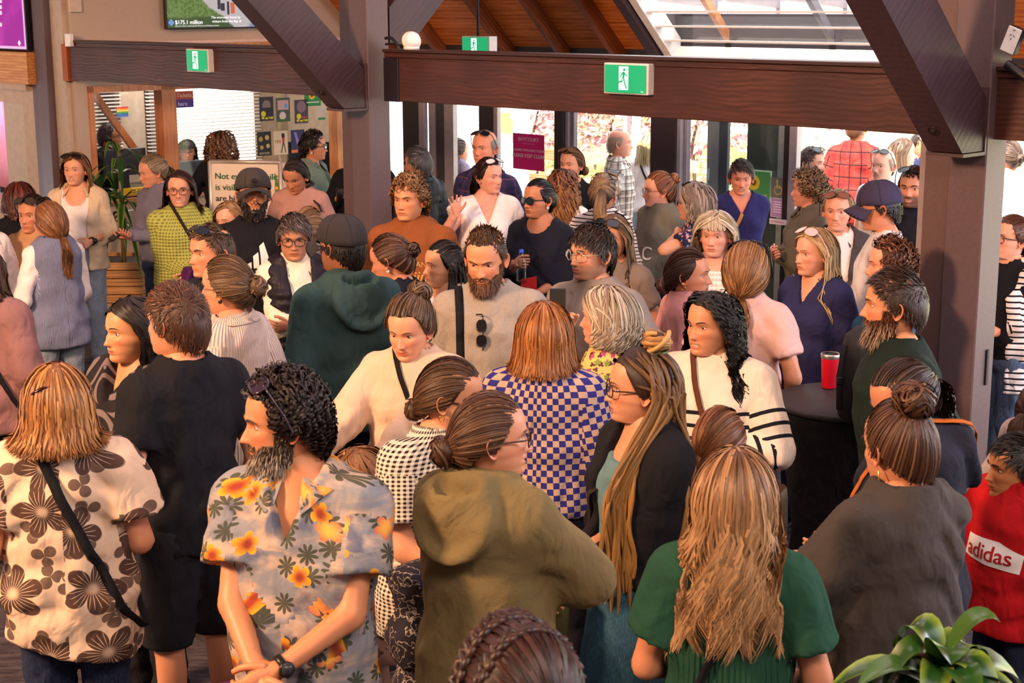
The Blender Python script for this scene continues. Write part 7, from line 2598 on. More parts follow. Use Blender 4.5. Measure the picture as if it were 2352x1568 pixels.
person('woman with tousled dark blond crop in olive jacket facing left', 1862, 389, 90, -98, -80, 'f', h=1.66, lod=1, hair=dict(s='curlshort', c='#6a4f36', hi='#a8865e', hip=.4, len=.065, comb=(0, .2, .7), vol=.022, curl=.012, mess=.4, n=1.3), skin='#d2917a', tops=[jkt(cloth('#5c564a'), open=.02)], bottom=TRK, arms=CROSS, seed=68)
person('woman with sunglasses on tied-back blond hair in grey jacket over white top', 1927, 436, 96, -8, -2, 'f', h=1.66, lod=1, hair=dict(s='bun', c='#8a6c48', hi='#bc9a6a', tie=(0, .10, .02), bunr=.03, vol=.008), skin='#d99a80', specs=dict(k='sun', up=-52, c='#5a3226', l='#7a5648'), face=dict(open=.5), tops=[tee(WH), jkt(cloth('#4a464a'), open=.07)], bottom=dict(m=JN), arms=CROSS, straps=[dict(side=1, m=cloth('#7a4426'), w=.02)], seed=69)
person('man in purple-navy baseball cap and glasses facing left', 2020, 420, 100, -84, -90, 'm', h=1.80, lod=1, pitch=8, hair=dict(s='short', c='#1f1616', len=.02), skin='#d08c6c', cap=dict(c='#3b3550'), specs=dict(k='thin'), tops=[swt(cloth('#d8cfd0'), e=.012)], bottom=TRK, seed=70)
person('bearded man in black hoodie half hidden by the right post', 2102, 382, 104, -16, -14, 'm', h=1.76, lod=1, hair=dict(s='short', c='#2a1e1a', len=.03), skin='#cf8e6e', face=dict(stubble=.8, smile=.5, open=.4), specs=dict(k='sun', up=-58), tops=[swt(cloth('#16161e'), hood=1, neck=('hood',), e=.03, name='hoodie')], bottom=TRK, arms=CROSS, seed=71)
person('woman with short wavy brown hair in teal jumper behind the bearded man', 2052, 548, 118, -78, -70, 'f', h=1.64, lod=1, hair=dict(s='curlshort', c='#55301f', hi='#8a5a3a', hip=.3, len=.055, comb=(0, .8, .1), vol=.014, curl=.010, n=1.5, mess=.15), skin='#dc9a7c', face=dict(smile=.5), tops=[swt(cloth('#2f566a'), e=.024)], bottom=TRK, arms=CLASP, seed=72)
person('woman in black top and black-white striped cardigan with blue jeans right of the post', 2334, 497, 96, -50, -40, 'f', h=1.59, lod=1, pitch=-6, hair=dict(s='bun', c='#5a3a2a', tie=(0, .1, .02), bunr=.03, vol=.010), skin='#dc9c80', specs=dict(k='frame', c='#1a1a24'), necklace='#c8b090', tops=[tee(cloth('#121218'), hem=.84), jkt(cloth('#e2d6d2', 'stripe', c2='#16161c', scale=.036), open=.11, collar=0, hem=.66, name='cardigan')], bottom=dict(m=JN, e=.02), shoes='#e8e2de', arms=CLASP, seed=73)
person('boy in red sports t-shirt with white brand lettering at the right edge', 2346, 1000, 150, -66, -40, 'm', h=1.27, lod=2, kid=True, hs=.95, hair=dict(s='short', c='#17110f', len=.05, comb=(-.3, -.6, .2), vol=.010), skin='#b5794f', face=dict(male=False), tops=[tee(cloth('#b3141c'), sl=.33, e=.03, se=.04, hem=.74, loose=1)], bottom=dict(m=NV, end=.5, name='shorts'), arms=dict(R=dict(w=(.16, -.20, 1.0), p=(.8, .5, -.3)), L=dict(w=(.24, 0, .86))),
 prints=[dict(polys=[[(-.16, -.05), (.16, -.07), (.17, .02), (.05, .06), (-.14, .055)]], x=0, z=1.16, m=mat('print_white', '#e8e2e0', .8)), dict(text='adidas', size=.105, x=0, z=1.155, bold=1, lift=.007, m=mat('print_red', '#a8141c', .8))], seed=74)
person('person in pale grey-pink jacket behind the boy, mostly outside the frame', 2392, 880, 120, 150, 150, 'f', h=1.22, lod=1, kid=True, hs=.95, hair=dict(s='pony', c='#4a3020', len=.15), skin=S1, tops=[swt(cloth('#c9b4ac'), e=.03)], bottom=TRK, seed=75)
person('woman in navy top with black scrunchie bun, looking down beside the teal hoodie', 888, 540, 118, -112, -120, 'f', h=1.63, lod=1, pitch=14, hair=dict(s='bun', c='#4a3024', hi='#7a5a42', tie=(0, .108, .03), bunr=.030, bunmess=.7, mess=.4, vol=.010, bunc='#2a1e20', n=1.3), skin='#c98a6c', earring=dict(k='disc', c='#e8e0d8', metal=0), tops=[tee(cloth('#1a1b26'), e=.018)], bottom=TRK, seed=87)
person('young woman with half-tied long black hair in cream v-neck argyle cardigan', 1022, 555, 108, -66, -40, 'f', h=1.52, lod=1, hair=dict(s='halfup', c='#17110f', hi='#3a2a24', hip=.15, tie=(0, .10, .05), len=.20, len2=.30, vol=.008, n=1.3), skin='#cf9674', face=dict(lip='#b8605a'),
 tops=[tee(WH, neck=('scoop', .08, 1.36), ring=False), swt(cloth('#e0cfba', 'argyle', c2='#22243a', c3='#8a8078', scale=.11), neck=('v', .085, 1.20), ring=False, e=.024, se=.03, name='cardigan')], bottom=TRK, seed=88)
# --- outside, beyond the glass
OUT = 'people outside beyond the glazed front'
def outsider(label, u, v, d, **k):
 h = at_d(u, v, d)[2]
 person(label, u, v, 62, k.pop('yaw'), k.pop('by', None), k.pop('sex', 'f'), h=float(h), lod=0, group=OUT, **k)
outsider('bald man in checked shirt outside, walking right past the red hedge', 1420, 298, 14.2, yaw=88, sex='m', hair=dict(s='short', c='#a89484', len=.006, vol=.001, bald=.03, recede=.05), skin='#dc9a80', tops=[swt(cloth('#d8cfcb', 'plaid', c2='#8a7a72', c3='#5a4a48', scale=.07), collar=1, name='shirt')], bottom=dict(m=KH), seed=76)
outsider('woman with pale blond bob and white t-shirt outside beside the white post', 1490, 305, 15.0, yaw=150, hair=dict(s='down', c='#a8946c', hi='#d9c8a0', len=.16), skin=S1, tops=[tee(WH)], bottom=dict(m=JN_L), straps=[dict(side=1, m=BK)], seed=77)
outsider('man with cropped hair in grey t-shirt outside behind the glass door', 1797, 310, 13.6, yaw=165, sex='m', hair=dict(s='short', c='#a8755c', len=.008, vol=.002), skin='#dc9a80', tops=[tee(cloth('#6a6468'))], bottom=dict(m=JN), seed=78)
outsider('smiling man with sunglasses on greying brown hair outside, facing right', 1862, 337, 12.7, yaw=62, sex='m', hair=dict(s='short', c='#5a4640', hi='#8a7a72', len=.045, vol=.012), skin='#e0a088', specs=dict(k='sun', up=-58), face=dict(smile=.6), tops=[tee(cloth('#e8dcd4'))], bottom=TRK, seed=79)
outsider('person in red tartan shirt outside with their back turned', 1968, 258, 13.9, yaw=160, sex='m', hair=dict(s='short', c='#6a4630', len=.03), skin=S2, tops=[swt(cloth('#b83a30', 'plaid', c2='#8a2a28', c3='#2a1a20', scale=.11), hem=.78, e=.03, se=.03, name='shirt')], bottom=dict(m=JN), arms=dict(R=dict(w=(.2, -.1, .95))), seed=80)
outsider('grinning man in white t-shirt outside with sunglasses on his shaved head', 2032, 344, 12.35, yaw=-32, sex='m', hair=dict(s='short', c='#b8a090', len=.006, vol=.001, bald=.06), skin='#e8b098', specs=dict(k='sun', up=-62), face=dict(smile=1, open=.5), tops=[tee(WH)], bottom=dict(m=KH), seed=81)
outsider('woman with long straight brown hair outside, in profile to the right', 2072, 317, 13.5, yaw=88, hair=dict(s='down', c='#5a4434', hi='#8a6c50', len=.28), skin='#e8b098', tops=[tee(WH)], bottom=dict(m=JN), seed=82)
outsider('child with blond ponytail outside behind the grey door notices', 1832, 372, 14.8, yaw=170, hair=dict(s='pony', c='#a88c5c', hi='#d0b888', tie=(0, .11, .05), len=.18), skin=S1, tops=[tee(cloth('#3a3a44'))], bottom=TRK, seed=83)
outsider('person in lilac jacket outside beyond the first door', 1050, 318, 15.6, yaw=120, hair=dict(s='bun', c='#4a3028', tie=(0, .1, .03), bunr=.03), skin=S1, tops=[swt(cloth('#9a8ca4'))], bottom=TRK, seed=84)
outsider('person with brown hair and white top outside in the gap right of the post', 2320, 322, 12.4, yaw=-130, hair=dict(s='bun', c='#5a4438', tie=(0, .1, .0), bunr=.03), skin=S1, tops=[swt(WH)], bottom=dict(m=JN_L), seed=85)
outsider('man in navy shirt outside behind the right post', 2116, 300, 14.8, yaw=40, sex='m', hair=dict(s='short', c='#3a2a22', len=.03), skin=S2, tops=[tee(cloth('#2c3050'))], bottom=TRK, seed=86)
# any two people who crowd each other?
_pp = [o for o in bpy.data.objects if o.name.startswith('person') and o.parent is None]
for i, a in enumerate(_pp):
 del a['px'], a['_loc']
 for b in _pp[i + 1:]:
  dd = (a.location - b.location).length
  if dd < .52:
   print('NEAR %.2f  %s %s | %s %s' % (dd, a.name, a['label'][:40], b.name, b['label'][:40]))
print('TRIS', sum(len(o.data.polygons) * 2 for o in bpy.data.objects if o.type == 'MESH') / 1e6)
# ------------------------------------------------------------------ signs, screens, furniture and held things
# --- green exit signs
RUN = [[(-.012, .052), (.0, .066), (.014, .058), (.012, .040), (-.002, .036)]]
def exit_sign(label, pa, ax, n, w=.36, hgt=.175, dep=.075, group='exit signs', lipcut=0):
 r = thing('exit_sign', label, 'sign', pa, 0, group)
 z = UP
 m = MB()
 m.obox(-n * .045 + ax * .0, ax * w / 2, z * hgt / 2, n * .045, bev=.004)
 m.build('housing', mat('sign_housing', '#ddd6d2', .5), r, smooth=False)
 # slightly bowed lit face
 m = MB()
 nx = 12
 f = np.linspace(-1, 1, nx)
 V = []
 for zz in (-1, 1):
  for x in f:
   V.append(ax * x * (w / 2 - .012) + z * zz * (hgt / 2 - .010) + n * (.006 + .012 * (1 - x * x)))
 m.add(V, [[i, i + 1, nx + i + 1, nx + i] for i in range(nx - 1)])
 m.build('green_face', mat_emit('exit_green', '#08a86a', 1.0), r)
 e = mat_emit('exit_white', '#f2fff6', 1.15)
 m = MB()
 fr = n * .0185
 k = hgt / .175
 m.obox(fr + z * .004 * k, ax * .036 * k, z * .066 * k, n * .0005)
 m.build('doorway', e, r, smooth=False)
 g = MB()
 fr = n * .0197
 def poly(pts):
  g.prism([(a * k, b * k) for a, b in pts], fr, ax, z, n, .0006)
 t = np.arange(10) / 10 * 2 * PI
 poly([(.006 + .0085 * math.cos(a), .052 + .0095 * math.sin(a)) for a in t])
 poly([(-.006, .040), (.008, .040), (.012, .034), (.006, .004), (-.008, .004)])
 poly([(-.006, .040), (-.022, .022), (-.026, .008), (-.020, .008), (-.016, .019), (-.002, .032)])
 poly([(.008, .040), (.020, .024), (.030, .022), (.030, .016), (.018, .017), (.006, .030)])
 poly([(.006, .006), (.014, -.020), (.028, -.052), (.020, -.055), (.006, -.024), (-.003, .004)])
 poly([(-.008, .006), (-.006, -.018), (-.030, -.022), (-.044, -.030), (-.046, -.022), (-.032, -.014), (-.014, -.008), (-.012, .006)])
 g.build('running_figure', mat_emit('exit_green', '#08a86a', 1.0), r, smooth=False)
 m = MB()
 text_on(m, '24m', .012 * k, fr + ax * .145 - z * .068 * k, ax, z)
 m.build('lettering', e, r, smooth=False)
 return r
AXB = -D1
for (u, v, lab, off) in ((1437, 181, 'large lit green exit sign with running figure on the long beam', -.05), (453, 139, 'lit green exit sign on the left beam below the television', -.05)):
 p = bp(u, v, off)
 exit_sign(lab, p, AXB, -D2, w=.345 if u > 1000 else .31, hgt=.178)
p = bp(1092, 106, 1.9)
exit_sign('lit green exit sign half hidden behind the beam ledge under the boarded roof', p, AXB, -D2, w=.33, hgt=.16)
m = MB()
m.tube([p + UP * .07 + D2 * .03, p + UP * .9 + D2 * .03], .012, 8)
tag(m.build('sign_drop_rod', M_ALU_D, loc=p), 'thin dark rod from which the far exit sign hangs', 'rod')
# --- white dome camera on the beam ledge, loose cables
c = bp(945, 104, .02)
c[2] = BZ1 + .056
r = thing('dome_camera', 'white domed security camera standing on the beam ledge beside the middle post', 'camera', c)
MB().lathe([(.0, 0), (.052, 0), (.055, .012), (.050, .03), (0, .03)], (0, 0, 0), 20).build('base', M_WHITE, r)
m = MB()
ax_ = (-D1 * .8 - D2 * .35 + UP * .35)
m.lathe([(0, -.06), (.040, -.055), (.058, -.03), (.064, 0), (.066, .004), (.060, .012), (.054, .036), (.034, .058), (0, .066)], (0, 0, .056), 22, axis=ax_)
m.build('dome', mat('dome_white', '#f0e8e4', .35), r)
m = MB()
m.lathe([(.0665, -.002), (.0668, .006), (.064, .006)], (0, 0, .056), 22, axis=ax_)
m.build('seam', mat('seam_gold', '#d8b06a', .5), r)
m = MB()
b = bp(886, 112, -.0)
m.tube(catmull(np.array([b + UP * .07, b - D1 * .05 + UP * .075, b - D1 * .10 + UP * .05, b - D1 * .13 + UP * .02, b - D1 * .14 - UP * .02]), np.linspace(0, 4, 18)), .011, 8)
m.tube(catmull(np.array([b + UP * .03, b - D1 * .06 + UP * .035, b - D1 * .14 + UP * .03]), np.linspace(0, 2, 10)), .008, 8)
tag(m.build('cable', M_BLACK, loc=b), 'black cables looping from the middle post onto the beam ledge', 'cable')
# corrugated conduit and socket right of the right post
b = bp(2312, 146, -.06)
m = MB()
P = np.stack([b + (-D1) * .02 * i * .5 - UP * .006 * i + D2 * .0 for i in range(60)])
m.tube(P, .020 + .004 * (np.arange(60) % 2), 10)
tag(m.build('conduit', M_BLACK, loc=b), 'black corrugated conduit above the beam right of the right post', 'conduit')
b = bp(2323, 92, -.04)
r = thing('socket_plate', 'white power socket plate on the dark raking board right of the right post', 'socket', b)
rk = (-D1 * .35 + UP * .94)
sd = np.cross(rk, -D2)
m = MB()
m.obox(D2 * .02, sd * .036, rk * .062, D2 * .02, bev=.004)
m.build('back_box', M_BLACK, r, smooth=False)
m = MB()
m.obox(-D2 * .004, sd * .035, rk * .060, D2 * .005, bev=.003)
m.build('plate', M_WHITE, r, smooth=False)
m = MB()
for a, bb, an in ((-.008, .022, .6), (.010, .022, -.6), (.0, .006, 1.57), (0, .048, 0)):
 d = math.cos(an) * sd + math.sin(an) * rk
 m.obox(-D2 * .0095 + sd * a + rk * bb, d * .006, np.cross(d, D2) * .0014, D2 * .0006)
m.build('slot', M_BLACK, r, smooth=False)
b = O0 + D2 * .06 + UP * bp(160, 92)[2] + D1 * 0
b = bp(159, 92, -.03)
m = MB()
m.obox((0, 0, 0), D1 * .045, D2 * .02, UP * .055, bev=.004)
o_ = m.build('junction_box', M_WHITE, smooth=False)
o_.location = b
tag(o_, 'small white junction box at the left end of the left beam', 'box')
b = op(190, 5, -.01)
m = MB()
m.obox((0, 0, 0), D2 * .06, ON * .012, UP * .075, bev=.004)
o_ = m.build('thermostat', mat('wall_plate', '#c8b09c', .6), smooth=False)
o_.location = op(172, 8, -.02)
tag(o_, 'beige wall plate high on the office wall beside the brace', 'plate')
# --- television with a park picture on the office wall
tl, tb_ = op(369, 68, -.08), op(700, 66, -.08)
x0, x1 = oz(369, 68)[0], oz(700, 64)[0]
zb = tl[2]
x1 = x0 + 1.25
W_, H_ = 1.25, .70
b = O0 + D2 * (x0 + x1) / 2 + ON * .10 + UP * (zb + H_ / 2)
r = thing('television', 'wall television showing a park photograph above the left beam', 'television', b)
m = MB()
m.obox(-ON * .02, D2 * W_ / 2, ON * .02, UP * H_ / 2, bev=.004)
m.build('bezel', M_BLACK, r, smooth=False)
t = NT('tv_picture')
co = t.n('ShaderNodeTexCoord').outputs['Object']
al = t.n('ShaderNodeVectorMath', {0: co, 1: tuple(D2)}, operation='DOT_PRODUCT').outputs['Value']
zz = t.sep(co)[2]
wig = t.noise(co, 5, 3)
xv = t.math('ADD', t.math('DIVIDE', al, W_), t.math('MULTIPLY', t.math('SUBTRACT', wig, .5), .25))
zv = t.math('ADD', t.math('DIVIDE', zz, H_), t.math('MULTIPLY', t.math('SUBTRACT', t.noise(co, 3, 2), .5), .10))
grass = t.mix(t.step(.4, .6, t.noise(co, 40, 3)), lin('#5f7a3c'), lin('#7c9456'))
c = t.mix(t.step(-.34, -.30, t.math('ADD', zv, t.math('MULTIPLY', xv, -.10))), lin('#4a5d38'), grass)
c = t.mix(t.step(-.32, -.28, t.math('ADD', xv, t.math('MULTIPLY', zv, .84))), c, lin('#cfc4c4'))
c = t.mix(t.step(.60, .66, t.math('SUBTRACT', xv, t.math('MULTIPLY', zv, .9))), c, lin('#8f93b8'))
c = t.mix(t.step(-.28, -.24, t.math('ADD', zv, .0)), c, c)
c = t.mix(t.step(.10, .16, zv), c, lin('#9fb4c8'))
t.fin((0, 0, 0, 1), .3)
t.put(t.b, 'Emission Color', c)
t.put(t.b, 'Emission Strength', .85)
m = MB()
m.obox(ON * .002, D2 * (W_ / 2 - .014), ON * .001, UP * (H_ / 2 - .014))
m.build('screen', t.m, r, smooth=False)
ew = mat_emit('screen_white', '#ffffff', .95)
m = MB()
q = ON * .005
text_on(m, '$175.1 million', .052, q + D2 * (-W_ / 2 + .09) - UP * (H_ / 2 - .062), D2, UP, align='LEFT', bold=.001)
m.build('caption', ew, r, smooth=False)
m = MB()
text_on(m, 'The economic boost by', .034, q + D2 * (.02) - UP * (H_ / 2 - .105), D2, UP, bold=.0006)
m.build('caption', ew, r, smooth=False)
m = MB()
text_on(m, 'visitors from the Bay of', .034, q + D2 * (.03) - UP * (H_ / 2 - .068), D2, UP, bold=.0006)
m.build('caption', ew, r, smooth=False)
m = MB()
text_on(m, 'spent by visitors exploring the Museum and Exhibition Centre', .019, q + D2 * (-W_ / 2 + .09) - UP * (H_ / 2 - .030), D2, UP, align='LEFT')
m.build('caption', ew, r, smooth=False)
m = MB()
m.prism([(0, -.034), (.034, 0), (0, .034), (-.034, 0)], q + D2 * (-W_ / 2 + .05) - UP * (H_ / 2 - .062), D2, UP, ON, .0006)
m.build('emblem', mat_emit('screen_blue', '#6f95d8', .9), r, smooth=False)
m = MB()
for (a, h_, wd, hh, cc) in ((.02, .0, .03, .05, 0), (.09, -.02, .035, .07, 1)):
 pass
for a, h_, wd, hh in ((-.05, -.12, .016, .05), (-.01, -.15, .022, .035), (.05, -.16, .012, .06)):
 m.obox(q + D2 * a + UP * h_, D2 * wd, ON * .0004, UP * hh)
m.build('park_bench_image', mat_emit('screen_dark', '#3a3844', .7), r, smooth=False)
m = MB()
m.obox(q + D2 * .10 - UP * .16, D2 * .022, ON * .0004, UP * .05)
m.build('litter_bin_image', mat_emit('screen_orange', '#d0683a', .8), r, smooth=False)
# --- magenta menu screen at the far left
b = bp(8, 40, -.10)
x1 = (bp(57, 60, -.10) - b) @ D1
b2 = b
r = thing('menu_screen', 'magenta menu screen at the top left corner above the pine header', 'screen', b2)
zb = bp(57, 113, -.10)[2] - b2[2]
cx, cw_ = x1 + .45, .45
m = MB()
m.obox(D1 * cx + UP * (zb + .34) + D2 * .03, D1 * (cw_ + .012), D2 * .025, UP * .352, bev=.004)
m.build('bezel', M_BLACK, r, smooth=False)
m = MB()
m.obox(D1 * cx + UP * (zb + .34), D1 * cw_, D2 * .002, UP * .34)
m.build('border', mat_emit('menu_lilac', '#e9b8ea', .8), r, smooth=False)
t = NT('menu_magenta')
co = t.n('ShaderNodeTexCoord').outputs['Object']
c = t.mix(t.step(.45, .75, t.noise(co, 4, 3)), lin('#b800a4'), lin('#d02ab8'))
t.fin((0, 0, 0, 1), .3)
t.put(t.b, 'Emission Color', c)
t.put(t.b, 'Emission Strength', .8)
m = MB()
m.obox(D1 * (cx + .012) + UP * (zb + .352) - D2 * .003, D1 * (cw_ - .012), D2 * .001, UP * .328)
m.build('screen', t.m, r, smooth=False)
m = MB()
for i, (v_, tx) in enumerate(((3, '00'), (17, '00'), (30, '00'), (57, '00'))):
 p_ = bp(5, v_, -.105) - b2
 text_on(m, tx, .052, np.array([p_[0], p_[1], p_[2]]) - D2 * .004, -D1, UP, align='RIGHT', bold=.001)
p_ = bp(45, 99, -.105) - b2
m.prism([(0, -.026), (.026, 0), (0, .026), (-.026, 0)], p_ - D2 * .003, -D1, UP, -D2, .0008)
m.build('price', ew, r, smooth=False)
# --- posters in the kiosk niche
def flat_poster(name, label, cat, c, ax, n, w, h, base, items, grp=None, emit=0):
 """items: (kind, args...) in fractions of the sheet"""
 r = thing(name, label, cat, c, 0, grp)
 m = MB()
 m.obox((0, 0, 0), ax * w / 2, n * .002, UP * h / 2)
 m.build('sheet', base, r, smooth=False)
 by = {}
 for it in items:
  mm = by.setdefault(it[1], MB())
  lift_ = n * (.0026 + .0003 * items.index(it))
  if it[0] == 'r':
   _, hx, x, y, ww, hh = it
   mm.obox(ax * x * w + UP * y * h + lift_, ax * ww * w / 2, n * .0003, UP * hh * h / 2)
  elif it[0] == 'c':
   _, hx, x, y, rr = it
   a = np.arange(18) / 18 * 2 * PI
   mm.prism([(rr * w * math.cos(q), rr * w * math.sin(q)) for q in a], ax * x * w + UP * y * h + lift_, ax, UP, n, .0004)
  elif it[0] == 't':
   _, hx, x, y, size, tx = it[:6]
   text_on(mm, tx, size * h, ax * x * w + UP * y * h + lift_, ax, UP, align=it[6] if len(it) > 6 else 'CENTER', bold=.0009)
  elif it[0] == 'p':
   _, hx, pts = it
   mm.prism([(a * w, bq * h) for a, bq in pts], lift_, ax, UP, n, .0004)
 for hx, mm in by.items():
  mm.build('print', mat('print_ink', hx, .6, var=.0), r, smooth=False)
 return r
niche = .415
c = bp(41, 361, niche)
flat_poster('poster', 'purple poster with round icons and yellow band in the pink kiosk niche', 'poster', c, -D1, -D2, .105, .30, mat('poster_edge', '#e3b8c8', .6),
   [('r', '#6a1f6e', 0, 0, .88, .95), ('c', '#e9c6d6', 0, .25, .14), ('c', '#c86aa0', -.25, .12, .09), ('c', '#d08ac0', .22, .12, .09), ('c', '#8fa0d8', -.2, -.05, .09), ('c', '#e07a6a', .2, -.03, .09), ('c', '#c8b0e0', 0, .02, .11), ('r', '#e0a838', 0, -.30, .7, .07), ('r', '#5a6ab8', 0, -.38, .7, .05), ('t', '#f0d8e8', 0, .42, .045, 'WHAT IS ON')])
c = bp(-2, 345, niche)
flat_poster('poster', 'purple poster cut by the left edge of the pink niche', 'poster', c, -D1, -D2, .08, .26, mat('poster_edge', '#e3b8c8', .6), [('r', '#7a2f86', 0, 0, .9, .95), ('c', '#d89ac8', .1, .2, .2), ('r', '#c8a0d8', .0, -.2, .6, .1)])
c = bp(8, 418, niche)
flat_poster('poster', 'black poster with an orange raised arm low in the niche', 'poster', c, -D1, -D2, .16, .22, mat('poster_black', '#14121c', .5), [('p', '#d0603a', [(.1, -.45), (.2, -.45), (.22, .2), (.3, .38), (.22, .42), (.12, .25)]), ('c', '#d0603a', .30, .40, .06)])
c = bp(16, 282, niche)
r = thing('round_vent', 'small dark round vent on the niche wall above the posters', 'vent', c)
MB().lathe([(0, .006), (.018, .006), (.024, .002), (.034, .002), (.036, -.002)], (0, 0, 0), 18, axis=-D2).build('ring', M_BLACK, r)
c = bp(12, 320, niche)
flat_poster('notice', 'narrow white strip notice with dark vertical letters in the niche', 'notice', c, -D1, -D2, .022, .16, mat('poster_edge', '#e3b8c8', .6), [('r', '#3a2a3a', 0, .36 - .12 * i, .6, .07) for i in range(7)])
# --- ticket office: signs, posters, counter screens
c = op(423, 228, .035)
flat_poster('ticket_sign', 'orange and purple hanging sign reading tickets here in the office window', 'sign', c, D2, ON, .20, .155, mat('sign_orange', '#b5482a', .6),
   [('r', '#4a2f86', 0, -.25, 1.0, .5), ('t', '#f0cfc0', 0, .24, .36, 'Tickets'), ('t', '#e6dcf0', -.1, -.27, .36, 'here')])
op_ = lambda u, v: op(u, v, .035)
po = [(612, 250, '#3a3038', [('c', '#8a7a70', 0, .15, .3), ('r', '#2a2630', 0, -.1, .9, .3), ('r', '#e8d820', -.28, -.37, .18, .09), ('r', '#e8d820', -.02, -.39, .2, .07), ('r', '#e8d820', .17, -.37, .06, .09), ('r', '#e8d820', .34, -.38, .2, .08), ('c', '#e8d820', -.25, -.2, .17)], 'dark poster with yellow lettering, leftmost of the upper row in the office window'),
 (650, 252, '#4a5a48', [('r', '#d9a8a8', 0, .2, .8, .4), ('c', '#6aa8d8', .2, .15, .14), ('c', '#f0d0c8', -.05, -.25, .24), ('r', '#3a6a3a', 0, -.44, 1, .1)], 'green and pink poster in the upper row of the office window'),
 (692, 256, '#4a3a48', [('c', '#8a6a78', 0, .2, .35), ('c', '#e8d820', -.2, -.2, .17), ('r', '#e8d820', -.28, -.37, .18, .09), ('r', '#e8d820', -.02, -.39, .2, .07), ('r', '#e8d820', .17, -.37, .06, .09), ('r', '#e8d820', .34, -.38, .2, .08), ('r', '#c84a58', .2, -.25, .4, .05)], 'plum poster with yellow lettering in the upper row near the brace'),
 (607, 330, '#1a1814', [('c', '#b09050', -.25, .2, .15), ('c', '#c8a868', .2, .25, .15), ('c', '#b09050', -.2, -.15, .13), ('c', '#c8a868', .25, -.1, .13), ('t', '#d8c8a0', 0, -.4, .10, 'BAYCOURT')], 'black and gold poster, leftmost of the lower row in the office window'),
 (645, 328, '#dcc8a8', [('t', '#c8603a', -.25, .05, .2, 'TIN'), ('c', '#1c1618', .17, .32, .12), ('p', '#1c1618', [(.08, .3), (.26, .3), (.3, .2), (.06, .2)]), ('p', '#b82a2a', [(.1, .22), (.26, .22), (.24, -.02), (.12, -.02)]), ('p', '#1c1618', [(.12, -.02), (.18, -.02), (.04, -.42), (-.02, -.42)]), ('p', '#1c1618', [(.18, -.02), (.24, -.02), (.36, -.42), (.30, -.42)])], 'cream poster with a striding figure in red and black'),
 (684, 325, '#2c2a58', [('p', '#8a7ac0', [(-.3, .4), (-.1, .4), (.2, -.3), (.0, -.3)]), ('r', '#d8783a', 0, -.4, 1, .12)], 'blue poster with slanting lilac beams in the lower row of the office window')]
for u, v, base, items, lab in po:
 flat_poster('poster', lab, 'poster', op_(u, v), D2, ON, .165, .235, mat('poster_base', base, .55), items, 'posters in the office window')
flat_poster('sunflower_sign', 'green sign with yellow flower in the office window beside the brace', 'sign', op_(718, 226), D2, ON, .20, .15, mat('sign_green', '#2f8a4e', .6), [('c', '#e8c030', -.05, .2, .2), ('c', '#6a4a20', -.05, .2, .08), ('r', '#dcecdc', 0, -.25, .8, .06)])
flat_poster('office_notice', 'white notice with a green foot pinned beside the office window jamb', 'notice', op_(738, 258), D2, ON, .09, .15, mat('paper', '#d8c8b4', .7), [('r', '#3a8a4a', 0, -.42, 1, .16)])
flat_poster('rainbow_card', 'small rainbow striped card on the office back wall', 'card', OB + D2 * 1.2 - D1 * .11 + UP * op(290, 240, 2.2)[2], D2, ON, .13, .10, mat('rainbow_base', '#4a6ab0', .6), [('r', '#c83a3a', 0, .42, 1, .16), ('r', '#e08a30', 0, .26, 1, .16), ('r', '#e0c840', 0, .1, 1, .16), ('r', '#4a9a4a', 0, -.08, 1, .16)])
# leaning timber seen through the first office pane
m = MB()
m.bar(op(216, 216, .35), op(330, 372, .35), .06, .05, ON)
tag(m.build('leaning_timber', M_PINE, smooth=False), 'pale timber strut slanting across the first office window', 'timber')
# counter and screens
cc = O0 + D2 * 1.75 + D1 * .27
r = thing('ticket_counter', 'dark ticket counter just inside the office window', 'counter', flat(cc))
m = MB()
m.obox(UP * .98, D2 * 1.2, D1 * .14, UP * .02, bev=.004)
m.build('worktop', mat('counter_top', '#4a3a34', .5), r, smooth=False)
m = MB()
m.obox(UP * .48, D2 * 1.15, D1 * .10, UP * .48)
m.build('front', mat('counter_front', '#3a3432', .6), r, smooth=False)
def monitor(u, v, off, w, h, label, rot=0):
 c = op(u, v, off)
 r = thing('monitor', label, 'monitor', np.array([c[0], c[1], 1.0]), 0, 'screens on the ticket counter')
 hz = c[2] - 1.0
 a = D2 * math.cos(rot) + D1 * math.sin(rot)
 nn = np.cross(a, UP)
 MB().obox(UP * hz, a * w / 2, nn * .016, UP * h / 2, bev=.006).build('screen_back', mat('monitor_back', '#2b2c38', .45), r, smooth=False)
 m = MB()
 m.obox(UP * (hz / 2 - .02), a * .03, nn * .02, UP * max(.02, hz / 2 - .02))
 m.obox(UP * .006, a * .10, nn * .06, UP * .006)
 m.build('stand', M_BLACK, r, smooth=False)
monitor(436, 400, .25, .50, .26, 'dark monitor seen from behind in front of the ticket clerk')
monitor(286, 372, .30, .45, .25, 'dark monitor behind the headset man in the office')
monitor(758, 372, .25, .36, .42, 'tall black till screen beside the sage jacket at the counter')
monitor(690, 346, .30, .32, .20, 'small black screen in front of the lower posters')
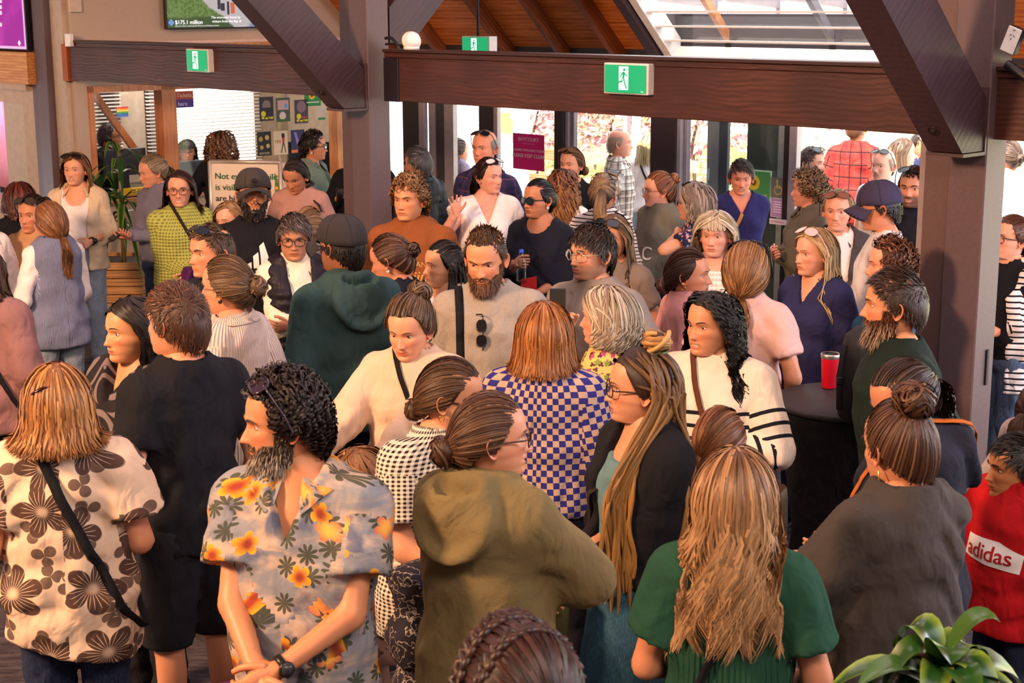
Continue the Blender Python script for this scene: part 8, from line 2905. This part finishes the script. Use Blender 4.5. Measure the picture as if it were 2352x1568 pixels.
# yellow folder on the counter
c = op(300, 402, .26)
m = MB()
m.obox((0, 0, 0), D2 * .18, D1 * .02 + UP * .004, UP * .035)
o_ = m.build('box_file', mat('yellow_card', '#e0b81c', .6), smooth=False)
o_.location = (c[0], c[1], 1.036)
tag(o_, 'bright yellow box file on the ticket counter by the headset man', 'file')
def film(name, hexs):
 t = NT(name)
 tl = t.n('ShaderNodeBsdfTranslucent', {'Color': lin(hexs)})
 t.put(t.b, 'Base Color', lin(hexs))
 mx = t.n('ShaderNodeMixShader', {0: .45, 1: t.b.outputs[0], 2: tl.outputs[0]})
 t.t.links.new(mx.outputs[0], t.o.inputs[0])
 return t.m
# --- door signs on the glass
c = gp(1214, 349, -.03)
flat_poster('door_sign', 'magenta sign on the second glass door reading please keep clear', 'sign', c, AXB, -D2, .415, .335, film('sign_magenta', '#b8287c'),
   [('t', '#f3e4ee', 0, .34, .155, 'BAYCOURT'), ('t', '#d89ac4', 0, .225, .034, 'COMMUNITY AND ARTS CENTRE'), ('t', '#f0d8e8', 0, .04, .095, 'ALARMED EMERGENCY DOOR!'), ('t', '#f8ecf4', 0, -.115, .145, 'PLEASE KEEP CLEAR')])
flat_poster('sunflower_sign', 'green sign with sunflower on the fourth glass door', 'sign', gp(1742, 427, -.03), AXB, -D2, .26, .26, film('sign_border', '#cfe0ca'),
   [('r', '#4f9a54', 0, 0, .9, .92), ('c', '#e0c83a', -.18, .1, .24), ('c', '#7a5a20', -.18, .1, .10), ('r', '#d8ecd0', 0, -.28, .7, .03), ('r', '#d8ecd0', 0, -.35, .7, .03)])
flat_poster('wheelchair_sign', 'grey sign with a gold wheelchair symbol on the glass door', 'sign', gp(1787, 431, -.03), AXB, -D2, .155, .165, mat('sign_grey', '#6f7468', .6),
   [('c', '#c8a868', .02, -.12, .26), ('c', '#6f7468', .02, -.12, .2), ('r', '#c8a868', -.05, .12, .08, .3), ('c', '#c8a868', -.05, .32, .07), ('r', '#c8a868', .12, .0, .3, .06)])
flat_poster('lilac_notice', 'lilac printed notice below the wheelchair sign', 'notice', gp(1786, 477, -.03), AXB, -D2, .135, .155, mat('sign_white', '#ddd0dc', .6),
   [('r', '#b088b8', 0, 0, .9, .94)] + [('r', '#e8d8e8', 0, .3 - .13 * i, .6, .05) for i in range(5)])
flat_poster('arrow_notice', 'white strip notice with a red arrow at the foot of the glass door', 'notice', gp(1793, 510, -.04), AXB, -D2, .22, .045, mat('sign_white', '#ddd0dc', .6),
   [('r', '#c8a0a8', -.15, 0, .6, .4), ('p', '#c01828', [(.30, .45), (.48, 0), (.30, -.45)])])
# --- freestanding sign
c = at_d(562, 372, 12.35)
zt_ = c[2]
base = flat(c)
axs = np.array([.985, -.17, 0])
ns = np.array([-.17, -.985, 0])
r = thing('sign_stand', 'silver framed freestanding sign about disabilities behind the man in the cap', 'sign', base)
w_, h_ = .58, .86
m = MB()
for sx in (-1, 1):
 m.tube([axs * sx * w_ / 2 + UP * (zt_ - h_), axs * sx * w_ / 2 + UP * zt_], .017, 10)
for z_ in (zt_, zt_ - h_):
 m.tube([-axs * w_ / 2 + UP * z_, axs * w_ / 2 + UP * z_], .017, 10)
m.build('frame', mat('sign_frame', '#bfb0a4', .35, .6), r)
m = MB()
m.obox(axs * (w_ / 2 + .035) - ns * .02 + UP * zt_ / 2, axs * .018, ns * .03, UP * zt_ / 2, bev=.004)
m.build('upright', mat('sign_upright', '#d8d0ca', .3, .5), r, smooth=False)
m = MB()
m.obox(UP * .015, axs * .34, ns * .22, UP * .015, bev=.004)
m.build('foot', M_ALU_L, r, smooth=False)
m = MB()
m.obox(UP * (zt_ - h_ / 2), axs * w_ / 2, ns * .006, UP * h_ / 2)
m.build('panel', mat('sign_panel', '#e0cdb8', .6, var=0), r, smooth=False)
m = MB()
q = ns * .009 + UP * zt_
for i, tx in enumerate(('Not every disability', 'is visible, some')):
 m = MB()
 text_on(m, tx, .070, q - axs * (w_ / 2 - .04) - UP * (.115 + .088 * i), axs, UP, align='LEFT', bold=.0018)
 m.build('lettering', mat('ink_green', '#2f6a40', .7, var=0), r, smooth=False)
m = MB()
text_on(m, 'are hidden', .070, q - axs * (w_ / 2 - .04) - UP * (.115 + .088 * 2), axs, UP, align='LEFT', bold=.0018)
m.build('lettering', mat('ink_dark', '#33303a', .7, var=0), r, smooth=False)
m = MB()
for i, tx in enumerate(('The Hidden',)):
 text_on(m, tx, .030, q - axs * (w_ / 2 - .04) - UP * (.42 + .045 * i), axs, UP, align='LEFT')
m.build('lettering', mat('ink_dark', '#33303a', .7, var=0), r, smooth=False)
m = MB()
m.prism([(.0, -.86), (.07, -.86), (.07, -.2), (.035, -.08)], q + axs * (w_ / 2 - .075), axs, UP, ns, .001)
m.build('green_band', mat('ink_band', '#3f7a48', .6), r, smooth=False)
m = MB()
for i in range(6):
 a = np.arange(10) / 10 * 2 * PI
 m.prism([(.014 * math.cos(x), .014 * math.sin(x)) for x in a], q + ns * .002 + axs * (w_ / 2 - .03) - UP * (.2 + .1 * i), axs, UP, ns, .001)
m.build('sunflower_print', mat('ink_yellow', '#dcb030', .6), r, smooth=False)
# --- planter with a tall leafy plant
def leaf(mb, p0, d, L, w, droop, col, twist=0.0, n=9, seed=0):
 d = np.asarray(d, float) / np.linalg.norm(d)
 side = np.cross(d, UP)
 side /= np.linalg.norm(side) + 1e-6
 t = np.linspace(0, 1, n)
 g = 1 - (1 - t) ** 1.0
 horiz = d - UP * d[2]
 P = p0 + d[None] * (L * t)[:, None] - UP[None] * (droop * L * t ** 2.2)[:, None]
 tg = np.gradient(P, axis=0)
 tg /= np.linalg.norm(tg, axis=1)[:, None]
 nn = np.cross(side, tg)
 wd = w * np.sin(np.clip(t * .93 + .07, 0, 1) * PI) ** .75
 tw = twist * t
 sd = side[None] * np.cos(tw)[:, None] + nn * np.sin(tw)[:, None]
 up = np.cross(tg, sd)
 V = np.stack([P - sd * wd[:, None] - up * (wd * .22)[:, None], P - sd * (wd * .4)[:, None] - up * (wd * .02)[:, None], P + up * (wd * .06)[:, None], P + sd * (wd * .4)[:, None] - up * (wd * .02)[:, None], P + sd * wd[:, None] - up * (wd * .22)[:, None]], 1).reshape(-1, 3)
 Q = [[i * 5 + j, i * 5 + j + 1, (i + 1) * 5 + j + 1, (i + 1) * 5 + j] for i in range(n - 1) for j in range(4)]
 c = np.array(col)
 C = np.tile(np.stack([c[1], c[0], c[0], c[0], c[1]]), (n, 1))
 mb.add(V, Q, None, C)
t = NT('leaf_green')
cl_ = t.attr('Col', 0)
co = t.n('ShaderNodeTexCoord').outputs['Object']
cl_ = t.mix(t.math('MULTIPLY', t.step(.4, .7, t.noise(co, 25, 3)), .35), cl_, t.mix(1.0, cl_, (.55, .6, .5, 1), 'MULTIPLY'))
M_LEAF = t.fin(cl_, .28, 0, .5)
lg, ly = lin('#1f4a1c')[:3], lin('#7f9a2c')[:3]
c = at_z(262, 745, .0)
c = np.array([c[0] + .03, c[1] + .05, 0])
r = thing('planter', 'timber slatted planter box between the pale jeans and the lime jumper', 'planter', c)
pw, ph = .30, .60
m = MB()
m.box((-pw + .02, -pw + .02, .02), (pw - .02, pw - .02, ph - .04))
m.build('liner', M_BLACK, r, smooth=False)
M_SLAT = mat_wood('planter_slat', '#9a6a3e', '#c8945c', (1, 0, 0), 5, .6, .2, knots=False)
for i in range(8):
 z0 = .03 + i * .071
 for (lo_, hi_) in (((-pw, -pw, z0), (pw, -pw + .018, z0 + .064)), ((-pw, pw - .018, z0), (pw, pw, z0 + .064)), ((-pw, -pw + .018, z0), (-pw + .018, pw - .018, z0 + .064)), ((pw - .018, -pw + .018, z0), (pw, pw - .018, z0 + .064))):
  MB().box(lo_, hi_, bev=.003).build('slat', M_SLAT, r, smooth=False)
r = thing('potted_plant', 'tall corn plant with arching green leaves growing from the slatted planter', 'plant', c + UP * (ph - .04))
m = MB()
rr = random.Random(3)
stems = [(-.08, 0, .75), (.06, .05, 1.0), (.1, -.08, .55)]
for x, y, h_ in stems:
 m.tube([(x, y, .002), (x * 1.1, y, h_ * .5), (x * 1.2, y * 1.2, h_)], .016, 8, lin('#6a5a3a')[:3])
m.build('stem', M_LEAF, r)
for x, y, h_ in stems:
 for i in range(13):
  a = rr.uniform(0, 6.28)
  el = rr.uniform(.1, 1.2)
  m = MB()
  leaf(m, np.array([x * 1.2, y * 1.2, h_ - rr.uniform(0, .3)]), (math.cos(a) * math.cos(el), math.sin(a) * math.cos(el), math.sin(el)), rr.uniform(.38, .60), rr.uniform(.020, .032), rr.uniform(.7, 1.5), (lg, ly if rr.random() < .4 else lg), rr.uniform(-.6, .6))
  m.build('leaf', M_LEAF, r)
# --- corn plant in the near right corner
c = at_d(2165, 1490, 3.4)
base = flat(c)
hz = c[2]
r = thing('potted_plant', 'glossy broad-leaved corn plant in the bottom right corner', 'plant', base)
MB().lathe([(0, .0), (.15, 0), (.19, .36), (.20, .38), (.185, .38), (.175, .34), (0, .34)], (0, 0, 0), 24).build('pot', mat('pot_dark', '#2a2628', .5), r)
m = MB()
m.tube([(0, 0, .3), (.01, 0, .8), (0, 0, hz - .06)], .024, 10, lin('#7a6a4a')[:3])
m.build('stem', M_LEAF, r)
rr = random.Random(12)
gA, gB, gC = lin('#1f4519')[:3], lin('#7a9230')[:3], lin('#35581f')[:3]
for i in range(40):
 a = i * 2.4 + rr.uniform(-.3, .3)
 lv = i / 40
 el = 1.15 - lv * 1.1 + rr.uniform(-.1, .1)
 m = MB()
 leaf(m, np.array([0, 0, hz - .04 - lv * .16]), (math.cos(a) * math.cos(el), math.sin(a) * math.cos(el), math.sin(el)), rr.uniform(.24, .36), rr.uniform(.034, .050), rr.uniform(.6, 1.2), (gA if i % 3 else gC, gB if i % 2 else gC), rr.uniform(-.5, .5), 11)
 m.build('leaf', M_LEAF, r)
# --- tall black table, red tumbler, backpack
tc = at_z(1950, 915, 1.05)
r = thing('bar_table', 'tall round black table beside the man in the dark green t-shirt', 'table', flat(tc))
MB().lathe([(0, 1.05), (.31, 1.05), (.325, 1.043), (.325, 1.025), (.31, 1.015), (0, 1.015)][::-1], (0, 0, 0), 40).build('table_top', mat('table_black', '#252227', .6), r)
cl = MB()
th = np.arange(48) / 48 * 2 * PI
V = []
for z_, rd in ((1.016, .318), (.8, .28), (.45, .23), (.15, .26), (.02, .31)):
 V.append(np.stack([(rd + .012 * np.sin(th * 8) * (1.05 - z_)) * np.cos(th), (rd + .012 * np.sin(th * 8) * (1.05 - z_)) * np.sin(th), np.repeat(z_, 48)], 1))
cl.add(np.concatenate(V), grid_faces(5, 48)[:, ::-1]).build('stretch_cover', cloth('#17161a'), r)
tp = at_z(1904, 890, 1.052)
r = thing('tumbler', 'red insulated tumbler with steel rim on the tall black table', 'tumbler', tp)
MB().lathe([(0, 0), (.030, 0), (.033, .004), (.040, .135), (.041, .138)], (0, 0, 0), 28).build('cup', mat('tumbler_red', '#c0122a', .35), r)
MB().lathe([(.041, .138), (.0425, .142), (.043, .156), (.040, .160), (.037, .158)], (0, 0, 0), 28).build('rim', M_STEEL, r)
m = MB()
m.lathe([(.039, .152), (.030, .150), (0, .150)], (0, 0, 0), 24)
m.box((-.010, -.02, .150), (.010, .012, .156), bev=.002)
m.build('lid', mat('lid_smoke', '#2a2a2e', .2), r)
bc = at_z(1962, 975, 1.052)
bc = at_z(2000, 965, 1.052)
bc[2] = 1.052
r = thing('backpack', 'black backpack with buckled straps standing on the tall table', 'backpack', bc)
m = MB()
n1 = 24
th = np.arange(n1) / n1 * 2 * PI
V = []
for z_, w_, d_, yo in ((0, .11, .07, 0), (.02, .135, .085, 0), (.15, .142, .092, 0), (.28, .135, .088, .0), (.36, .115, .07, .005), (.395, .07, .04, .01), (.40, .01, .01, .01)):
 V.append(np.stack([w_ * np.sign(np.cos(th)) * np.abs(np.cos(th)) ** .55, yo + d_ * np.sign(np.sin(th)) * np.abs(np.sin(th)) ** .6, np.repeat(z_, n1)], 1))
Mb = mat('backpack_nylon', '#1d1b20', .75, bump=.3, bscale=300)
m.add(np.concatenate(V), grid_faces(7, n1)[:, ::-1])
m.build('body', Mb, r)
m = MB()
m.box((-.10, -.125, .04), (.10, -.075, .21), bev=.015)
m.build('pocket', Mb, r, smooth=False)
for sx in (-1, 1):
 m = MB()
 m.tube([(sx * .06, .06, .38), (sx * .09, .13, .28), (sx * .10, .14, .12), (sx * .10, .09, .03)], .018, 6, flat=.3)
 m.build('shoulder_strap', Mb, r)
 m = MB()
 m.tube([(sx * .13, -.04, .33), (sx * .15, -.05, .2), (sx * .145, -.05, .06)], .012, 6, flat=.3)
 m.build('compression_strap', Mb, r)
 MB().box((sx * .148 - .012, -.065, .17), (sx * .148 + .012, -.035, .20), bev=.003).build('buckle', M_BLACK, r, smooth=False)
m = MB()
m.tube([(-.03, .0, .395), (-.03, .0, .43), (0, 0, .445), (.03, .0, .43), (.03, 0, .395)], .007, 8)
m.build('grab_handle', Mb, r)
fb = bc + np.array([-.0, .02, .40])
r = thing('flask', 'dark steel flask with loop lid standing out of the black backpack', 'flask', bc + np.array([.06, .03, .33]))
MB().lathe([(0, 0), (.034, 0), (.034, .10), (.030, .115), (.030, .14), (.0, .145)], (0, 0, 0), 22).build('flask_body', mat('flask_dark', '#3a2f30', .3, .5), r)
MB().tube([(-.028, 0, .125), (-.026, 0, .165), (0, 0, .175), (.026, 0, .165), (.028, 0, .125)], .005, 8).build('loop', M_STEEL, r)
# --- things in hands ----------------------------------------------------------------
def held(seed, q, fwd=.07, side=(0, 0, 0)):
 P = PEOPLE[seed]
 s = P['s']
 return P['w'](s.wr[q] + s.hd[q][0] * fwd * s.k + np.asarray(side, float))[0], P['rz']
def vecrot(rz, v):
 return np.array([math.cos(rz) * v[0] - math.sin(rz) * v[1], math.sin(rz) * v[0] + math.cos(rz) * v[1], v[2]])
def phone(seed, q, label, col, tilt, rot, fwd=.09, side=(0, 0, 0), grp='phones in hands'):
 p, rz = held(seed, q, fwd, side)
 r = thing('phone', label, 'phone', p, rz + rot, grp)
 ca, sa = math.cos(tilt), math.sin(tilt)
 m = MB().obox((0, 0, 0), (.037, 0, 0), (0, sa * .076, ca * .076), (0, -ca * .0055, sa * .0055), bev=.003)
 m.build('case', mat('phone_case', col, .45), r, smooth=False)
 m = MB().obox(np.array([0, ca * .0058, -sa * .0058]), (.033, 0, 0), (0, sa * .070, ca * .070), (0, ca * .0004, -sa * .0004))
 m.build('screen', mat('phone_glass', '#15151a', .1), r, smooth=False)
 return r
phone(60, -1, 'black phone held up by the man with round glasses', '#1c1a1b', .12, .5, .075, (.0, -.035, .075))
phone(41, 1, 'dark phone in the hands of the woman in the blue-grey sweatshirt', '#222228', 1.1, 0, .08, (0, 0, .03))
phone(61, 1, 'bright pink phone held by the laughing woman with the topknot', '#d02a86', 1.2, .3, .08, (0, -.02, .035))
phone(28, -1, 'phone in a pale marbled case held by the woman in gingham', '#b9a0a8', .5, 0, .08, (0, -.02, .03))
# water bottle
p, rz = held(55, -1, .075, (0, -.01, 0))
r = thing('water_bottle', 'clear plastic water bottle with blue cap held by the woman in sunglasses', 'bottle', p - UP * .115)
t = NT('bottle_plastic')
gl = t.n('ShaderNodeBsdfGlossy', {'Roughness': .08})
tr = t.n('ShaderNodeBsdfTransparent', {'Color': (.80, .86, .92, 1)})
lw = t.n('ShaderNodeLayerWeight', {'Blend': .35})
mx = t.n('ShaderNodeMixShader', {0: t.math('MULTIPLY', lw.outputs[1], .7), 1: tr.outputs[0], 2: gl.outputs[0]})
t.t.links.new(mx.outputs[0], t.o.inputs[0])
m = MB()
m.lathe([(0, 0), (.030, .002), (.033, .012), (.031, .03), (.033, .05), (.031, .07), (.033, .09), (.033, .125), (.026, .155), (.0135, .178), (.0135, .19)], (0, 0, 0), 24)
m.build('bottle_body', t.m, r)
MB().lathe([(.0155, .184), (.0155, .204), (0, .206)], (0, 0, 0), 18).build('bottle_cap', mat('cap_blue', '#2a4fc8', .4), r)
# olive tumbler with handle
p, rz = held(16, 1, .05)
r = thing('tumbler', 'olive tumbler with carry handle held by the woman with dreadlocks', 'tumbler', p + vecrot(rz, (.0, -.03, -.30)))
Mo = mat('tumbler_olive', '#5c5630', .5)
MB().lathe([(0, 0), (.034, 0), (.037, .006), (.039, .09), (.047, .10), (.050, .225), (.050, .23)], (0, 0, 0), 28).build('cup', Mo, r)
MB().lathe([(.050, .23), (.0515, .236), (.051, .244), (.046, .246), (0, .244)], (0, 0, 0), 28).build('lid', mat('lid_black', '#1a191b', .4), r)
m = MB()
m.tube([(-.05, 0, .235), (-.05, 0, .28), (-.02, 0, .31), (.02, 0, .31), (.05, 0, .28), (.05, 0, .235)], .007, 8, flat=.6)
m.build('handle', M_STEEL, r)
m = MB()
text_on(m, 'STANLEY', .013, np.array([-.01, -.0515, .185]), np.array([1.0, 0, 0]), UP)
m.prism([(-.008, 0), (.008, 0), (.010, .012), (0, .016), (-.010, .012)], (-.01, -.0512, .197), (1, 0, 0), UP, (0, -1.0, 0), .0006)
m.build('logo', mat('logo_black', '#15140f', .6), r, smooth=False)
r.rotation_euler = (0, 0, .2)
# small drink behind the post, a red folder, folded jackets
p, rz = held(50, -1, .06, (0, -.02, 0))
r = thing('drink_can', 'small dark drink held by the person behind the middle post', 'drink', p - UP * .05)
MB().lathe([(0, 0), (.026, 0), (.030, .006), (.030, .10), (.024, .112), (0, .112)], (0, 0, 0), 18).build('can', mat('can_dark', '#2a1c1c', .35, .4), r)
def draped(name, label, seed, q, mm, size, offs, grp=None, seedn=1, cat='jacket'):
 """folded garment hanging over the forearm"""
 P = PEOPLE[seed]
 s = P['s']
 c0 = (s.el[q] * .35 + s.wr[q] * .65)
 c0 = c0 + np.asarray(offs, float)
 r_ = np.random.RandomState(seedn)
 a, b, h_ = size
 ph = r_.uniform(0, 6, 6)
 def f(Pq):
  x, y, z = (Pq - c0.astype(np.float32)).T
  w = a * (1 - .16 * np.clip(-z / h_, 0, 1)) + .012 * np.sin(z * 40 + ph[0])
  d = b * (1 + .25 * np.clip(-z / h_, 0, 1))
  fold = .020 * np.sin(x * 52 + 5 * np.sin(z * 9 + ph[1]) + ph[2]) + .010 * np.sin(z * 34 + x * 26 + ph[3])
  q_ = (np.abs(x / w) ** 2.6 + np.abs(y / d) ** 2.2) ** (1 / 2.4) - 1
  q_ = q_ * min(a, b) + fold * .6
  bot = -h_ + .03 * np.sin(x * 22 + ph[4])
  return np.maximum(q_, np.maximum(z - .045 + 3.0 * y * y, bot - z))
 lo_ = c0 - np.array([a + .08, b * 1.4 + .07, h_ + .08])
 hi_ = c0 + np.array([a + .08, b * 1.4 + .07, .12])
 V, Q = nets(f, lo_, hi_, .011)
 U = np.stack([V[:, 0], V[:, 2], V[:, 1]], 1)
 W = P['w'](V)
 o = MB().add(W, Q, None, (1, 1, 1), U).build(name, mm, loc=P['w'](c0[None])[0])
 tag(o, label, cat, grp)
draped('jacket', 'dark jacket printed with pale cat outlines over the arm in gingham', 28, -1, cloth('#29242e', 'scribble', c2='#a89c90', scale=1.6), (.15, .085, .42), (-.10, -.06, .02), seedn=2)
draped('jacket', 'purple rain jacket held in front of the lime jumper', 42, 1, cloth('#4a1a4e', None, rough=.45, crease=1.0), (.16, .07, .30), (.06, -.09, -.0), seedn=3)
draped('folded_cloth', 'purple cloth in the hands of the man in the hawaiian shirt', 14, -1, cloth('#4a2a6a'), (.13, .05, .14), (.06, -.06, -.12), seedn=5, cat='cloth')
p, rz = held(26, 1, .03)
c = at_d(1178, 600, 7.6)
m = MB().obox((0, 0, 0), (.05, 0, .01), (0, .004, 0), (0, 0, .085))
o_ = m.build('booklet', mat('booklet_red', '#b01c24', .5), smooth=False)
PB = PEOPLE[55]
o_.location = PB['w'](PB['s'].wr[1] + PB['s'].hd[1][0] * .08 + np.array([.02, -.03, .05]))[0]
o_.rotation_euler = (0, 0, PB['rz'] + .4)
tag(o_, 'red booklet beside the navy top of the woman holding the bottle', 'booklet')
# sunglasses hung on the grey t-shirt
P = PEOPLE[26]
s_ = P['s']
m = MB()
glasses(m, 'sun', None, (.015, .014, .016), (.01, .01, .012))
V = np.concatenate(m.V)
V = V - V.mean(0)
V = np.stack([V[:, 2], V[:, 1] * .25, V[:, 0]], 1)
m.V = [V]
m.U = [np.concatenate(m.U)]
m.C = [np.concatenate(m.C)]
W = P['w'](V + np.array([-.05, -.158, 1.345]))
mm_ = MB().add(W, np.concatenate(m.Q), np.concatenate(m.T), m.C[0])
tag(mm_.build('sunglasses', M_SPEC, loc=W.mean(0)), 'black sunglasses hanging at the neck of the grey t-shirt', 'sunglasses')
# hair clips on the blond woman in front
for q_, lab in (((.055, .075, .055), 'clip'), ((-.085, .02, .05), 'clip')):
 pass
